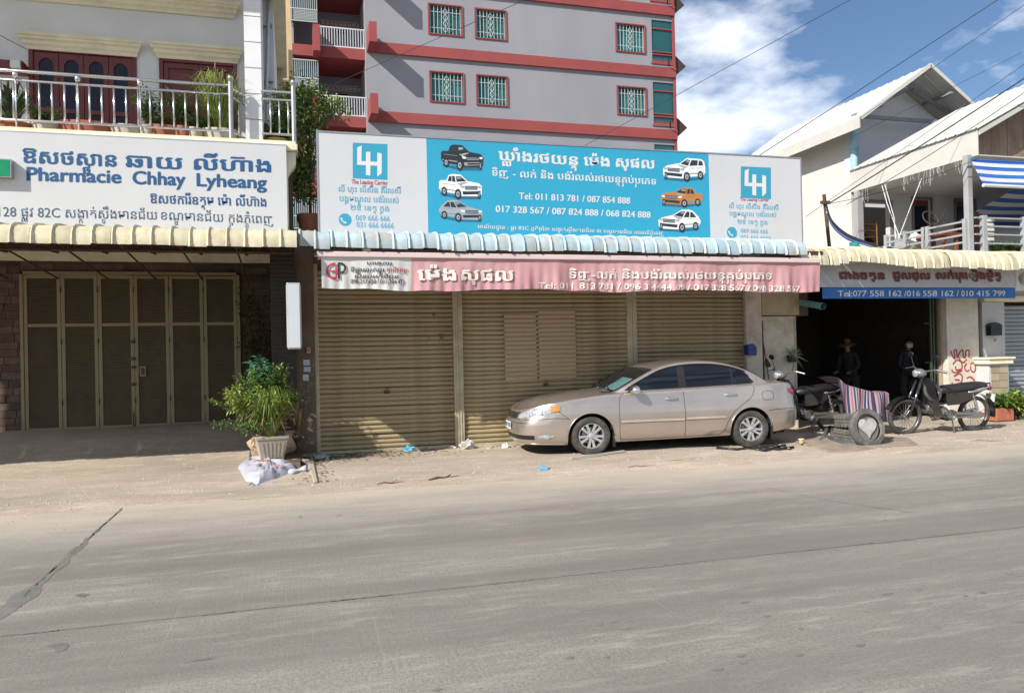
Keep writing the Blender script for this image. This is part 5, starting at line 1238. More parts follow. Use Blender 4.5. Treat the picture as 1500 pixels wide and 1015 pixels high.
def SP(s, z, o=0, sgn=-1):
    x, w = pl(s); e = .02; a = pl(max(0, s-e)); b = pl(min(STOT, s+e)); tx, tw = b[0]-a[0], b[1]-a[1]; L = sqrt(tx*tx+tw*tw) or 1
    nx_, nw = -tw/L, tx/L
    if s < .03: nx_, nw = -1, 0
    if s > STOT-.03: nx_, nw = 1, 0
    k = off(s, z)+o
    return (x+nx_*k, YC+sgn*(w+nw*k), z)
RA = .362
def zbot(x):
    z = interp(x, [(-1.1, .19), (-.5, .17), (.4, .19), (2.2, .215), (3.0, .24), (3.3, .27), (3.63, .30)])
    for cx, r in ((0, RA), (2.64, RA-.004)):
        if abs(x-cx) < r: z = max(z, .305+sqrt(r*r-(x-cx)**2))
    return z
ss = [STOT*i/150 for i in range(151)]
for cx in (0, 2.64):
    for k in range(25): ss.append(s_of_x(cx-cos(pi*k/24)*(RA-.002)))
    ss += [s_of_x(cx-RA-.003), s_of_x(cx+RA+.003)]
ss = sorted(set(round(s, 5) for s in ss))
bm = MB()
for sgn in (-1, 1):
    rows = []; NV = 22
    for v in range(NV+1):
        row = []
        for s in ss:
            x = pl(s)[0]; z0 = zbot(x); z1 = zb2_(x); z = lerp(z0, z1, v/NV); row.append(SP(s, z, 0, sgn))
        rows.append(row)
    # shoulder and top skin
    def top(s, ins, up):
        x, w = pl(s); p = SP(s, zb2_(x), -ins, sgn); 
        q = (p[0], p[1], p[2]+up)
        if (q[1]-YC)*sgn < 0: q = (q[0], YC, q[2])
        return q
    for ins, up in ((.008, .008), (.022, .016), (.045, .022), (.08, .026)): rows.append([top(s, ins, up) for s in ss])
    last = rows[-1]
    for t_ in (.15, .3, .5, .7, .85, 1.0):
        row = []
        for s, p in zip(ss, last):
            x = pl(s)[0]; cr_ = .05 if x > -.7 else max(0, .05*(x+1.09)/.39); cr_ = cr_ if x < 3.2 else .03*max(0, (3.63-x)/.43)
            px_ = p[0] + (0 if -.95 < p[0] < 3.4 else (.0))
            row.append((px_, lerp(p[1], YC, t_), p[2]+cr_*(1-(1-t_)**2)))
        rows.append(row)
    if sgn == 1: rows = rows[::-1]
    bm.grid(rows)
bm.build('body', PAINT, car, smooth=42)
# cabin
ZT = [(.34, .965), (.5, 1.055), (.75, 1.195), (1.0, 1.32), (1.15, 1.382), (1.35, 1.432), (1.6, 1.462), (1.9, 1.468), (2.15, 1.448), (2.4, 1.395), (2.65, 1.305), (2.85, 1.205), (3.0, 1.115), (3.1, 1.055)]
def Wc(x): return interp(x, [(.34, .70), (.6, .765), (1, .785), (2.4, .775), (2.8, .73), (3.1, .66)])
def zt2_(x): return smooth_i(x, ZT)
def zbase(x): return zb2_(x)+.018
def h1(x): return max(.004, zt2_(x)-zbase(x)-.055)
def CS(x, h, o=0, sgn=-1):
    y = Wc(x)-.05*h-.62*h*h+o*1.0; return (x, YC+sgn*y, zbase(x)+h+o*.3)
def section(x):
    H = h1(x); out = [CS(x, H*k/8) for k in range(9)]; ye = Wc(x)-.05*H-.62*H*H; zt_e = zbase(x)+H; zc_ = zt2_(x)
    d = zc_-zt_e
    for dy, f in ((.012, .22), (.032, .42), (.065, .58)): out.append((x, YC-(ye-dy), zt_e+d*f))
    yi = ye-.065
    for k in range(1, 9): t_ = k/8; out.append((x, YC-yi*(1-t_), zt_e+d*(.58+.42*(1-(1-t_)**2))))
    return out
cm = MB(); xs_ = [lerp(.34, 3.10, i/70) for i in range(71)]
secs = [section(x) for x in xs_]
full = [s_+[(x, 2*YC-y, z) for x, y, z in s_[-2::-1]] for s_ in secs]
cm.grid([list(r) for r in zip(*full)]); cm.build('roof', PAINT, car, smooth=50)
def topglass(xa, xb, nm, t0=.0, inset=.045):
    rows = []; n = 20
    for i in range(n+1):
        x = lerp(xa, xb, i/n); H = h1(x); ye = Wc(x)-.05*H-.62*H*H; d = zt2_(x)-zbase(x)-H; zt_e = zbase(x)+H; yi = ye-inset; row = []
        for k in range(17):
            u = -1+k/8; yy = u*yi; t_ = 1-abs(yy)/(ye-.065); t_ = max(0, t_); row.append((x-.0, YC+yy, zt_e+d*(.58+.42*(1-(1-t_)**2))+.006))
        rows.append(row)
    m_ = MB(); m_.grid(rows[::-1]); return m_.build(nm, GLASS, car, smooth=True)
topglass(.36, 1.06, 'windscreen', inset=.05); topglass(2.36, 2.98, 'rear_window', inset=.07)
m_ = MB(); rows = []
for i in range(11):
    x = lerp(.43, .74, i/10); H = h1(x); ye = Wc(x)-.05*H-.62*H*H; d = zt2_(x)-zbase(x)-H; zt_e = zbase(x)+H
    rows.append([(x, YC-ye+.09+k*.052*(1-.0*i), zt_e+d*(.58+.42*(1-(max(0, 1-(1-(.09+k*.052-.065)/(ye-.065))) and (1-(.09+k*.052-.065)/(ye-.065)))**2))+.010) for k in range(10)])
m_.grid(rows[::-1]); m_.build('sunshade_panel', mat('teal_sunshade', (.10, .26, .25), .15, var=.35, scale=6, coat=.8), car, smooth=True)  # teal sunshade, laid just over the windscreen glass
# side glazing on both flanks
def xtop(x): return max(0, h1(x)-.022)
def hbot(x): return .030
def dlo(xa, xb, o, nm, m, lo=0, up=0, xcorner=None):
    for sgn in (-1, 1):
        n = max(4, int((xb-xa)/.03)); rows = [[], [], [], [], [], []]
        for i in range(n+1):
            x = lerp(xa, xb, i/n); a = hbot(x)+lo; b = max(a+.001, xtop(x)-up)
            if x > 2.42: b = min(b, max(a+.001, a+(2.76-x)*1.0))      # rear corner closes smoothly
            for k in range(6): rows[k].append(CS(x, lerp(a, b, k/5), o, sgn))
        m_ = MB(); m_.grid(rows if sgn == -1 else rows[::-1]); o_ = m_.build(nm, m, car, smooth=True)
dlo(.57, 2.74, .003, 'window_surround', BTRIM)
dlo(.70, 1.44, .007, 'side_window', GLASS, .014, .016); dlo(1.57, 2.34, .007, 'side_window', GLASS, .014, .016); dlo(2.375, 2.66, .007, 'quarter_window', GLASS, .014, .020)
# weather strips
for (xa, xb) in ((.66, 1.50), (1.52, 2.70)):
    MB().tube([CS(lerp(xa, xb, i/10), .024, .010) for i in range(11)], .007, 5).build('belt_moulding', CHROME if False else BTRIM, car)
MB().tube([CS(x, xtop(x)+.0, .012) for x in [lerp(.62, 2.60, i/40) for i in range(41)]], .010, 6).build('rain_visor', mat('smoky_visor', (.03, .028, .026), .2), car, smooth=True)
# patches wrapped on the lower skin
def patch(sa, sb, lo, hi, o, nm, m, both=True, nz=5, ns=14, parent=None, rnd_=0):
    for sgn in ((-1, 1) if both else (-1,)):
        rows = []
        for j in range(nz+1):
            row = []
            for i in range(ns+1):
                q = i/ns; s = lerp(sa, sb, q); a = lo(q) if callable(lo) else lo; b = hi(q) if callable(hi) else hi; t_ = j/nz
                bulge = rnd_*(1-(2*t_-1)**2)*(1-(2*q-1)**4); row.append(SP(s, lerp(a, b, t_), o+bulge, sgn))
            rows.append(row)
        m_ = MB(); m_.grid(rows if sgn == -1 else rows[::-1]); r_ = m_.build(nm, m, parent or car, smooth=True)
    return r_
def ribbon(pts, w_, o, nm, m, both=True):
    for sgn in ((-1, 1) if both else (-1,)):
        P_ = []; n = len(pts)
        for i in range(n-1):
            a = pts[max(i-1, 0)]; b = pts[i]; c_ = pts[i+1]; d = pts[min(i+2, n-1)]
            for k in range(6):
                t_ = k/6; P_.append(tuple(.5*((2*b[j])+(c_[j]-a[j])*t_+(2*a[j]-5*b[j]+4*c_[j]-d[j])*t_*t_+(-a[j]+3*b[j]-3*c_[j]+d[j])*t_**3) for j in (0, 1)))
        P_.append(pts[-1]); r0_ = []; r1_ = []
        for i, (x, z) in enumerate(P_):
            a = P_[max(0, i-1)]; b = P_[min(len(P_)-1, i+1)]; dx, dz_ = b[0]-a[0], b[1]-a[1]; L = sqrt(dx*dx+dz_*dz_) or 1
            for rr_, q in ((r0_, 1), (r1_, -1)):
                rr_.append(SP(s_of_x(x-dz_/L*w_*q), z+dx/L*w_*q, o, sgn))
        m_ = MB(); m_.grid([r0_, r1_] if sgn == 1 else [r1_, r0_]); m_.build(nm, m, car)
SEAM = mat('dark_door_seam', (.03, .025, .02), .8)
sx = s_of_x
patch(sx(-1.06), sx(-.46), lambda q: lerp(.585, .705, q**1.2), lambda q: lerp(.655, .83, min(1, q*1.15)**.9)-(.06*max(0, q-.85)/.15), .005, 'headlight', LENS, rnd_=.012, ns=18, nz=8)
patch(sx(-.62), sx(-.485), lambda q: lerp(.695, .72, q), lambda q: lerp(.79, .80, q), .019, 'indicator_lens', mat('amber_lens', (.5, .2, .02), .2, coat=1, var=.1))
patch(sx(-.93), sx(-.88), .64, .70, .018, 'lamp_bulb', CHROME); patch(sx(-.82), sx(-.74), .66, .73, .018, 'lamp_bulb', CHROME)
patch(0, sx(-1.035), .585, .685, .004, 'grille', BTRIM, ns=8)
for z in (.592, .617, .642, .667): patch(0, sx(-1.04), z, z+.010, .010, 'grille_bar', CHROME, ns=8, nz=1)
patch(0, sx(-.86), .265, .335, .004, 'lower_intake', BTRIM, ns=10)
for z in (.28, .305): patch(0, sx(-.88), z, z+.006, .008, 'intake_bar', BTRIM, ns=8, nz=1)
patch(sx(-.83), sx(-.56), lambda q: .275+.04*(2*q-1)**2, lambda q: .345-.02*(2*q-1)**2, .006, 'fog_lamp', LENS, rnd_=.006)
patch(0, sx(-1.065)*.55, .40, .525, .022, 'number_plate', mat('number_plate_white', (.62, .65, .68), .4), ns=4, nz=2)
for k in range(3): patch(.03+k*.055, .06+k*.055, .43, .50, .024, 'plate_digit', BLUEP, ns=2, nz=1)
patch(0, sx(-.95), .532, .545, .024, 'bumper_strip', PAINT, ns=10, nz=1)
def ledge(sa, sb, za, zb3, nm='bumper_lip'):
    for sgn in (-1, 1): MB().tube([SP(lerp(sa, sb, i/14), lerp(za, zb3, i/14), .0, sgn) for i in range(15)], .010, 6).build(nm, PAINT, car, smooth=True)
ledge(0.001, sx(-.37), .205, .19)
# tail lamps, side moulding, sills
patch(sx(3.36), sx(3.60), lambda q: lerp(.885, .80, min(1, q*2)), lambda q: lerp(.95, .985, q), .005, 'tail_light', mat('red_lens', (.38, .012, .018), .12, coat=1, var=.2), rnd_=.010)
MOULD = mat('champagne_moulding', (.50, .40, .33), .4, .3)
patch(sx(.47), sx(1.50), .497, .535, .010, 'side_moulding', MOULD, ns=20, nz=2, rnd_=.004); patch(sx(1.53), sx(2.20), .507, .545, .010, 'side_moulding', MOULD, ns=20, nz=2, rnd_=.004)
ribbon([(.47, .492), (1.0, .494), (1.5, .494)], .004, .008, 'moulding_shadow_gap', SEAM); ribbon([(1.53, .502), (1.9, .504), (2.2, .504)], .004, .008, 'moulding_shadow_gap', SEAM)
ribbon([(.53, .955), (.465, .90), (.445, .75), (.445, .45), (.455, .26), (.50, .225), (.8, .225), (1.5, .232)], .003, .003, 'door_seam', SEAM)
ribbon([(1.505, .965), (1.512, .7), (1.515, .45), (1.51, .235)], .0032, .003, 'door_seam', SEAM)
ribbon([(1.51, .235), (1.8, .235), (2.05, .245), (2.17, .30), (2.24, .46), (2.34, .60), (2.50, .72), (2.66, .84), (2.72, .96), (2.71, 1.0)], .003, .003, 'door_seam', SEAM)
ribbon([(-.50, .70), (-.44, .66), (-.34, .58)], .004, .003, 'bumper_seam', SEAM); ribbon([(-.98, .575), (-.75, .59), (-.5, .60), (-.34, .585)], .004, .003, 'bumper_seam', SEAM)
ribbon([(2.95, .60), (3.1, .615), (3.35, .62), (3.58, .62)], .004, .004, 'bumper_seam', SEAM)
ribbon([(2.86, .80), (2.86, .90), (2.96, .92), (3.04, .90), (3.05, .80), (2.98, .775), (2.88, .78), (2.86, .80)], .003, .002, 'fuel_flap_seam', SEAM, both=False)
ribbon([(-1.0, .752), (-.8, .795), (-.5, .85), (-.1, .893), (.3, .93), (.42, .945)], .003, -.002, 'bonnet_seam', SEAM)
# arch lips, mud flaps
for cx in (0, 2.64):
    for sgn in (-1, 1):
        MB().tube([SP(sx(cx-cos(pi*k/20)*(RA+.004)), .305+sin(pi*k/20)*(RA+.004), .0, sgn) for k in range(21)], .009, 6).build('arch_lip', PAINT, car, smooth=True)
    m_ = MB(); p = SP(sx(cx+RA+.03), .3, 0); m_.box(cx+RA-.02, cx+RA+.015, .03, .20, .12, .34); m_.build('mud_flap', BTRIM, car)
    m_ = MB(); rows = []
    for k in range(21): a = pi*k/20; rows.append([(cx-cos(a)*(RA+.01), y, .305+sin(a)*(RA+.01)) for y in (.02, .30)])
    m_.grid(rows); rows = [[(x, 2*YC-y, z) for x, y, z in r] for r in rows]; m_.grid(rows); m_.build('wheel_housing', DARK, car)
# door handles
for x, z in ((1.30, .855), (2.30, .885)):
    for sgn in (-1,):
        ps_ = [SP(sx(x+dx), z+dz_, o, sgn) for dx, dz_, o in ((-.10, -.004, .006), (-.07, 0, .030), (0, .004, .034), (.07, .003, .030), (.10, 0, .006))]
        hd = MB().tube(ps_, [.012, .014, .015, .014, .012], 8).build('door_handle', CHROME, car, smooth=True)
        patch(sx(x-.05), sx(x+.05), z-.028, z+.028, .003, 'handle_recess', mat('chrome_dish', (.5, .5, .5), .2, .9), both=False)
    for sgn in (1,): MB().tube([SP(sx(x+dx), z, o, 1) for dx, o in ((-.10, .006), (0, .034), (.1, .006))], .013, 6).build('door_handle', CHROME, car, smooth=True)
# mirrors
for sgn in (-1, 1):
    c = Vector((.69, YC+sgn*.945, 1.02)); m_ = MB(); rows = []
    for i in range(11):
        th = pi*i/10; rows.append([(c.x+cos(th)*-.10*(1.0 if cos(th) > 0 else .6)+.0*sin(ph), c.y+sgn*sin(th)*cos(ph)*.10+.0, c.z+sin(th)*sin(ph)*.075-.01*cos(ph)) for ph in [2*pi*k/16 for k in range(16)]])
    m_.grid(rows if sgn == -1 else rows, closeu=True); mo = m_.build('wing_mirror', CHROME if sgn == -1 else PAINT, car, smooth=True)
    MB().tube([c+Vector((0, -sgn*.06, -.03)), Vector((.74, YC+sgn*.775, .985))], [.03, .035], 8).build('mirror_arm', BTRIM, car, smooth=True)
    MB().prism([(.60, .975), (.74, .975), (.74, 1.06)], YC+sgn*.762, YC+sgn*.772).build('mirror_base', BTRIM, car)
# wipers and antenna
for y in (.35, .85): MB().tube([(.33, y+.1, 1.0), (.40, y+.05, 1.03), (.50, y+.45, 1.085)], .008, 5).build('wiper', BTRIM, car)
MB().box(.24, .38, .2, 1.5, .955, .985).build('cowl_panel', BTRIM, car)
MB().tube([(2.0, .85, 1.46), (2.12, .85, 1.60)], .005, 5).build('antenna', BTRIM, car)
MB().box(-.80, 3.35, .27, 1.43, .20, .80).build('underbody', DARK, car)
MB().box(.42, 2.2, .10, .27, .20, .34).build('sill_inner', DARK, car)
# wheels
def wheel(cx, near):
    t_ = bpy.data.objects.new('wheel', None); COL.objects.link(t_); t_.parent = car
    # axis along y; outer face toward -y
    T = Matrix.Rotation(R_(90), 4, 'X')      # local z -> -y
    R0 = .305; prof = [(.205, -.0), (.212, .012), (.235, .02), (.275, .022), (.296, .012), (.304, -.01), (.305, -.09), (.304, -.17), (.296, -.192), (.275, -.20), (.22, -.195), (.205, -.18)]
    MB().lathe(prof, 48, T).build('tyre', RUBBER, t_, smooth=40)
    m_ = MB(); 
    for k in range(56):      # tread blocks edge
        a = 2*pi*k/56; m_.box(-.010, .010, -.172, .002, .3035, .3075, Matrix.Rotation(a, 4, 'Y') @ Matrix.Translation((0, .09+.0, 0))) if False else None
    MB().lathe([(.206, -.17), (.206, -.01), (.200, .004), (.190, .004), (.186, -.012), (.184, -.16)], 48, T).build('rim', ALLOY, t_, smooth=30)
    MB().lathe([(.184, -.10), (.10, -.10), (0, -.10)], 32, T).build('brake_backing', mat('brake_dark', (.03, .028, .026), .7), t_)
    MB().lathe([(.13, -.085), (.13, -.075), (0, -.075)], 32, T).build('brake_disc', STEEL, t_)
    for k in range(10):
        a = 2*pi*(k+(.12 if k % 2 else -.12))/10; m_ = MB()
        m_.prism([(.035, -.020), (.12, -.017), (.188, -.024), (.188, .024), (.12, .017), (.035, .020)], -.030, .002, 'z'); 
        V = []
        for p in m_.v:
            q = Vector(p); rr2 = q.x; q.z += -.012*(1-rr2/.19)+.006; q = Matrix.Rotation(a, 4, 'Z') @ q; V.append(T @ q)
        m_.v = [tuple(p) for p in V]; m_.build('spoke', ALLOY, t_, bevel=.003)
    MB().lathe([(.05, -.03), (.05, -.002), (.036, .006), (0, .008)], 20, T).build('hub_cap', ALLOY, t_, smooth=40)
    m_ = MB()
    for k in range(5): a = 2*pi*k/5; m_.lathe([(.009, -.02), (.009, .004), (0, .005)], 6, T @ Matrix.Translation((cos(a)*.058, sin(a)*.058, -.004)))
    m_.build('wheel_nuts', BTRIM, t_)
    t_.location = (cx, .035 if near else 1.665, .305)
    if not near: t_.rotation_euler = (0, 0, pi)
    return t_
for cx in (0, 2.64):
    for nr in (True, False): wheel(cx, nr)
car.scale = (1, 1, .965); P_ = gr(868, 667, .02); car.location = (P_.x-.0, P_.y, .018); car.rotation_euler = (R_(-.0), 0, -.085)
# ================================================================== MOTORBIKES
def vzz(x, y): return max(vz(x, y), 0) if y < 15 else .02
SIL = mat('cast_aluminium', (.32, .32, .31), .3, .8, var=.2, dirt=(.2, .18, .15), damt=.3, dscale=6)
SEATM = mat('black_vinyl_seat', (.018, .017, .018), .4, var=.2)
BLKPT = mat('black_bike_paint', (.015, .015, .017), .2, coat=.8, var=.1)
SPK = mat('steel_spokes', (.2, .2, .2), .3, .9)
DSTL = mat('dull_rim_steel', (.16, .155, .15), .4, .7)
def motorbike(label, spare=True):
    t = thing('motorbike', (0, 0, 0), label, 'motorbike', local=True)
    TX = Matrix.Rotation(R_(90), 4, 'X')
    def wh(cx, R0):
        w = MB(); w.lathe([(R0-.055, -.022), (R0-.035, -.038), (R0-.01, -.03), (R0, 0), (R0-.01, .03), (R0-.035, .038), (R0-.055, .022)], 40, Matrix.Translation((cx, 0, R0)) @ TX)
        wo = w.build('wheel', RUBBER, t, smooth=True)
        MB().lathe([(R0-.047, -.02), (R0-.060, -.012), (R0-.060, .012), (R0-.047, .02)], 36, Matrix.Translation((cx, 0, R0)) @ TX).build('rim', DSTL, wo, smooth=True)
        m_ = MB()
        for k in range(28):
            a = 2*pi*k/28; b = a+(.5 if k % 2 else -.5); s_ = .025 if k % 4 < 2 else -.025
            m_.tube([(cx+cos(b)*.03, s_, R0+sin(b)*.03), (cx+cos(a)*(R0-.055), 0, R0+sin(a)*(R0-.055))], .003, 3)
        m_.build('spokes', SPK, wo)
        MB().tube([(cx, -.05, R0), (cx, .05, R0)], .045, 16).build('hub', SIL, wo, smooth=40)
    wh(0, .285); wh(1.22, .285)
    # fork and shield
    for s in (-.07, .07): MB().tube([(0, s, .285), (.10, s, .55), (.235, s*.6, .93)], [.016, .022, .024], 8).build('fork_leg', BLKPT, t, smooth=True)
    m_ = MB(); rows = []
    for k in range(13): a = R_(20+k*11.5); rows.append([(cos(a)*.33+.0, y, .285+sin(a)*.32-.0) for y in (-.06, -.04, 0, .04, .06)])
    m_.grid(rows); m_.build('front_mudguard', BLKPT, t, smooth=True)
    m_ = MB()
    prof = [(.20, .90, .10), (.26, .78, .15), (.29, .62, .18), (.33, .45, .20), (.42, .30, .19), (.52, .25, .16)]
    m_.grid([[(x+abs(u)*.10, u*w_, z) for u in (-1, -.7, -.3, 0, .3, .7, 1)] for x, z, w_ in prof]); m_.build('leg_shield', BLKPT, t, smooth=True)
    m_ = MB(); rows = []
    for k in range(9):
        th = pi*k/8; rows.append([(.21+cos(th)*-.09*1.0, sin(th)*.11*cos(ph), .965+sin(th)*sin(ph)*.075) for ph in [2*pi*j/12 for j in range(12)]])
    m_.grid(rows, closeu=True); ho = m_.build('headlamp_cowl', mat('grey_cowl', (.14, .145, .15), .3, .2, coat=.4), t, smooth=True)
    MB().lathe([(.055, 0), (.045, .012), (0, .016)], 16, Matrix.Translation((.135, 0, .96)) @ Matrix.Rotation(R_(-90), 4, 'Y')).build('headlamp_lens', LENS, ho, smooth=True)
    hb = MB().tube([(.36, -.33, 1.02), (.30, -.24, 1.04), (.25, -.08, 1.0), (.25, .08, 1.0), (.30, .24, 1.04), (.36, .33, 1.02)], .013, 8).build('handlebar', SIL, t, smooth=True)
    for s in (-1, 1):
        MB().tube([(.32, s*.26, 1.035), (.38, s*.36, 1.01)], .019, 8).build('grip', BLACK, hb); MB().tube([(.27, s*.22, 1.03), (.24, s*.34, 1.0)], .007, 5).build('brake_lever', SIL, hb)
        MB().tube([(.28, s*.20, 1.04), (.26, s*.25, 1.20)], .006, 5).build('mirror_stalk', BLACK, t)
        MB().lathe([(0, -.012), (.05, -.010), (.055, 0), (.045, .004), (0, .004)], 16, Matrix.Translation((.26, s*.26, 1.235)) @ Matrix.Rotation(R_(80), 4, 'Y') @ Matrix.Diagonal((.8, 1.15, 1, 1))).build('mirror', BLACK, t, smooth=40)
    # frame, engine
    MB().tube([(.25, 0, .88), (.36, 0, .62), (.52, 0, .48), (.80, 0, .50), (1.02, 0, .60)], .038, 8).build('frame_tube', BLKPT, t, smooth=True)
    m_ = MB(); lump(m_, (.60, 0, .33), .15, .13, .11, 2, 16, 10, .05); en = m_.build('engine', SIL, t, smooth=True)
    for s in (-1, 1): MB().lathe([(0, .0), (.075, .0), (.085, -.02), (.085, -.05)], 20, Matrix.Translation((.66, s*.145, .32)) @ Matrix.Rotation(R_(90*s), 4, 'X')).build('engine_cover', SIL, en, smooth=40)
    m_ = MB(); m_.tube([(.50, 0, .37), (.32, 0, .42)], [.075, .062], 12)
    m_.build('cylinder', SIL, en)
    for k in range(5): MB().tube([(.47-k*.03, 0, .377+k*.009), (.46-k*.03, 0, .38+k*.009)], .088, 12).build('cooling_fin', SIL, en)
    m_ = MB(); m_.prism([(.62, .27), (1.22, .235), (1.30, .26), (1.30, .32), (1.22, .345), (.90, .345), (.62, .385)], -.13, -.10); m_.build('chain_case', SIL, t, bevel=.008)
    MB().tube([(.55, .10, .24), (.75, .15, .21), (1.0, .16, .24), (1.42, .17, .31)], [.02, .025, .045, .04], 10).build('exhaust', CHROME, t, smooth=True)
    for s in (-.12, .12):
        MB().tube([(.72, s, .30), (1.22, s*.9, .285)], .02, 6).build('swing_arm', BLKPT, t); sh = MB().tube([(1.18, s, .32), (1.07, s, .62)], .012, 6).build('shock_absorber', CHROME, t)
        sp = [(lerp(1.17, 1.08, k/60)+.028*cos(k*.75), s+.028*sin(k*.75), lerp(.36, .60, k/60)) for k in range(61)]; MB().tube(sp, .006, 4).build('spring', CHROME, sh)
    # seat and body
    m_ = MB(); rows = []
    st = [(.52, .70, .02, .07), (.56, .735, .07, .10), (.66, .765, .11, .12), (.85, .775, .125, .12), (1.0, .79, .13, .115), (1.15, .80, .13, .10), (1.30, .80, .12, .07), (1.38, .79, .07, .04)]
    for x, zt5, w_, d in st:
        rows.append([(x, w_*c_, zt5-d*(1-s_)) for c_, s_ in [(cos(R_(a)), (sin(R_(a)) if a < 181 else -.0)*.55+.45 if a <= 180 else 0) for a in (0, 25, 50, 75, 90, 105, 130, 155, 180)]]+[(x, -w_*.9, zt5-d), (x, w_*.9, zt5-d)])
    m_.grid(rows, closeu=True); m_.build('seat', SEATM, t, smooth=True)
    m_ = MB()
    for s in (-1, 1):
        m_.grid([[(x, s*(w_+.0), z) for x, z, w_ in ((.62, .66, .09), (.80, .66, .12), (1.0, .68, .13), (1.2, .70, .12), (1.42, .74, .06))], [(x, s*w_, z) for x, z, w_ in ((.66, .45, .08), (.85, .47, .12), (1.0, .53, .12), (1.2, .63, .10), (1.42, .70, .05))]])
    m_.build('side_panel', BLKPT, t, smooth=True)
    MB().tube([(.98, -.13, .66), (1.2, -.13, .685), (1.40, -.09, .74), (1.48, 0, .77), (1.40, .09, .74), (1.2, .13, .685), (.98, .13, .66)], .013, 8).build('grab_rail', CHROME, t, smooth=True)
    m_ = MB(); rows = []
    for k in range(11): a = R_(115-k*12.5); rows.append([(1.22+cos(a)*.335, y, .285+sin(a)*.335) for y in (-.07, 0, .07)])
    m_.grid(rows); m_.build('rear_mudguard', BLKPT, t, smooth=True)
    MB().box(1.43, 1.48, -.05, .05, .66, .73).build('tail_light', mat('red_lens', (.38, .012, .018)), t, bevel=.01); MB().box(1.50, 1.51, -.08, .08, .48, .60).build('number_plate', WPL, t)
    MB().tube([(.74, -.10, .27), (.68, -.24, .02)], .011, 6).build('side_stand', SIL, t); MB().tube([(.56, -.22, .25), (.56, .22, .25)], .014, 6).build('foot_peg', BLACK, t); MB().box(.53, .60, -.26, -.19, .255, .275).build('peg_rubber', BLACK, t)
    return t
b1 = motorbike('black and silver motorbike in sun by the red-painted pillar')
P_ = gr(1428, 631, .02); b1.rotation_euler = (R_(6), 0, R_(-4)); b1.location = (P_.x-1.50, P_.y+.05, .02); b1.scale = (1.15, 1.15, 1.12)
b2 = dup(b1, (P_.x-3.6, P_.y+1.0, .02), (R_(4), 0, R_(5)), 'dark motorbike in the shade, partly covered by the striped cloth'); b2['group'] = 'motorbikes at the repair shop'; b1['group'] = 'motorbikes at the repair shop'
# spare inner tyre hung on the first bike
t = thing('spare_tyre', (P_.x-.72, P_.y-.15, .6), 'thin black motorbike tyre hung on the leg shield of the sunny motorbike', 'tyre')
c = at(1366, 573, P_.y-.12); pts = [c+Vector((cos(2*pi*k/28)*.155, .05*sin(2*pi*k/28), sin(2*pi*k/28)*.17)) for k in range(29)]
MB().tube(pts, .03, 8, cap=False).build('tyre_ring', RUBBER, t, smooth=True); MB().tube([p+Vector((0, 0, -.01)) for p in [c+Vector((cos(2*pi*k/28)*.13, .05*sin(2*pi*k/28)+.01, sin(2*pi*k/28)*.145)) for k in range(29)]], .022, 8, cap=False).build('inner_bead', BLACK, t, smooth=True)

# cloth with stripes over the shaded motorbike
def stripe_mat():
    m = bpy.data.materials.new('striped_blanket'); m.use_nodes = True; nt = m.node_tree; n = nt.nodes; l = nt.links; b = n['Principled BSDF']; b.inputs['Roughness'].default_value = .9
    uv = n.new('ShaderNodeUVMap'); sp = n.new('ShaderNodeSeparateXYZ'); l.new(uv.outputs[0], sp.inputs[0])
    mu = n.new('ShaderNodeMath'); mu.operation = 'MULTIPLY'; mu.inputs[1].default_value = 4.6; l.new(sp.outputs[0], mu.inputs[0])
    fr = n.new('ShaderNodeMath'); fr.operation = 'FRACT'; l.new(mu.outputs[0], fr.inputs[0]); r = n.new('ShaderNodeValToRGB'); r.color_ramp.interpolation = 'CONSTANT'
    e = r.color_ramp.elements; e[0].position = 0; e[0].color = (.02, .025, .06, 1); e[1].position = .22; e[1].color = (.24, .22, .23, 1)
    for p, c_ in ((.34, (.28, .07, .08, 1)), (.46, (.24, .22, .23, 1)), (.56, (.02, .025, .06, 1)), (.70, (.30, .30, .38, 1)), (.78, (.02, .025, .06, 1)), (.88, (.35, .16, .18, 1))): x = e.new(p); x.color = c_
    l.new(fr.outputs[0], r.inputs[0]); l.new(r.outputs[0], b.inputs['Base Color']); return m
t = thing('striped_cloth', tuple(gr(1262, 640)), 'striped red, white and navy cloth draped over the shaded motorbike', 'cloth')
m_ = MB(); nU, nV = 44, 22; rows = []
pT = [at(1226, 553, 11.55), at(1243, 563, 11.5), at(1262, 571, 11.45), at(1285, 574, 11.4), at(1303, 576, 11.4)]
pB = [at(1236, 606, 11.1), at(1246, 616, 11.05), at(1262, 612, 10.95), at(1288, 606, 11.0), at(1308, 624, 11.1)]
def PL(L, q): 
    f = q*(len(L)-1); i = min(int(f), len(L)-2); return L[i].lerp(L[i+1], f-i)
for j in range(nV+1):
    v = j/nV; row = []
    for i in range(nU+1):
        u = i/nU; a = PL(pT, u); b = PL(pB, u)
        if v < .3: q = v/.3; p = a+Vector((.0, .55*(1-q), .02*sin(q*3))); 
        else: q = (v-.3)/.7; p = a.lerp(b, q)
        p = p+Vector((0, -.035*sin(u*17+v*2)*min(1, v*1.5), .012*sin(u*13+v*5))); row.append(p)
    rows.append(row)
m_.grid(rows[::-1]); o = m_.build('cloth_sheet', stripe_mat(), t, smooth=True)
uvl = o.data.uv_layers.new(name='UVMap')
nv_ = nU+1
for lp in o.data.loops: vi = lp.vertex_index; uvl.data[lp.index].uv = ((vi % nv_)/nU, (vi//nv_)/nV)

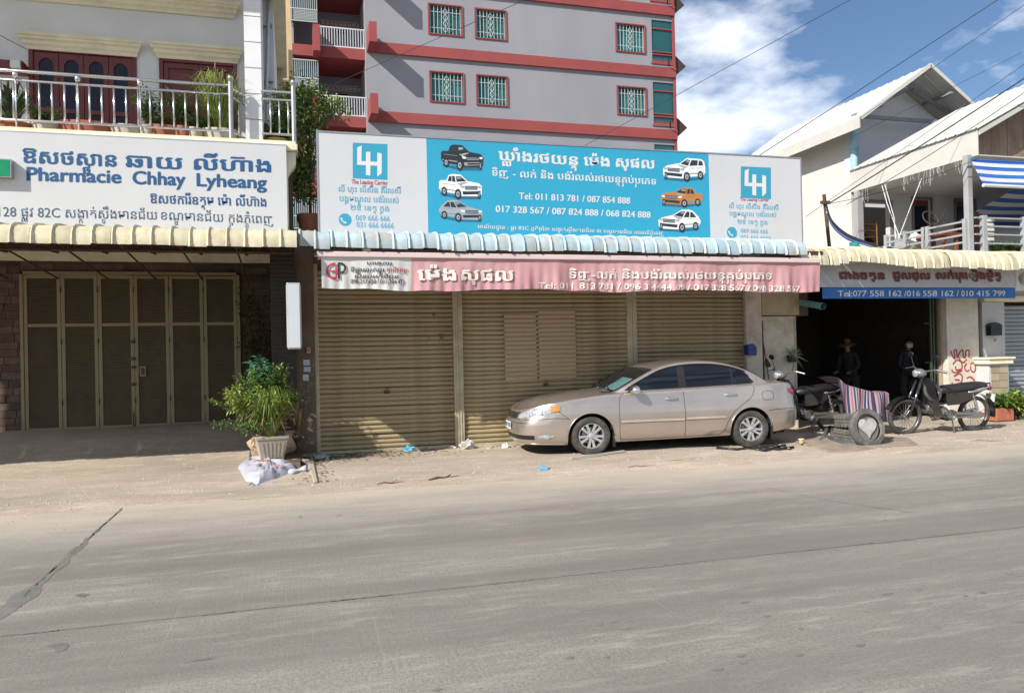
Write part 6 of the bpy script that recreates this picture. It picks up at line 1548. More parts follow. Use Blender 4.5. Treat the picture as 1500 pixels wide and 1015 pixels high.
# ---- tyres on display: two flat car tyres, one leaning in front with a white heart painted disc
def car_tyre(c, R0, w_, T3, label, cat='tyre', group='tyres outside the repair shop'):
    t = thing('car_tyre', tuple(c), label, cat, group)
    T = Matrix.Translation(c) @ T3; r_ = R0
    prof = [(r_*.60, -w_*.40), (r_*.62, -w_*.47), (r_*.74, -w_*.5), (r_*.92, -w_*.46), (r_*.985, -w_*.36), (r_, -w_*.2), (r_, -.035), (r_-.012, -.03), (r_-.012, -.02), (r_, -.015), (r_, .015), (r_-.012, .02), (r_-.012, .03), (r_, .035), (r_, w_*.2), (r_*.985, w_*.36), (r_*.92, w_*.46), (r_*.74, w_*.5), (r_*.62, w_*.47), (r_*.60, w_*.40)]
    MB().lathe(prof, 40, T).build('tyre_wall', mat('worn_tyre_rubber', (.085, .082, .074), .8, var=.3, scale=9, dirt=(.28, .25, .2), damt=.55, dscale=5), t, smooth=35)
    m_ = MB()
    for k in range(36):
        a = 2*pi*k/36
        for s in (-1, 1): m_.box(r_-.003, r_+.006, -.018, .018, s*w_*.30-.028, s*w_*.30+.022, T @ Matrix.Rotation(a, 4, 'Z'))
    m_.build('tread_blocks', mat('worn_tyre_rubber', (.085, .082, .074)), t, kind='stuff')
    return t
G0 = gr(1283, 652, .03)
cT = Vector((G0.x+.02, G0.y+.42, 0))
car_tyre(cT+Vector((0, 0, .15)), .36, .23, Matrix.Rotation(R_(2), 4, 'X'), 'grey worn car tyre lying flat at the bottom of the stack')
car_tyre(cT+Vector((.01, .01, .385)), .355, .22, Matrix.Rotation(R_(-3), 4, 'X'), 'grey worn car tyre lying on the bottom tyre of the stack')
tl = thing('painted_tyre', (G0.x-.18, G0.y, .3), 'grey tyre leaning on the stack with a white heart-shaped patch', 'tyre')
c = at(1270, 627, G0.y-.02); T = Matrix.Translation(c) @ Matrix.Rotation(R_(78), 4, 'X'); WTR = mat('worn_tyre_rubber', (.085, .082, .074))
MB().lathe([(.21, -.05), (.23, -.065), (.29, -.06), (.31, -.03), (.31, .02), (.29, .05), (.23, .055), (.21, .04)], 40, T).build('tyre_ring', WTR, tl, smooth=40)
MB().lathe([(.212, .0), (0, .0)], 40, T).build('inner_disc', mat('dusty_grey_disc', (.16, .15, .13), .8, var=.3, scale=8), tl)
hp = []
for k in range(32):
    a = 2*pi*k/32; x = 16*sin(a)**3; y = 13*cos(a)-5*cos(2*a)-2*cos(3*a)-cos(4*a); hp.append((x*.0105, y*.0105+.02))
m_ = MB(); m_.prism(hp, .004, .03, 'z', T @ Matrix.Identity(4)); m_.build('heart_patch', mat('white_heart_paint', (.42, .41, .38), .5, var=.4, scale=12, dirt=(.2, .19, .17), damt=.5, dscale=7), tl, bevel=.01)
# rubber scraps, cardboard, kerb plate
t = thing('rubber_scrap', tuple(gr(1225, 648)), 'torn black inner tube pieces beside the tyre stack', 'scrap')
for pts, w_ in (([(1200, 645), (1208, 640), (1220, 644), (1236, 650), (1258, 652)], .05), ([(1206, 642), (1211, 630), (1216, 627), (1222, 640)], .045)):
    P2 = [gr(x, y, .05) for x, y in pts]; MB().tube(P2, [w_*.5, w_, w_*1.2, w_*.9, w_*.6][:len(P2)], 8).build('tube_piece', mat('dusty_black_rubber', (.07, .075, .08), .6, var=.4, scale=8), t, smooth=True)
t = thing('concrete_cover', tuple(gr(1250, 656)), 'low broken concrete drain cover under the tyre stack', 'drain cover')
p0 = gr(1172, 650); p1 = gr(1340, 655); pts = [gr(1165, 651), gr(1215, 666), gr(1262, 664), gr(1345, 655), gr(1330, 645), gr(1180, 641)]
m_ = MB(); m_.prism([(p.x, p.y) for p in pts], -.05, .055, 'z'); m_.build('cover_slab', mat('stained_cover_concrete', (.27, .22, .17), .9, var=.35, scale=4, bump=.3), t, bevel=.012)
t = thing('paper_cup', tuple(gr(1174, 648)), 'small yellow pot standing behind the sedan rear wheel', 'cup')
c = gr(1174, 649, .06); MB().lathe([(0, 0), (.035, 0), (.045, .07), (.04, .07), (.03, .01)], 12, Matrix.Translation(c)).build('cup_body', mat('yellow_cup', (.5, .36, .14), .6), t, smooth=40)
MB().lathe([(.046, .06), (.05, .068), (.044, .074)], 12, Matrix.Translation(c)).build('cup_rim', WPL, t)
t = thing('rubber_strip', tuple(gr(1110, 656)), 'black rubber strips lying on the dirt behind the rear wheel', 'scrap')
for pts in ([(1050, 656), (1080, 658), (1110, 655), (1140, 658), (1162, 655)], [(1090, 655), (1120, 660), (1150, 652)], [(1112, 654), (1130, 652), (1158, 657)]):
    MB().tube([gr(x, y, .05+.01*random.random()) for x, y in pts], .022, 6).build('strip', BLACK, t, smooth=True)
t = thing('white_plank', tuple(gr(870, 665)), 'weathered white wooden strip on the ground under the front wheel', 'plank')
a = gr(836, 672, .045); b = gr(914, 661, .055); d = (b-a).normalized(); n_ = Vector((-d.y, d.x, 0))
m_ = MB(); m_.add([a-n_*.012, b-n_*.02, b+n_*.02, a+n_*.012]+[p+Vector((0, 0, .018)) for p in (a-n_*.012, b-n_*.02, b+n_*.02, a+n_*.012)], [(0, 3, 2, 1), (4, 5, 6, 7), (0, 1, 5, 4), (1, 2, 6, 5), (2, 3, 7, 6), (3, 0, 4, 7)]); m_.build('plank_body', mat('grey_white_wood', (.45, .42, .38), .8, var=.3), t)

# ================================================================== PEOPLE (skinned bodies in the dark shop)
def skin_body(name, joints, bones, m, parent, root=0, sub=1):
    me = bpy.data.meshes.new(name); b_ = bmesh.new(); ly = b_.verts.layers.skin.verify()
    vs = [b_.verts.new(j[:3]) for j in joints]
    for i, j in enumerate(joints): vs[i][ly].radius = (j[3], j[4] if len(j) > 4 else j[3]); vs[i][ly].use_root = (i == root)
    for a, b in bones: b_.edges.new((vs[a], vs[b]))
    b_.to_mesh(me); b_.free()
    me.materials.append(m); o = bpy.data.objects.new(name, me); COL.objects.link(o); o.parent = parent
    a = o.modifiers.new('skin', 'SKIN'); a.use_smooth_shade = True; b = o.modifiers.new('sub', 'SUBSURF'); b.levels = sub; b.render_levels = sub
    return o
SKIN = mat('skin', (.24, .14, .09), .6, var=.08)
def person(x, y, rz, label, shirt, trousers, hat=None, mask=False, lean=0, h=1.0):
    t = thing('person', (x, y, .03), label, 'person', local=True); t.rotation_euler = (0, 0, rz)
    L = lean
    J = [(0, 0, .95, .15, .11), (0, -.02-L*.3, 1.12, .14, .10), (0, -.04-L*.7, 1.30, .165, .105), (0, -.05-L, 1.43, .10, .08), (0, -.06-L*1.1, 1.50, .055, .055)]
    arms = []
    for s in (-1, 1):
        J += [(s*.18, -.05-L, 1.40, .062), (s*.23, -.06-L, 1.14, .048), (s*.18, -.26-L, 1.04, .036), (s*.15, -.33-L, 1.03, .030)]
    for s in (-1, 1):
        J += [(s*.09, 0, .90, .095), (s*.11, -.03, .50, .062), (s*.12, .02, .10, .042), (s*.13, -.04, .04, .042), (s*.14, -.14, .035, .035)]
    B = [(0, 1), (1, 2), (2, 3), (3, 4)]
    for k in (5, 9): B += [(3, k), (k, k+1), (k+1, k+2), (k+2, k+3)]
    for k in (13, 18): B += [(0, k), (k, k+1), (k+1, k+2), (k+2, k+3), (k+3, k+4)]
    skin_body('body', J, B, shirt, t, 0)
    # trousers as a slightly larger shell
    JT = [(0, 0, .98, .16, .12)]; BT = []
    for s in (-1, 1): 
        k = len(JT); JT += [(s*.09, 0, .88, .105), (s*.11, -.03, .50, .078), (s*.12, .02, .13, .062)]; BT += [(0, k), (k, k+1), (k+1, k+2)]
    skin_body('trousers', JT, BT, trousers, t, 0)
    hx, hy, hz = 0, -.08-L*1.25, 1.615
    m_ = MB(); rows = []
    for i in range(15):
        th = pi*i/14; row = []
        for j in range(20):
            ph = 2*pi*j/20; r_ = sin(th); X = r_*cos(ph)*.074; Yy = r_*sin(ph)*.092; Z = cos(th)*.115
            if Z < -.03: X *= 1-.35*(-Z-.03)/.085; Yy *= 1-.1*(-Z-.03)/.085
            if Yy < -.05 and -.035 < Z < .02 and abs(X) < .02: Yy -= .018*(1-abs(X)/.02)
            if Yy < -.05 and .01 < Z < .045 and .015 < abs(X) < .05: Yy += .008
            row.append((hx+X, hy+Yy, hz+Z))
        rows.append(row)
    m_.grid(rows, closeu=True); hd = m_.build('head', SKIN, t, smooth=True)
    for s in (-1, 1):
        m_ = MB(); lump(m_, (hx+s*.028, hy-.080, hz+.02), .013, .008, .007, 1, 8, 6, 0); m_.build('eye', WHITE, hd, smooth=True); m_ = MB(); lump(m_, (hx+s*.028, hy-.087, hz+.02), .006, .003, .006, 1, 8, 6, 0); m_.build('pupil', BLACK, hd)
        m_ = MB(); lump(m_, (hx+s*.076, hy+.005, hz), .010, .022, .032, 1, 8, 6, 0); m_.build('ear', SKIN, hd, smooth=True)
    MB().tube([(hx-.022, hy-.088, hz-.055), (hx, hy-.092, hz-.053), (hx+.022, hy-.088, hz-.055)], .005, 5).build('mouth', mat('lips', (.25, .08, .07), .6), hd)
    MB().tube([(0, -.06-L*1.1, 1.46), (hx, hy+.01, hz-.08)], [.052, .048], 10).build('neck', SKIN, hd, smooth=True)
    HAIR = mat('black_hair', (.01, .009, .009), .5)
    m_ = MB(); rows = []
    for i in range(9):
        th = pi*.62*i/8; row = []
        for j in range(20):
            ph = 2*pi*j/20; f = 1.10; zz = cos(th)*.128; 
            if sin(ph) < -.3 and zz < .06: zz = .06
            row.append((hx+sin(th)*cos(ph)*.081, hy+.008+sin(th)*sin(ph)*.100, hz+zz))
        rows.append(row)
    m_.grid(rows, closeu=True); m_.build('hair', HAIR, hd, smooth=True)
    for s in (-1, 1):        # hands: palm and five bent fingers
        wx_, wy_, wz_ = s*.15, -.33-L, 1.03
        J = [(wx_, wy_+.01, wz_, .026, .018), (wx_, wy_-.05, wz_-.005, .036, .015), (wx_, wy_-.08, wz_-.01, .036, .014)]; B = [(0, 1), (1, 2)]
        skin_body('hand', J, B, SKIN, t, 0)
        for k, (o_, ln) in enumerate(((-.03, .055), (-.01, .068), (.01, .072), (.03, .062))):
            b0 = Vector((wx_+o_*s, wy_-.075, wz_-.01)); MB().tube([b0, b0+Vector((0, -ln*.5, -.005)), b0+Vector((0, -ln*.85, -.025)), b0+Vector((0, -ln*.9, -.045))], [.009, .0085, .0075, .006], 6).build('finger', SKIN, t, smooth=True)
        b0 = Vector((wx_-.03*s, wy_-.02, wz_-.01)); MB().tube([b0, b0+Vector((-.028*s, -.03, -.01)), b0+Vector((-.03*s, -.055, -.02))], [.011, .010, .007], 6).build('thumb', SKIN, t, smooth=True)
    if mask:
        m_ = MB(); rows = []
        for i in range(7):
            z = lerp(-.075, .012, i/6); rows.append([(hx+sin(a)*.078*(1-.25*max(0, -z-.03)/.045), hy-cos(a)*.102*(1-.1*max(0, -z-.03)/.045)-(.008 if abs(a) < .5 else 0), hz+z) for a in [lerp(-1.25, 1.25, k/12) for k in range(13)]])
        m_.grid(rows); m_.build('face_mask', mat('pale_blue_mask', (.45, .58, .66), .8), t, smooth=True)
    if hat:
        T = Matrix.Translation((hx, hy, hz+.05)) @ Matrix.Rotation(R_(12), 4, 'X')
        MB().lathe([(0, .12), (.05, .118), (.085, .08), (.095, .02), (.16, .0), (.215, -.025), (.21, -.032), (.09, .0)], 28, T).build('hat', hat, t, smooth=50)
        MB().lathe([(.097, .018), (.098, .04), (.094, .055)], 28, T).build('hat_band', BLACK, t, smooth=50)
    t.scale = (h, h, h)
    return t
DK1 = mat('navy_shirt', (.02, .022, .03), .85, var=.2); DK2 = mat('dark_trousers', (.018, .018, .022), .9); DK3 = mat('dark_green_shirt', (.014, .016, .014), .9)
STRAW = mat('straw_hat', (.14, .075, .03), .85, var=.25, scale=30)
p = at(1328, 515, 13.9); person(p.x, 13.9, R_(-5), 'standing person with black hair, pale face mask and dark clothes in the shop', DK1, DK2, mask=True, h=.97)
p = at(1246, 515, 14.6); person(p.x, 14.6, R_(-60), 'standing person in a straw hat and dark clothes inside the shop', DK3, DK2, hat=STRAW, lean=.10, h=.97)

# ================================================================== PLANTS
LF1 = mat('yellow_green_leaf', (.20, .27, .045), .55, var=.45, scale=7); LF2 = mat('mid_green_leaf', (.085, .16, .03), .5, var=.4, scale=7); LF3 = mat('blue_green_leaf', (.06, .17, .09), .4, var=.3, scale=6)
LF4 = mat('dark_leaf', (.03, .055, .022), .6, var=.5, scale=6); STEM = mat('brown_stem', (.12, .08, .04), .8, var=.3); DRYG = mat('dry_grass_blade', (.34, .27, .11), .7, var=.3)
def leaf(mb, p, d, L, w_, rnd, droop=.3):
    d = d.normalized(); side = d.cross(Vector((rnd.uniform(-.4, .4), rnd.uniform(-.4, .4), 1))); side = side.normalized() if side.length > .01 else Vector((1, 0, 0))
    m1 = p+d*L*.45; tip = p+d*L-Vector((0, 0, L*droop)); up = side.cross(d)*w_*.25
    mb.add([p, m1+side*w_*.5-up*0, tip, m1-side*w_*.5, m1-up], [(0, 1, 4), (1, 2, 4), (2, 3, 4), (3, 0, 4)])
def shrub(root, c, stems, leaves_per, H, spread, lm, L, w_, seed, name='foliage', upb=.6, droop=.3, stemr=.006, dirv=None, lo=.25):
    rnd = random.Random(seed); sm = MB(); fm = MB(); c = Vector(c)
    for _ in range(stems):
        a = rnd.uniform(0, 2*pi); s_ = rnd.random()**.7*spread; tgt = c+Vector((cos(a)*s_, sin(a)*s_*.8, H*rnd.uniform(.55, 1.05)))
        if dirv: tgt += Vector(dirv)*rnd.random()
        mid = c.lerp(tgt, .5)+Vector((rnd.uniform(-.05, .05), 0, H*.10)); pts = [c+Vector((rnd.uniform(-.04, .04), rnd.uniform(-.04, .04), 0)), mid, tgt]
        sm.tube(pts, [stemr, stemr*.7, stemr*.3], 4)
        for k in range(leaves_per):
            q = rnd.uniform(lo, 1.0); p = pts[0].lerp(mid, q*2) if q < .5 else mid.lerp(tgt, q*2-1)
            d = Vector((rnd.gauss(0, 1), rnd.gauss(0, 1), rnd.gauss(upb, .6))); leaf(fm, p+d.normalized()*rnd.uniform(0, .06), d, L*rnd.uniform(.6, 1.2), w_*rnd.uniform(.7, 1.2), rnd, droop)
    sm.build('stems', STEM, root); return fm.build(name, lm, root)
def grass(root, c, n, H, spread, m, seed, w_=.008, name='grass_blades', flop=.6):
    rnd = random.Random(seed); mb = MB(); c = Vector(c)
    for _ in range(n):
        a = rnd.uniform(0, 2*pi); h = H*rnd.uniform(.5, 1.1); o_ = Vector((cos(a), sin(a), 0))*spread*rnd.random()**.6; b0 = c+o_*.12; s = Vector((-sin(a), cos(a), 0))*w_
        p1 = b0+o_*.35+Vector((0, 0, h*.6)); p2 = b0+o_*.75+Vector((0, 0, h*.95)); p3 = b0+o_*1.25+Vector((0, 0, h*(1-flop*rnd.random()*.8)))
        mb.add([b0-s, b0+s, p1-s*.9, p1+s*.9, p2-s*.6, p2+s*.6, p3], [(0, 1, 3, 2), (2, 3, 5, 4), (4, 5, 6)])
    return mb.build(name, m, root)
# bushy potted plant between the houses
PY = 11.75
bp = gr(395, 674, .13); PC_ = Vector((bp.x+.02, bp.y+.12, .13)); 
t = thing('potted_bush', tuple(PC_), 'bushy yellow-green plants in a square concrete pot beside the shutters', 'potted plant')
TP = Matrix.Translation(PC_) @ Matrix.Rotation(R_(8), 4, 'Z'); m_ = MB()
def frus(mb, a, b, z0, z1, T):
    vs = [T @ Vector(p) for p in [(-a, -a, z0), (a, -a, z0), (a, a, z0), (-a, a, z0), (-b, -b, z1), (b, -b, z1), (b, b, z1), (-b, b, z1)]]
    mb.add(vs, [(3, 2, 1, 0), (4, 5, 6, 7), (0, 1, 5, 4), (1, 2, 6, 5), (2, 3, 7, 6), (3, 0, 4, 7)])
POTM = mat('cast_concrete_pot', (.40, .34, .27), .85, var=.2, scale=5, dirt=(.22, .18, .13), damt=.5, dscale=5)
frus(m_, .16, .215, .03, .30, TP); m_.build('pot_body', POTM, t, bevel=.008)
m_ = MB(); frus(m_, .225, .235, .301, .34, TP); m_.build('pot_rim', POTM, t, bevel=.006)
for k in range(6):
    x = -.15+k*.06; m_ = MB(); vs = [TP @ Vector((x*.8-.012, -.176, .07)), TP @ Vector((x*.8+.012, -.176, .07)), TP @ Vector((x+.012, -.218, .28)), TP @ Vector((x-.012, -.218, .28))]; m_.add(vs, [(0, 1, 2, 3)]); m_.build('pot_flute', POTM, t)
for s in (-1, 1): m_ = MB(); m_.box(s*.13-.03, s*.13+.03, -.15, .15, -.03, .03, TP); m_.build('pot_foot', POTM, t)
TC = PC_+Vector((0, 0, .33))
grass(t, TC+Vector((.0, -.02, 0)), 420, .74, .42, LF1, 1, .006); grass(t, TC, 260, .70, .44, LF2, 2, .006); grass(t, TC, 60, .5, .5, DRYG, 3, .006, 'dry_blades', 1.1)
shrub(t, TC, 40, 150, .74, .56, LF1, .060, .030, 4, dirv=(-.4, 0, 0)); shrub(t, TC+Vector((0, .1, 0)), 34, 150, .98, .44, LF2, .06, .028, 5, dirv=(-.2, 0, 0)); shrub(t, TC+Vector((0, .05, 0)), 20, 120, 1.0, .42, LF1, .055, .028, 55, dirv=(-.15, 0, 0))
shrub(t, TC+Vector((-.15, 0, .1)), 14, 110, .62, .3, LF1, .055, .028, 15, 'side_sprays', dirv=(-.5, -.1, 0))
shrub(t, TC+Vector((-.1, 0, 0)), 12, 70, .25, .5, LF2, .05, .022, 16, 'low_foliage', dirv=(-.5, -.1, 0))
t = thing('green_shrub', tuple(PC_+Vector((-.03, .45, 0))), 'taller blue-green broad-leaved shrub behind the square concrete pot', 'shrub')
shrub(t, PC_+Vector((-.10, .12, .3)), 11, 50, 1.24, .19, LF3, .15, .06, 6, lo=.55, upb=.1, droop=.35, stemr=.012)
shrub(t, PC_+Vector((.16, .2, .25)), 4, 40, 1.1, .15, LF1, .07, .035, 7, lo=.5)
m_ = MB(); lump(m_, tuple(PC_+Vector((.0, .42, .16))), .34, .24, .22, 4, 20, 12, .12); m_.build('sack_planter', mat('burlap_planter', (.40, .29, .20), .9, var=.3, scale=12, bump=.3), t, smooth=True)
t = thing('grey_twig_plant', tuple(PC_+Vector((.45, .3, 0))), 'dry silver-grey twiggy plant against the dark post', 'plant')
shrub(t, PC_+Vector((.42, .5, .2)), 8, 16, 1.1, .25, mat('silver_grey_leaf', (.30, .33, .30), .8, var=.3), .05, .018, 8, lo=.5, dirv=(.2, 0, 0))
t = thing('driftwood', tuple(PC_+Vector((.45, 0, 0))), 'weathered wooden stakes leaning behind the concrete pot', 'wood')
for a_, b_ in (((425, 668), (436, 590)), ((434, 672), (440, 600)), ((420, 660), (444, 640))): MB().tube([gr(*a_, .0)+Vector((0, .15, 0)), at(*b_, PC_.y+.3)], [.025, .018], 6).build('stake', mat('weathered_wood', (.26, .19, .12), .85, var=.3), t)
t = thing('climbing_plant', (-.7, 14.8, .4), 'dark climbing plant in shade beside the folding gate', 'climber')
shrub(t, (-.62, 14.6, .35), 26, 46, 2.5, .55, LF4, .09, .045, 9, lo=.2, droop=.5)
# concrete kerb blocks and rubble beside the pot
t = thing('kerb_fragment', tuple(gr(455, 700)), 'broken concrete kerb edge running out beside the plastic sack', 'kerb')
m_ = MB(); pts = [gr(447, 672, .02), gr(460, 713, .0), gr(466, 712, 0), gr(458, 672, .02)]; m_.prism([(p.x, p.y) for p in pts], -.05, .065, 'z'); m_.build('kerb_block', POTM, t, bevel=.012)
m_ = MB(); pts = [gr(364, 675, .12), gr(440, 678, .12), gr(443, 660, .12), gr(366, 657, .12)]; m_.prism([(p.x, p.y) for p in pts], -.05, .125, 'z'); m_.build('base_slab', mat('dark_wet_wood', (.10, .07, .045), .85, var=.3), t, bevel=.01)
rnd = random.Random(9)
t = thing('rubble_pile', tuple(gr(445, 660)), 'heap of dark broken stones and rubbish at the foot of the post', 'rubble')
for i in range(22):
    p = gr(rnd.uniform(425, 468), rnd.uniform(662, 682), .04); m_ = MB(); lump(m_, (p.x, p.y, .05+rnd.random()*.06), rnd.uniform(.03, .09), rnd.uniform(.03, .08), rnd.uniform(.02, .05), i, 8, 6, .35); m_.build('stone', mat('rubble_stone', (.22, .19, .16), .9, var=.4, rnd=.4), t)
# big plastic sack
def bagmat():
    return mat('translucent_white_sack', (.46, .46, .52), .35, var=.22, scale=9, dirt=(.30, .32, .42), damt=.35, dscale=6)
t = thing('plastic_sack', tuple(gr(390, 708)), 'white plastic sack with blue and red print lying on the forecourt', 'sack')
SB = [gr(348, 688, .0), gr(360, 708, .0), gr(378, 712, 0), gr(400, 706, 0), gr(425, 697, 0), gr(438, 691, 0), gr(432, 684, 0), gr(400, 676, 0), gr(365, 675, 0)]
cB = sum(SB, Vector())/len(SB); m_ = MB(); rows = []; nB = 72
ring0 = []
for k in range(nB): f = k/nB*len(SB); i = int(f); a = SB[i].lerp(SB[(i+1) % len(SB)], f-i); ring0.append(a)
for j in range(13):
    q = j/12; row = []
    for k, a in enumerate(ring0):
        p = a.lerp(cB, q**1.15); hgt = .125*(1-(1-q)**4.5)*(1.0 if q > 0 else 0); tap = max(.25, min(1, 1-(p.x-cB.x)/.75)); nn = mn.noise(Vector((p.x*7, p.y*7, 2)))*.055+abs(mn.noise(Vector((p.x*15, p.y*13, 4))))*.05
        row.append((p.x, p.y, .02+hgt*tap+nn*min(1, q*3)))
    rows.append(row)
m_.grid(rows, closeu=True); sbo = m_.build('sack_body', bagmat(), t, smooth=True); SBV = [Vector(p) for p in m_.v]
m_ = MB(); e = gr(437, 690, .05); m_.tube([gr(426, 692, .06), e, e+Vector((.05, .02, .02)), e+Vector((.11, .0, .03))], [.05, .028, .035, .055], 8); m_.build('tied_neck', bagmat(), t, smooth=True)
def onbag(px, py):
    g_ = gr(px, py, .12); best = min(SBV, key=lambda v: (v.x-g_.x)**2+(v.y-g_.y)**2); return Vector((g_.x, g_.y, best.z+.012))
def bagstroke(pts, w_, m):
    P2 = []
    for a, b in zip(pts, pts[1:]):
        for k in range(4): P2.append(onbag(lerp(a[0], b[0], k/4), lerp(a[1], b[1], k/4)))
    P2.append(onbag(*pts[-1])); m_ = MB(); m_.grid([[p+Vector((0, -w_, -.004)) for p in P2], [p+Vector((0, w_, .004)) for p in P2]]); m_.build('printed_band', m, t)
BB = mat('bag_blue_print', (.06, .12, .38), .5)
bagstroke([(377, 699), (400, 697), (423, 692)], .022, BB); bagstroke([(380, 699), (402, 697)], .010, bagmat()); bagstroke([(372, 681), (384, 680), (398, 683), (410, 684)], .008, REDP); bagstroke([(364, 700), (368, 696), (372, 701)], .008, BB)
# litter by the shutters
def crumple(px, py, sx_, sy_, sz, m, label, nm='plastic_bag', seed=1):
    c = gr(px, py, .04); t = thing(nm, tuple(c), label, 'litter', 'litter along the shutters'); m_ = MB(); lump(m_, (c.x, c.y, sz*.6+.02), sx_, sy_, sz, seed, 14, 10, .45); m_.build('crumpled_sheet', m, t); 
crumple(600, 660, .10, .07, .055, mat('cyan_bag', (.12, .42, .62), .4, var=.35, scale=14), 'crumpled bright blue plastic bag at the foot of the left shutter', seed=3)
crumple(684, 657, .13, .09, .09, mat('clear_grey_bag', (.48, .46, .43), .25, var=.4, scale=12), 'crumpled clear plastic bag at the foot of the guide post', seed=5)
crumple(741, 655, .07, .05, .045, WPL, 'crumpled white cup lying before the sedan nose', 'paper_cup', 6)
crumple(630, 657, .06, .05, .03, mat('pale_paper', (.5, .5, .45), .7, var=.3), 'small pale paper scrap between the blue and clear bags', 'paper_scrap', 7)
crumple(490, 669, .12, .06, .03, mat('green_bag', (.08, .28, .07), .5, var=.4, scale=12), 'flattened green plastic bag under the left shutter corner', seed=8)
crumple(662, 656, .07, .05, .035, mat('white_foam', (.62, .61, .58), .6), 'white foam crumb beside the guide post', 'foam_scrap', 9)
crumple(716, 657, .05, .04, .02, mat('pale_paper', (.5, .5, .45)), 'tiny pale scrap between the clear bag and white cup', 'paper_scrap', 10)
crumple(470, 672, .12, .08, .05, mat('grey_rag', (.33, .34, .38), .8, var=.3), 'grey-blue rag near the rubble by the left shutter', 'rag', 11)
def flatbit(pts, m, label, nm, h=.012):
    P2 = [gr(x, y) for x, y in pts]; t = thing(nm, tuple(P2[0]), label, 'litter', 'litter on the dirt verge'); m_ = MB(); z = vz(P2[0].x, P2[0].y)+.004
    m_.prism([(p.x, p.y) for p in P2], z, z+h, 'z'); m_.build('flat_piece', m, t)
flatbit([(788, 690), (795, 687), (805, 689), (803, 692), (792, 693)], mat('cyan_bag', (.12, .42, .62)), 'flattened pale blue plastic piece in front of the sedan', 'plastic_scrap')
def stick(px0, py0, px1, py1, r_, label, m=STEM):
    a = gr(px0, py0, .035); b = gr(px1, py1, .04); c_ = (a+b)/2; t = thing('dry_stick', tuple(a), label, 'stick'); MB().tube([a, a.lerp(c_, .6)+Vector((0, .03, .01)), c_, b], [r_*.5, r_, r_*.9, r_*.3], 6).build('branch', m, t); MB().tube([c_, c_+Vector((.1, .05, .03))], r_*.4, 4).build('twig', m, t)
stick(628, 703, 672, 697, .022, 'short brown dry branch lying on the verge'); stick(552, 709, 592, 705, .008, 'thin dry twig lying left of the branch'); stick(968, 676, 1052, 673, .006, 'thin reddish twig in front of the sedan', mat('reddish_twig', (.3, .1, .05)))
stick(1420, 646, 1470, 645, .006, 'thin dark stick near the right edge'); stick(920, 684, 960, 681, .005, 'tiny dark twig on the verge below the sill')
t = thing('brown_heap', tuple(gr(352, 668)), 'low heap of brown dry leaves beside the concrete pot', 'leaf heap'); m_ = MB(); c = gr(352, 667, .03); lump(m_, (c.x, c.y, .03), .22, .12, .07, 3, 18, 10, .3); m_.build('leaf_mass', mat('brown_mulch', (.20, .12, .07), .95, var=.5, scale=25, bump=.8, bscale=60), t)

# ---- balcony pots
TERR = mat('terracotta', (.36, .12, .07), .75, var=.2, scale=5); WPOT = mat('cream_pot', (.5, .46, .38), .7, var=.15)
def bpot(px, w_, h, m, label, kind, seed):
    c = Vector((at(px, 180, 12.62).x, 12.66, 4.882)); t = thing('potted_plant', tuple(c), label, 'potted plant', 'potted plants on the pharmacy balcony')
    sq = Matrix.Translation(c) @ Matrix.Diagonal((w_/.2, 1, 1, 1)); MB().lathe([(0, 0), (.13, 0), (.17, h*.85), (.185, h*.86), (.185, h), (.165, h), (.155, h*.8), (0, h*.8)], 20, sq).build('pot', m, t, smooth=40)
    r = c+Vector((0, 0, h*.8))
    if kind == 'spiky': grass(t, r, 60, .62, .38, LF4, seed, .02, 'leaves'); grass(t, r, 40, .5, .38, LF2, seed+1, .018, 'leaves')
    if kind == 'shrub': shrub(t, r, 14, 70, .6, .32, LF2, .07, .028, seed)
    if kind == 'grass': grass(t, r, 420, .85, .50, LF1, seed, .008, 'leaves'); shrub(t, r, 14, 70, .4, .3, LF1, .05, .02, seed+3); grass(t, r, 90, 1.0, .45, DRYG, seed+7, .005, 'dry_blades', .5)
    if kind == 'low': shrub(t, r, 12, 50, .25, .3, LF2, .06, .03, seed)
    return t
bpot(14, .3, .2, TERR, 'spiky dark plant in terracotta bowl, leftmost on the balcony', 'spiky', 1); bpot(66, .2, .22, WPOT, 'small low plant in cream pot beside the glazed door', 'low', 5)
bpot(125, .42, .26, TERR, 'wide terracotta trough under the glazed red door', 'none', 6); bpot(185, .28, .24, WPOT, 'empty cream trough between the two doors', 'none', 7)
bpot(216, .16, .24, WPOT, 'narrow upright shrub in front of the white wall between doors', 'shrub', 8); bpot(238, .34, .26, TERR, 'terracotta bowl with reddish dry stems below the plain red door', 'low', 9)
bpot(268, .2, .26, TERR, 'round green shrub in terracotta pot before the plain red door', 'shrub', 10); bpot(285, .15, .25, WPOT, 'white fluted pot with yellow-green plant', 'low', 12)
bpot(322, .3, .26, WPOT, 'tall yellow-green grass plant at the balcony corner post', 'grass', 13)
t = thing('balcony_shrub', (-.1, 13.0, 4.9), 'leafy green shrub spilling beside the balcony right corner', 'shrub')
c = Vector((at(405, 190, 13).x, 12.85, 4.95)); shrub(t, c, 18, 90, .62, .38, LF2, .07, .03, 21); shrub(t, c+Vector((0, .1, 0)), 12, 60, .5, .4, LF1, .06, .03, 22)
MB().lathe([(0, 0), (.14, 0), (.19, .2), (.17, .2), (0, .17)], 18, Matrix.Translation(c+Vector((0, 0, -.06)))).build('pot', mat('ochre_pot', (.42, .3, .1), .7), t, smooth=40)
tc = Vector((at(452, 230, 13.0).x, 13.0, 3.61))
t = thing('roof_shrub', tuple(tc), 'bright green leafy shrub between the balcony corner and the billboard', 'shrub')
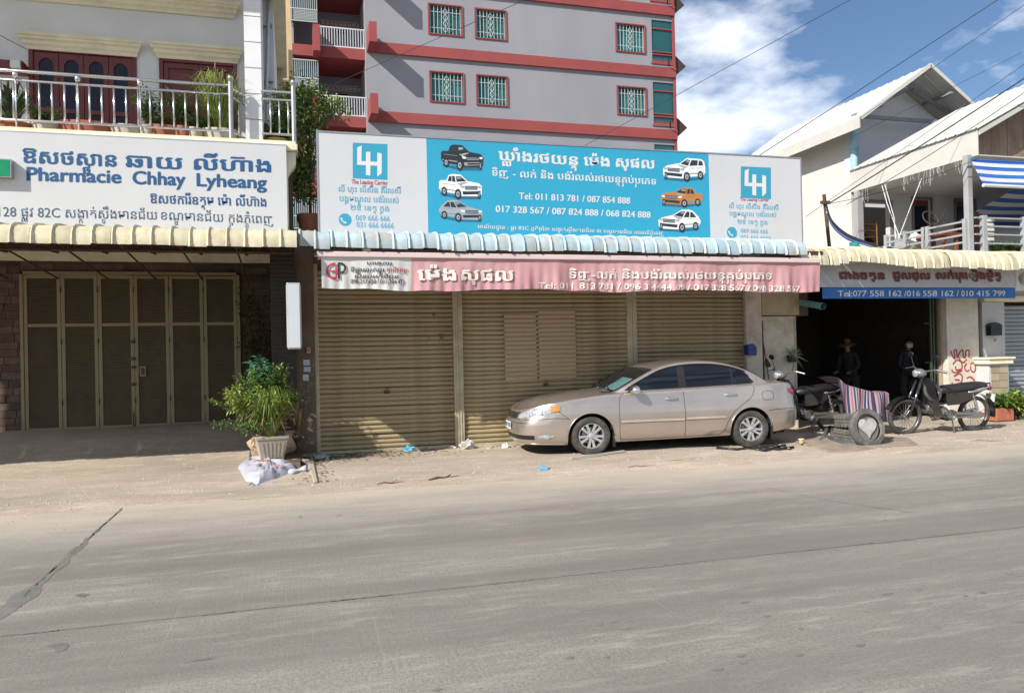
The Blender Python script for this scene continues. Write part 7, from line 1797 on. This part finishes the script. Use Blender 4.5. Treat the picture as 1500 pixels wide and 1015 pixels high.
MB().lathe([(0, 0), (.16, 0), (.21, .32), (.19, .32), (0, .28)], 18, Matrix.Translation(tc)).build('pot', TERR, t, smooth=40)
MB().tube([tc+Vector((0, 0, .25)), tc+Vector((.03, 0, .8)), Vector((tc.x-.05, 13, 4.7))], [.022, .02, .015], 8).build('trunk', STEM, t, smooth=True)
m_f = MB(); m_b = MB(); m_y = MB(); rnd = random.Random(77)
for i in range(85):
    px = rnd.gauss(444, 19); py = rnd.uniform(130, 290)
    if px > 462 and py > 186: px = rnd.uniform(434, 461)
    p = at(px, py, 13.0+rnd.uniform(-.3, .35)); m_b.tube([(tc.x, 13.0, 4.5), ((tc.x+p.x)/2, p.y, (4.6+p.z)/2), p], [.014, .009, .003], 4)
    for k in range(60): d = Vector((rnd.gauss(0, 1), rnd.gauss(0, 1), rnd.gauss(.2, .8))); leaf(m_f if i % 3 else m_y, p+Vector((rnd.gauss(0, .09), rnd.gauss(0, .09), rnd.gauss(0, .09))), d, .075, .034, rnd)
for i in range(11):
    p = at(rnd.uniform(468, 506), rnd.uniform(146, 170), 12.9); m_b.tube([at(455, 190, 13.0), p], [.01, .004], 4)
    for k in range(34): d = Vector((rnd.gauss(0, 1), rnd.gauss(0, 1), rnd.gauss(.2, .8))); leaf(m_y, p+Vector((rnd.gauss(0, .06), rnd.gauss(0, .06), rnd.gauss(0, .06))), d, .075, .034, rnd)
m_b.build('branches', STEM, t); m_f.build('crown', LF2, t); m_y.build('young_leaves', LF1, t)
t = thing('wall_shelf', at(18, 100, 13.4), 'red-brown shelf with small white meter at the left edge', 'shelf')
a = at(0, 95, 13.45); b = at(38, 108, 13.45); MB().box(a.x-.4, b.x, 13.3, 13.58, b.z, b.z+.14).build('shelf_box', REDD, t); MB().box(at(14, 100, 13.2).x, at(28, 100, 13.2).x, 13.22, 13.29, b.z+.01, b.z+.12).build('meter', WPL, t)
# plants at the right edge
c = gr(1470, 611, .05); c = Vector((at(1463, 600, 12.15).x, 12.15, .04)); t = thing('planter', tuple(c), 'terracotta planter with green leafy plants at the foot of the pedestal', 'potted plant')
MB().box(c.x-.22, c.x+.22, c.y-.15, c.y+.15, c.z, c.z+.24).build('planter_box', TERR, t, bevel=.015); shrub(t, c+Vector((.12, 0, .2)), 16, 40, .26, .26, LF2, .14, .05, 31); shrub(t, c+Vector((.2, 0, .2)), 12, 34, .28, .3, LF1, .14, .05, 32)
t = thing('leafy_plant', (at(1492, 600, 12.2).x, 12.2, .04), 'yellow-green broad-leaved plant at the right edge beside the grey shutter', 'plant')
c = Vector((at(1494, 612, 12.15).x, 12.15, .06)); shrub(t, c, 22, 40, .50, .34, LF1, .16, .055, 33); shrub(t, c, 12, 40, .50, .3, LF2, .16, .055, 34)
t = thing('terrace_plant', tuple(at(1475, 365, 12.7)), 'bright green plant on the terrace edge behind the railing', 'plant')
for px in (1462, 1480, 1497): shrub(t, at(px, 372, 12.75), 10, 40, .22, .18, LF2, .07, .03, px)
# clean helper property
for o in bpy.data.objects:
    if 'org' in o: del o['org']
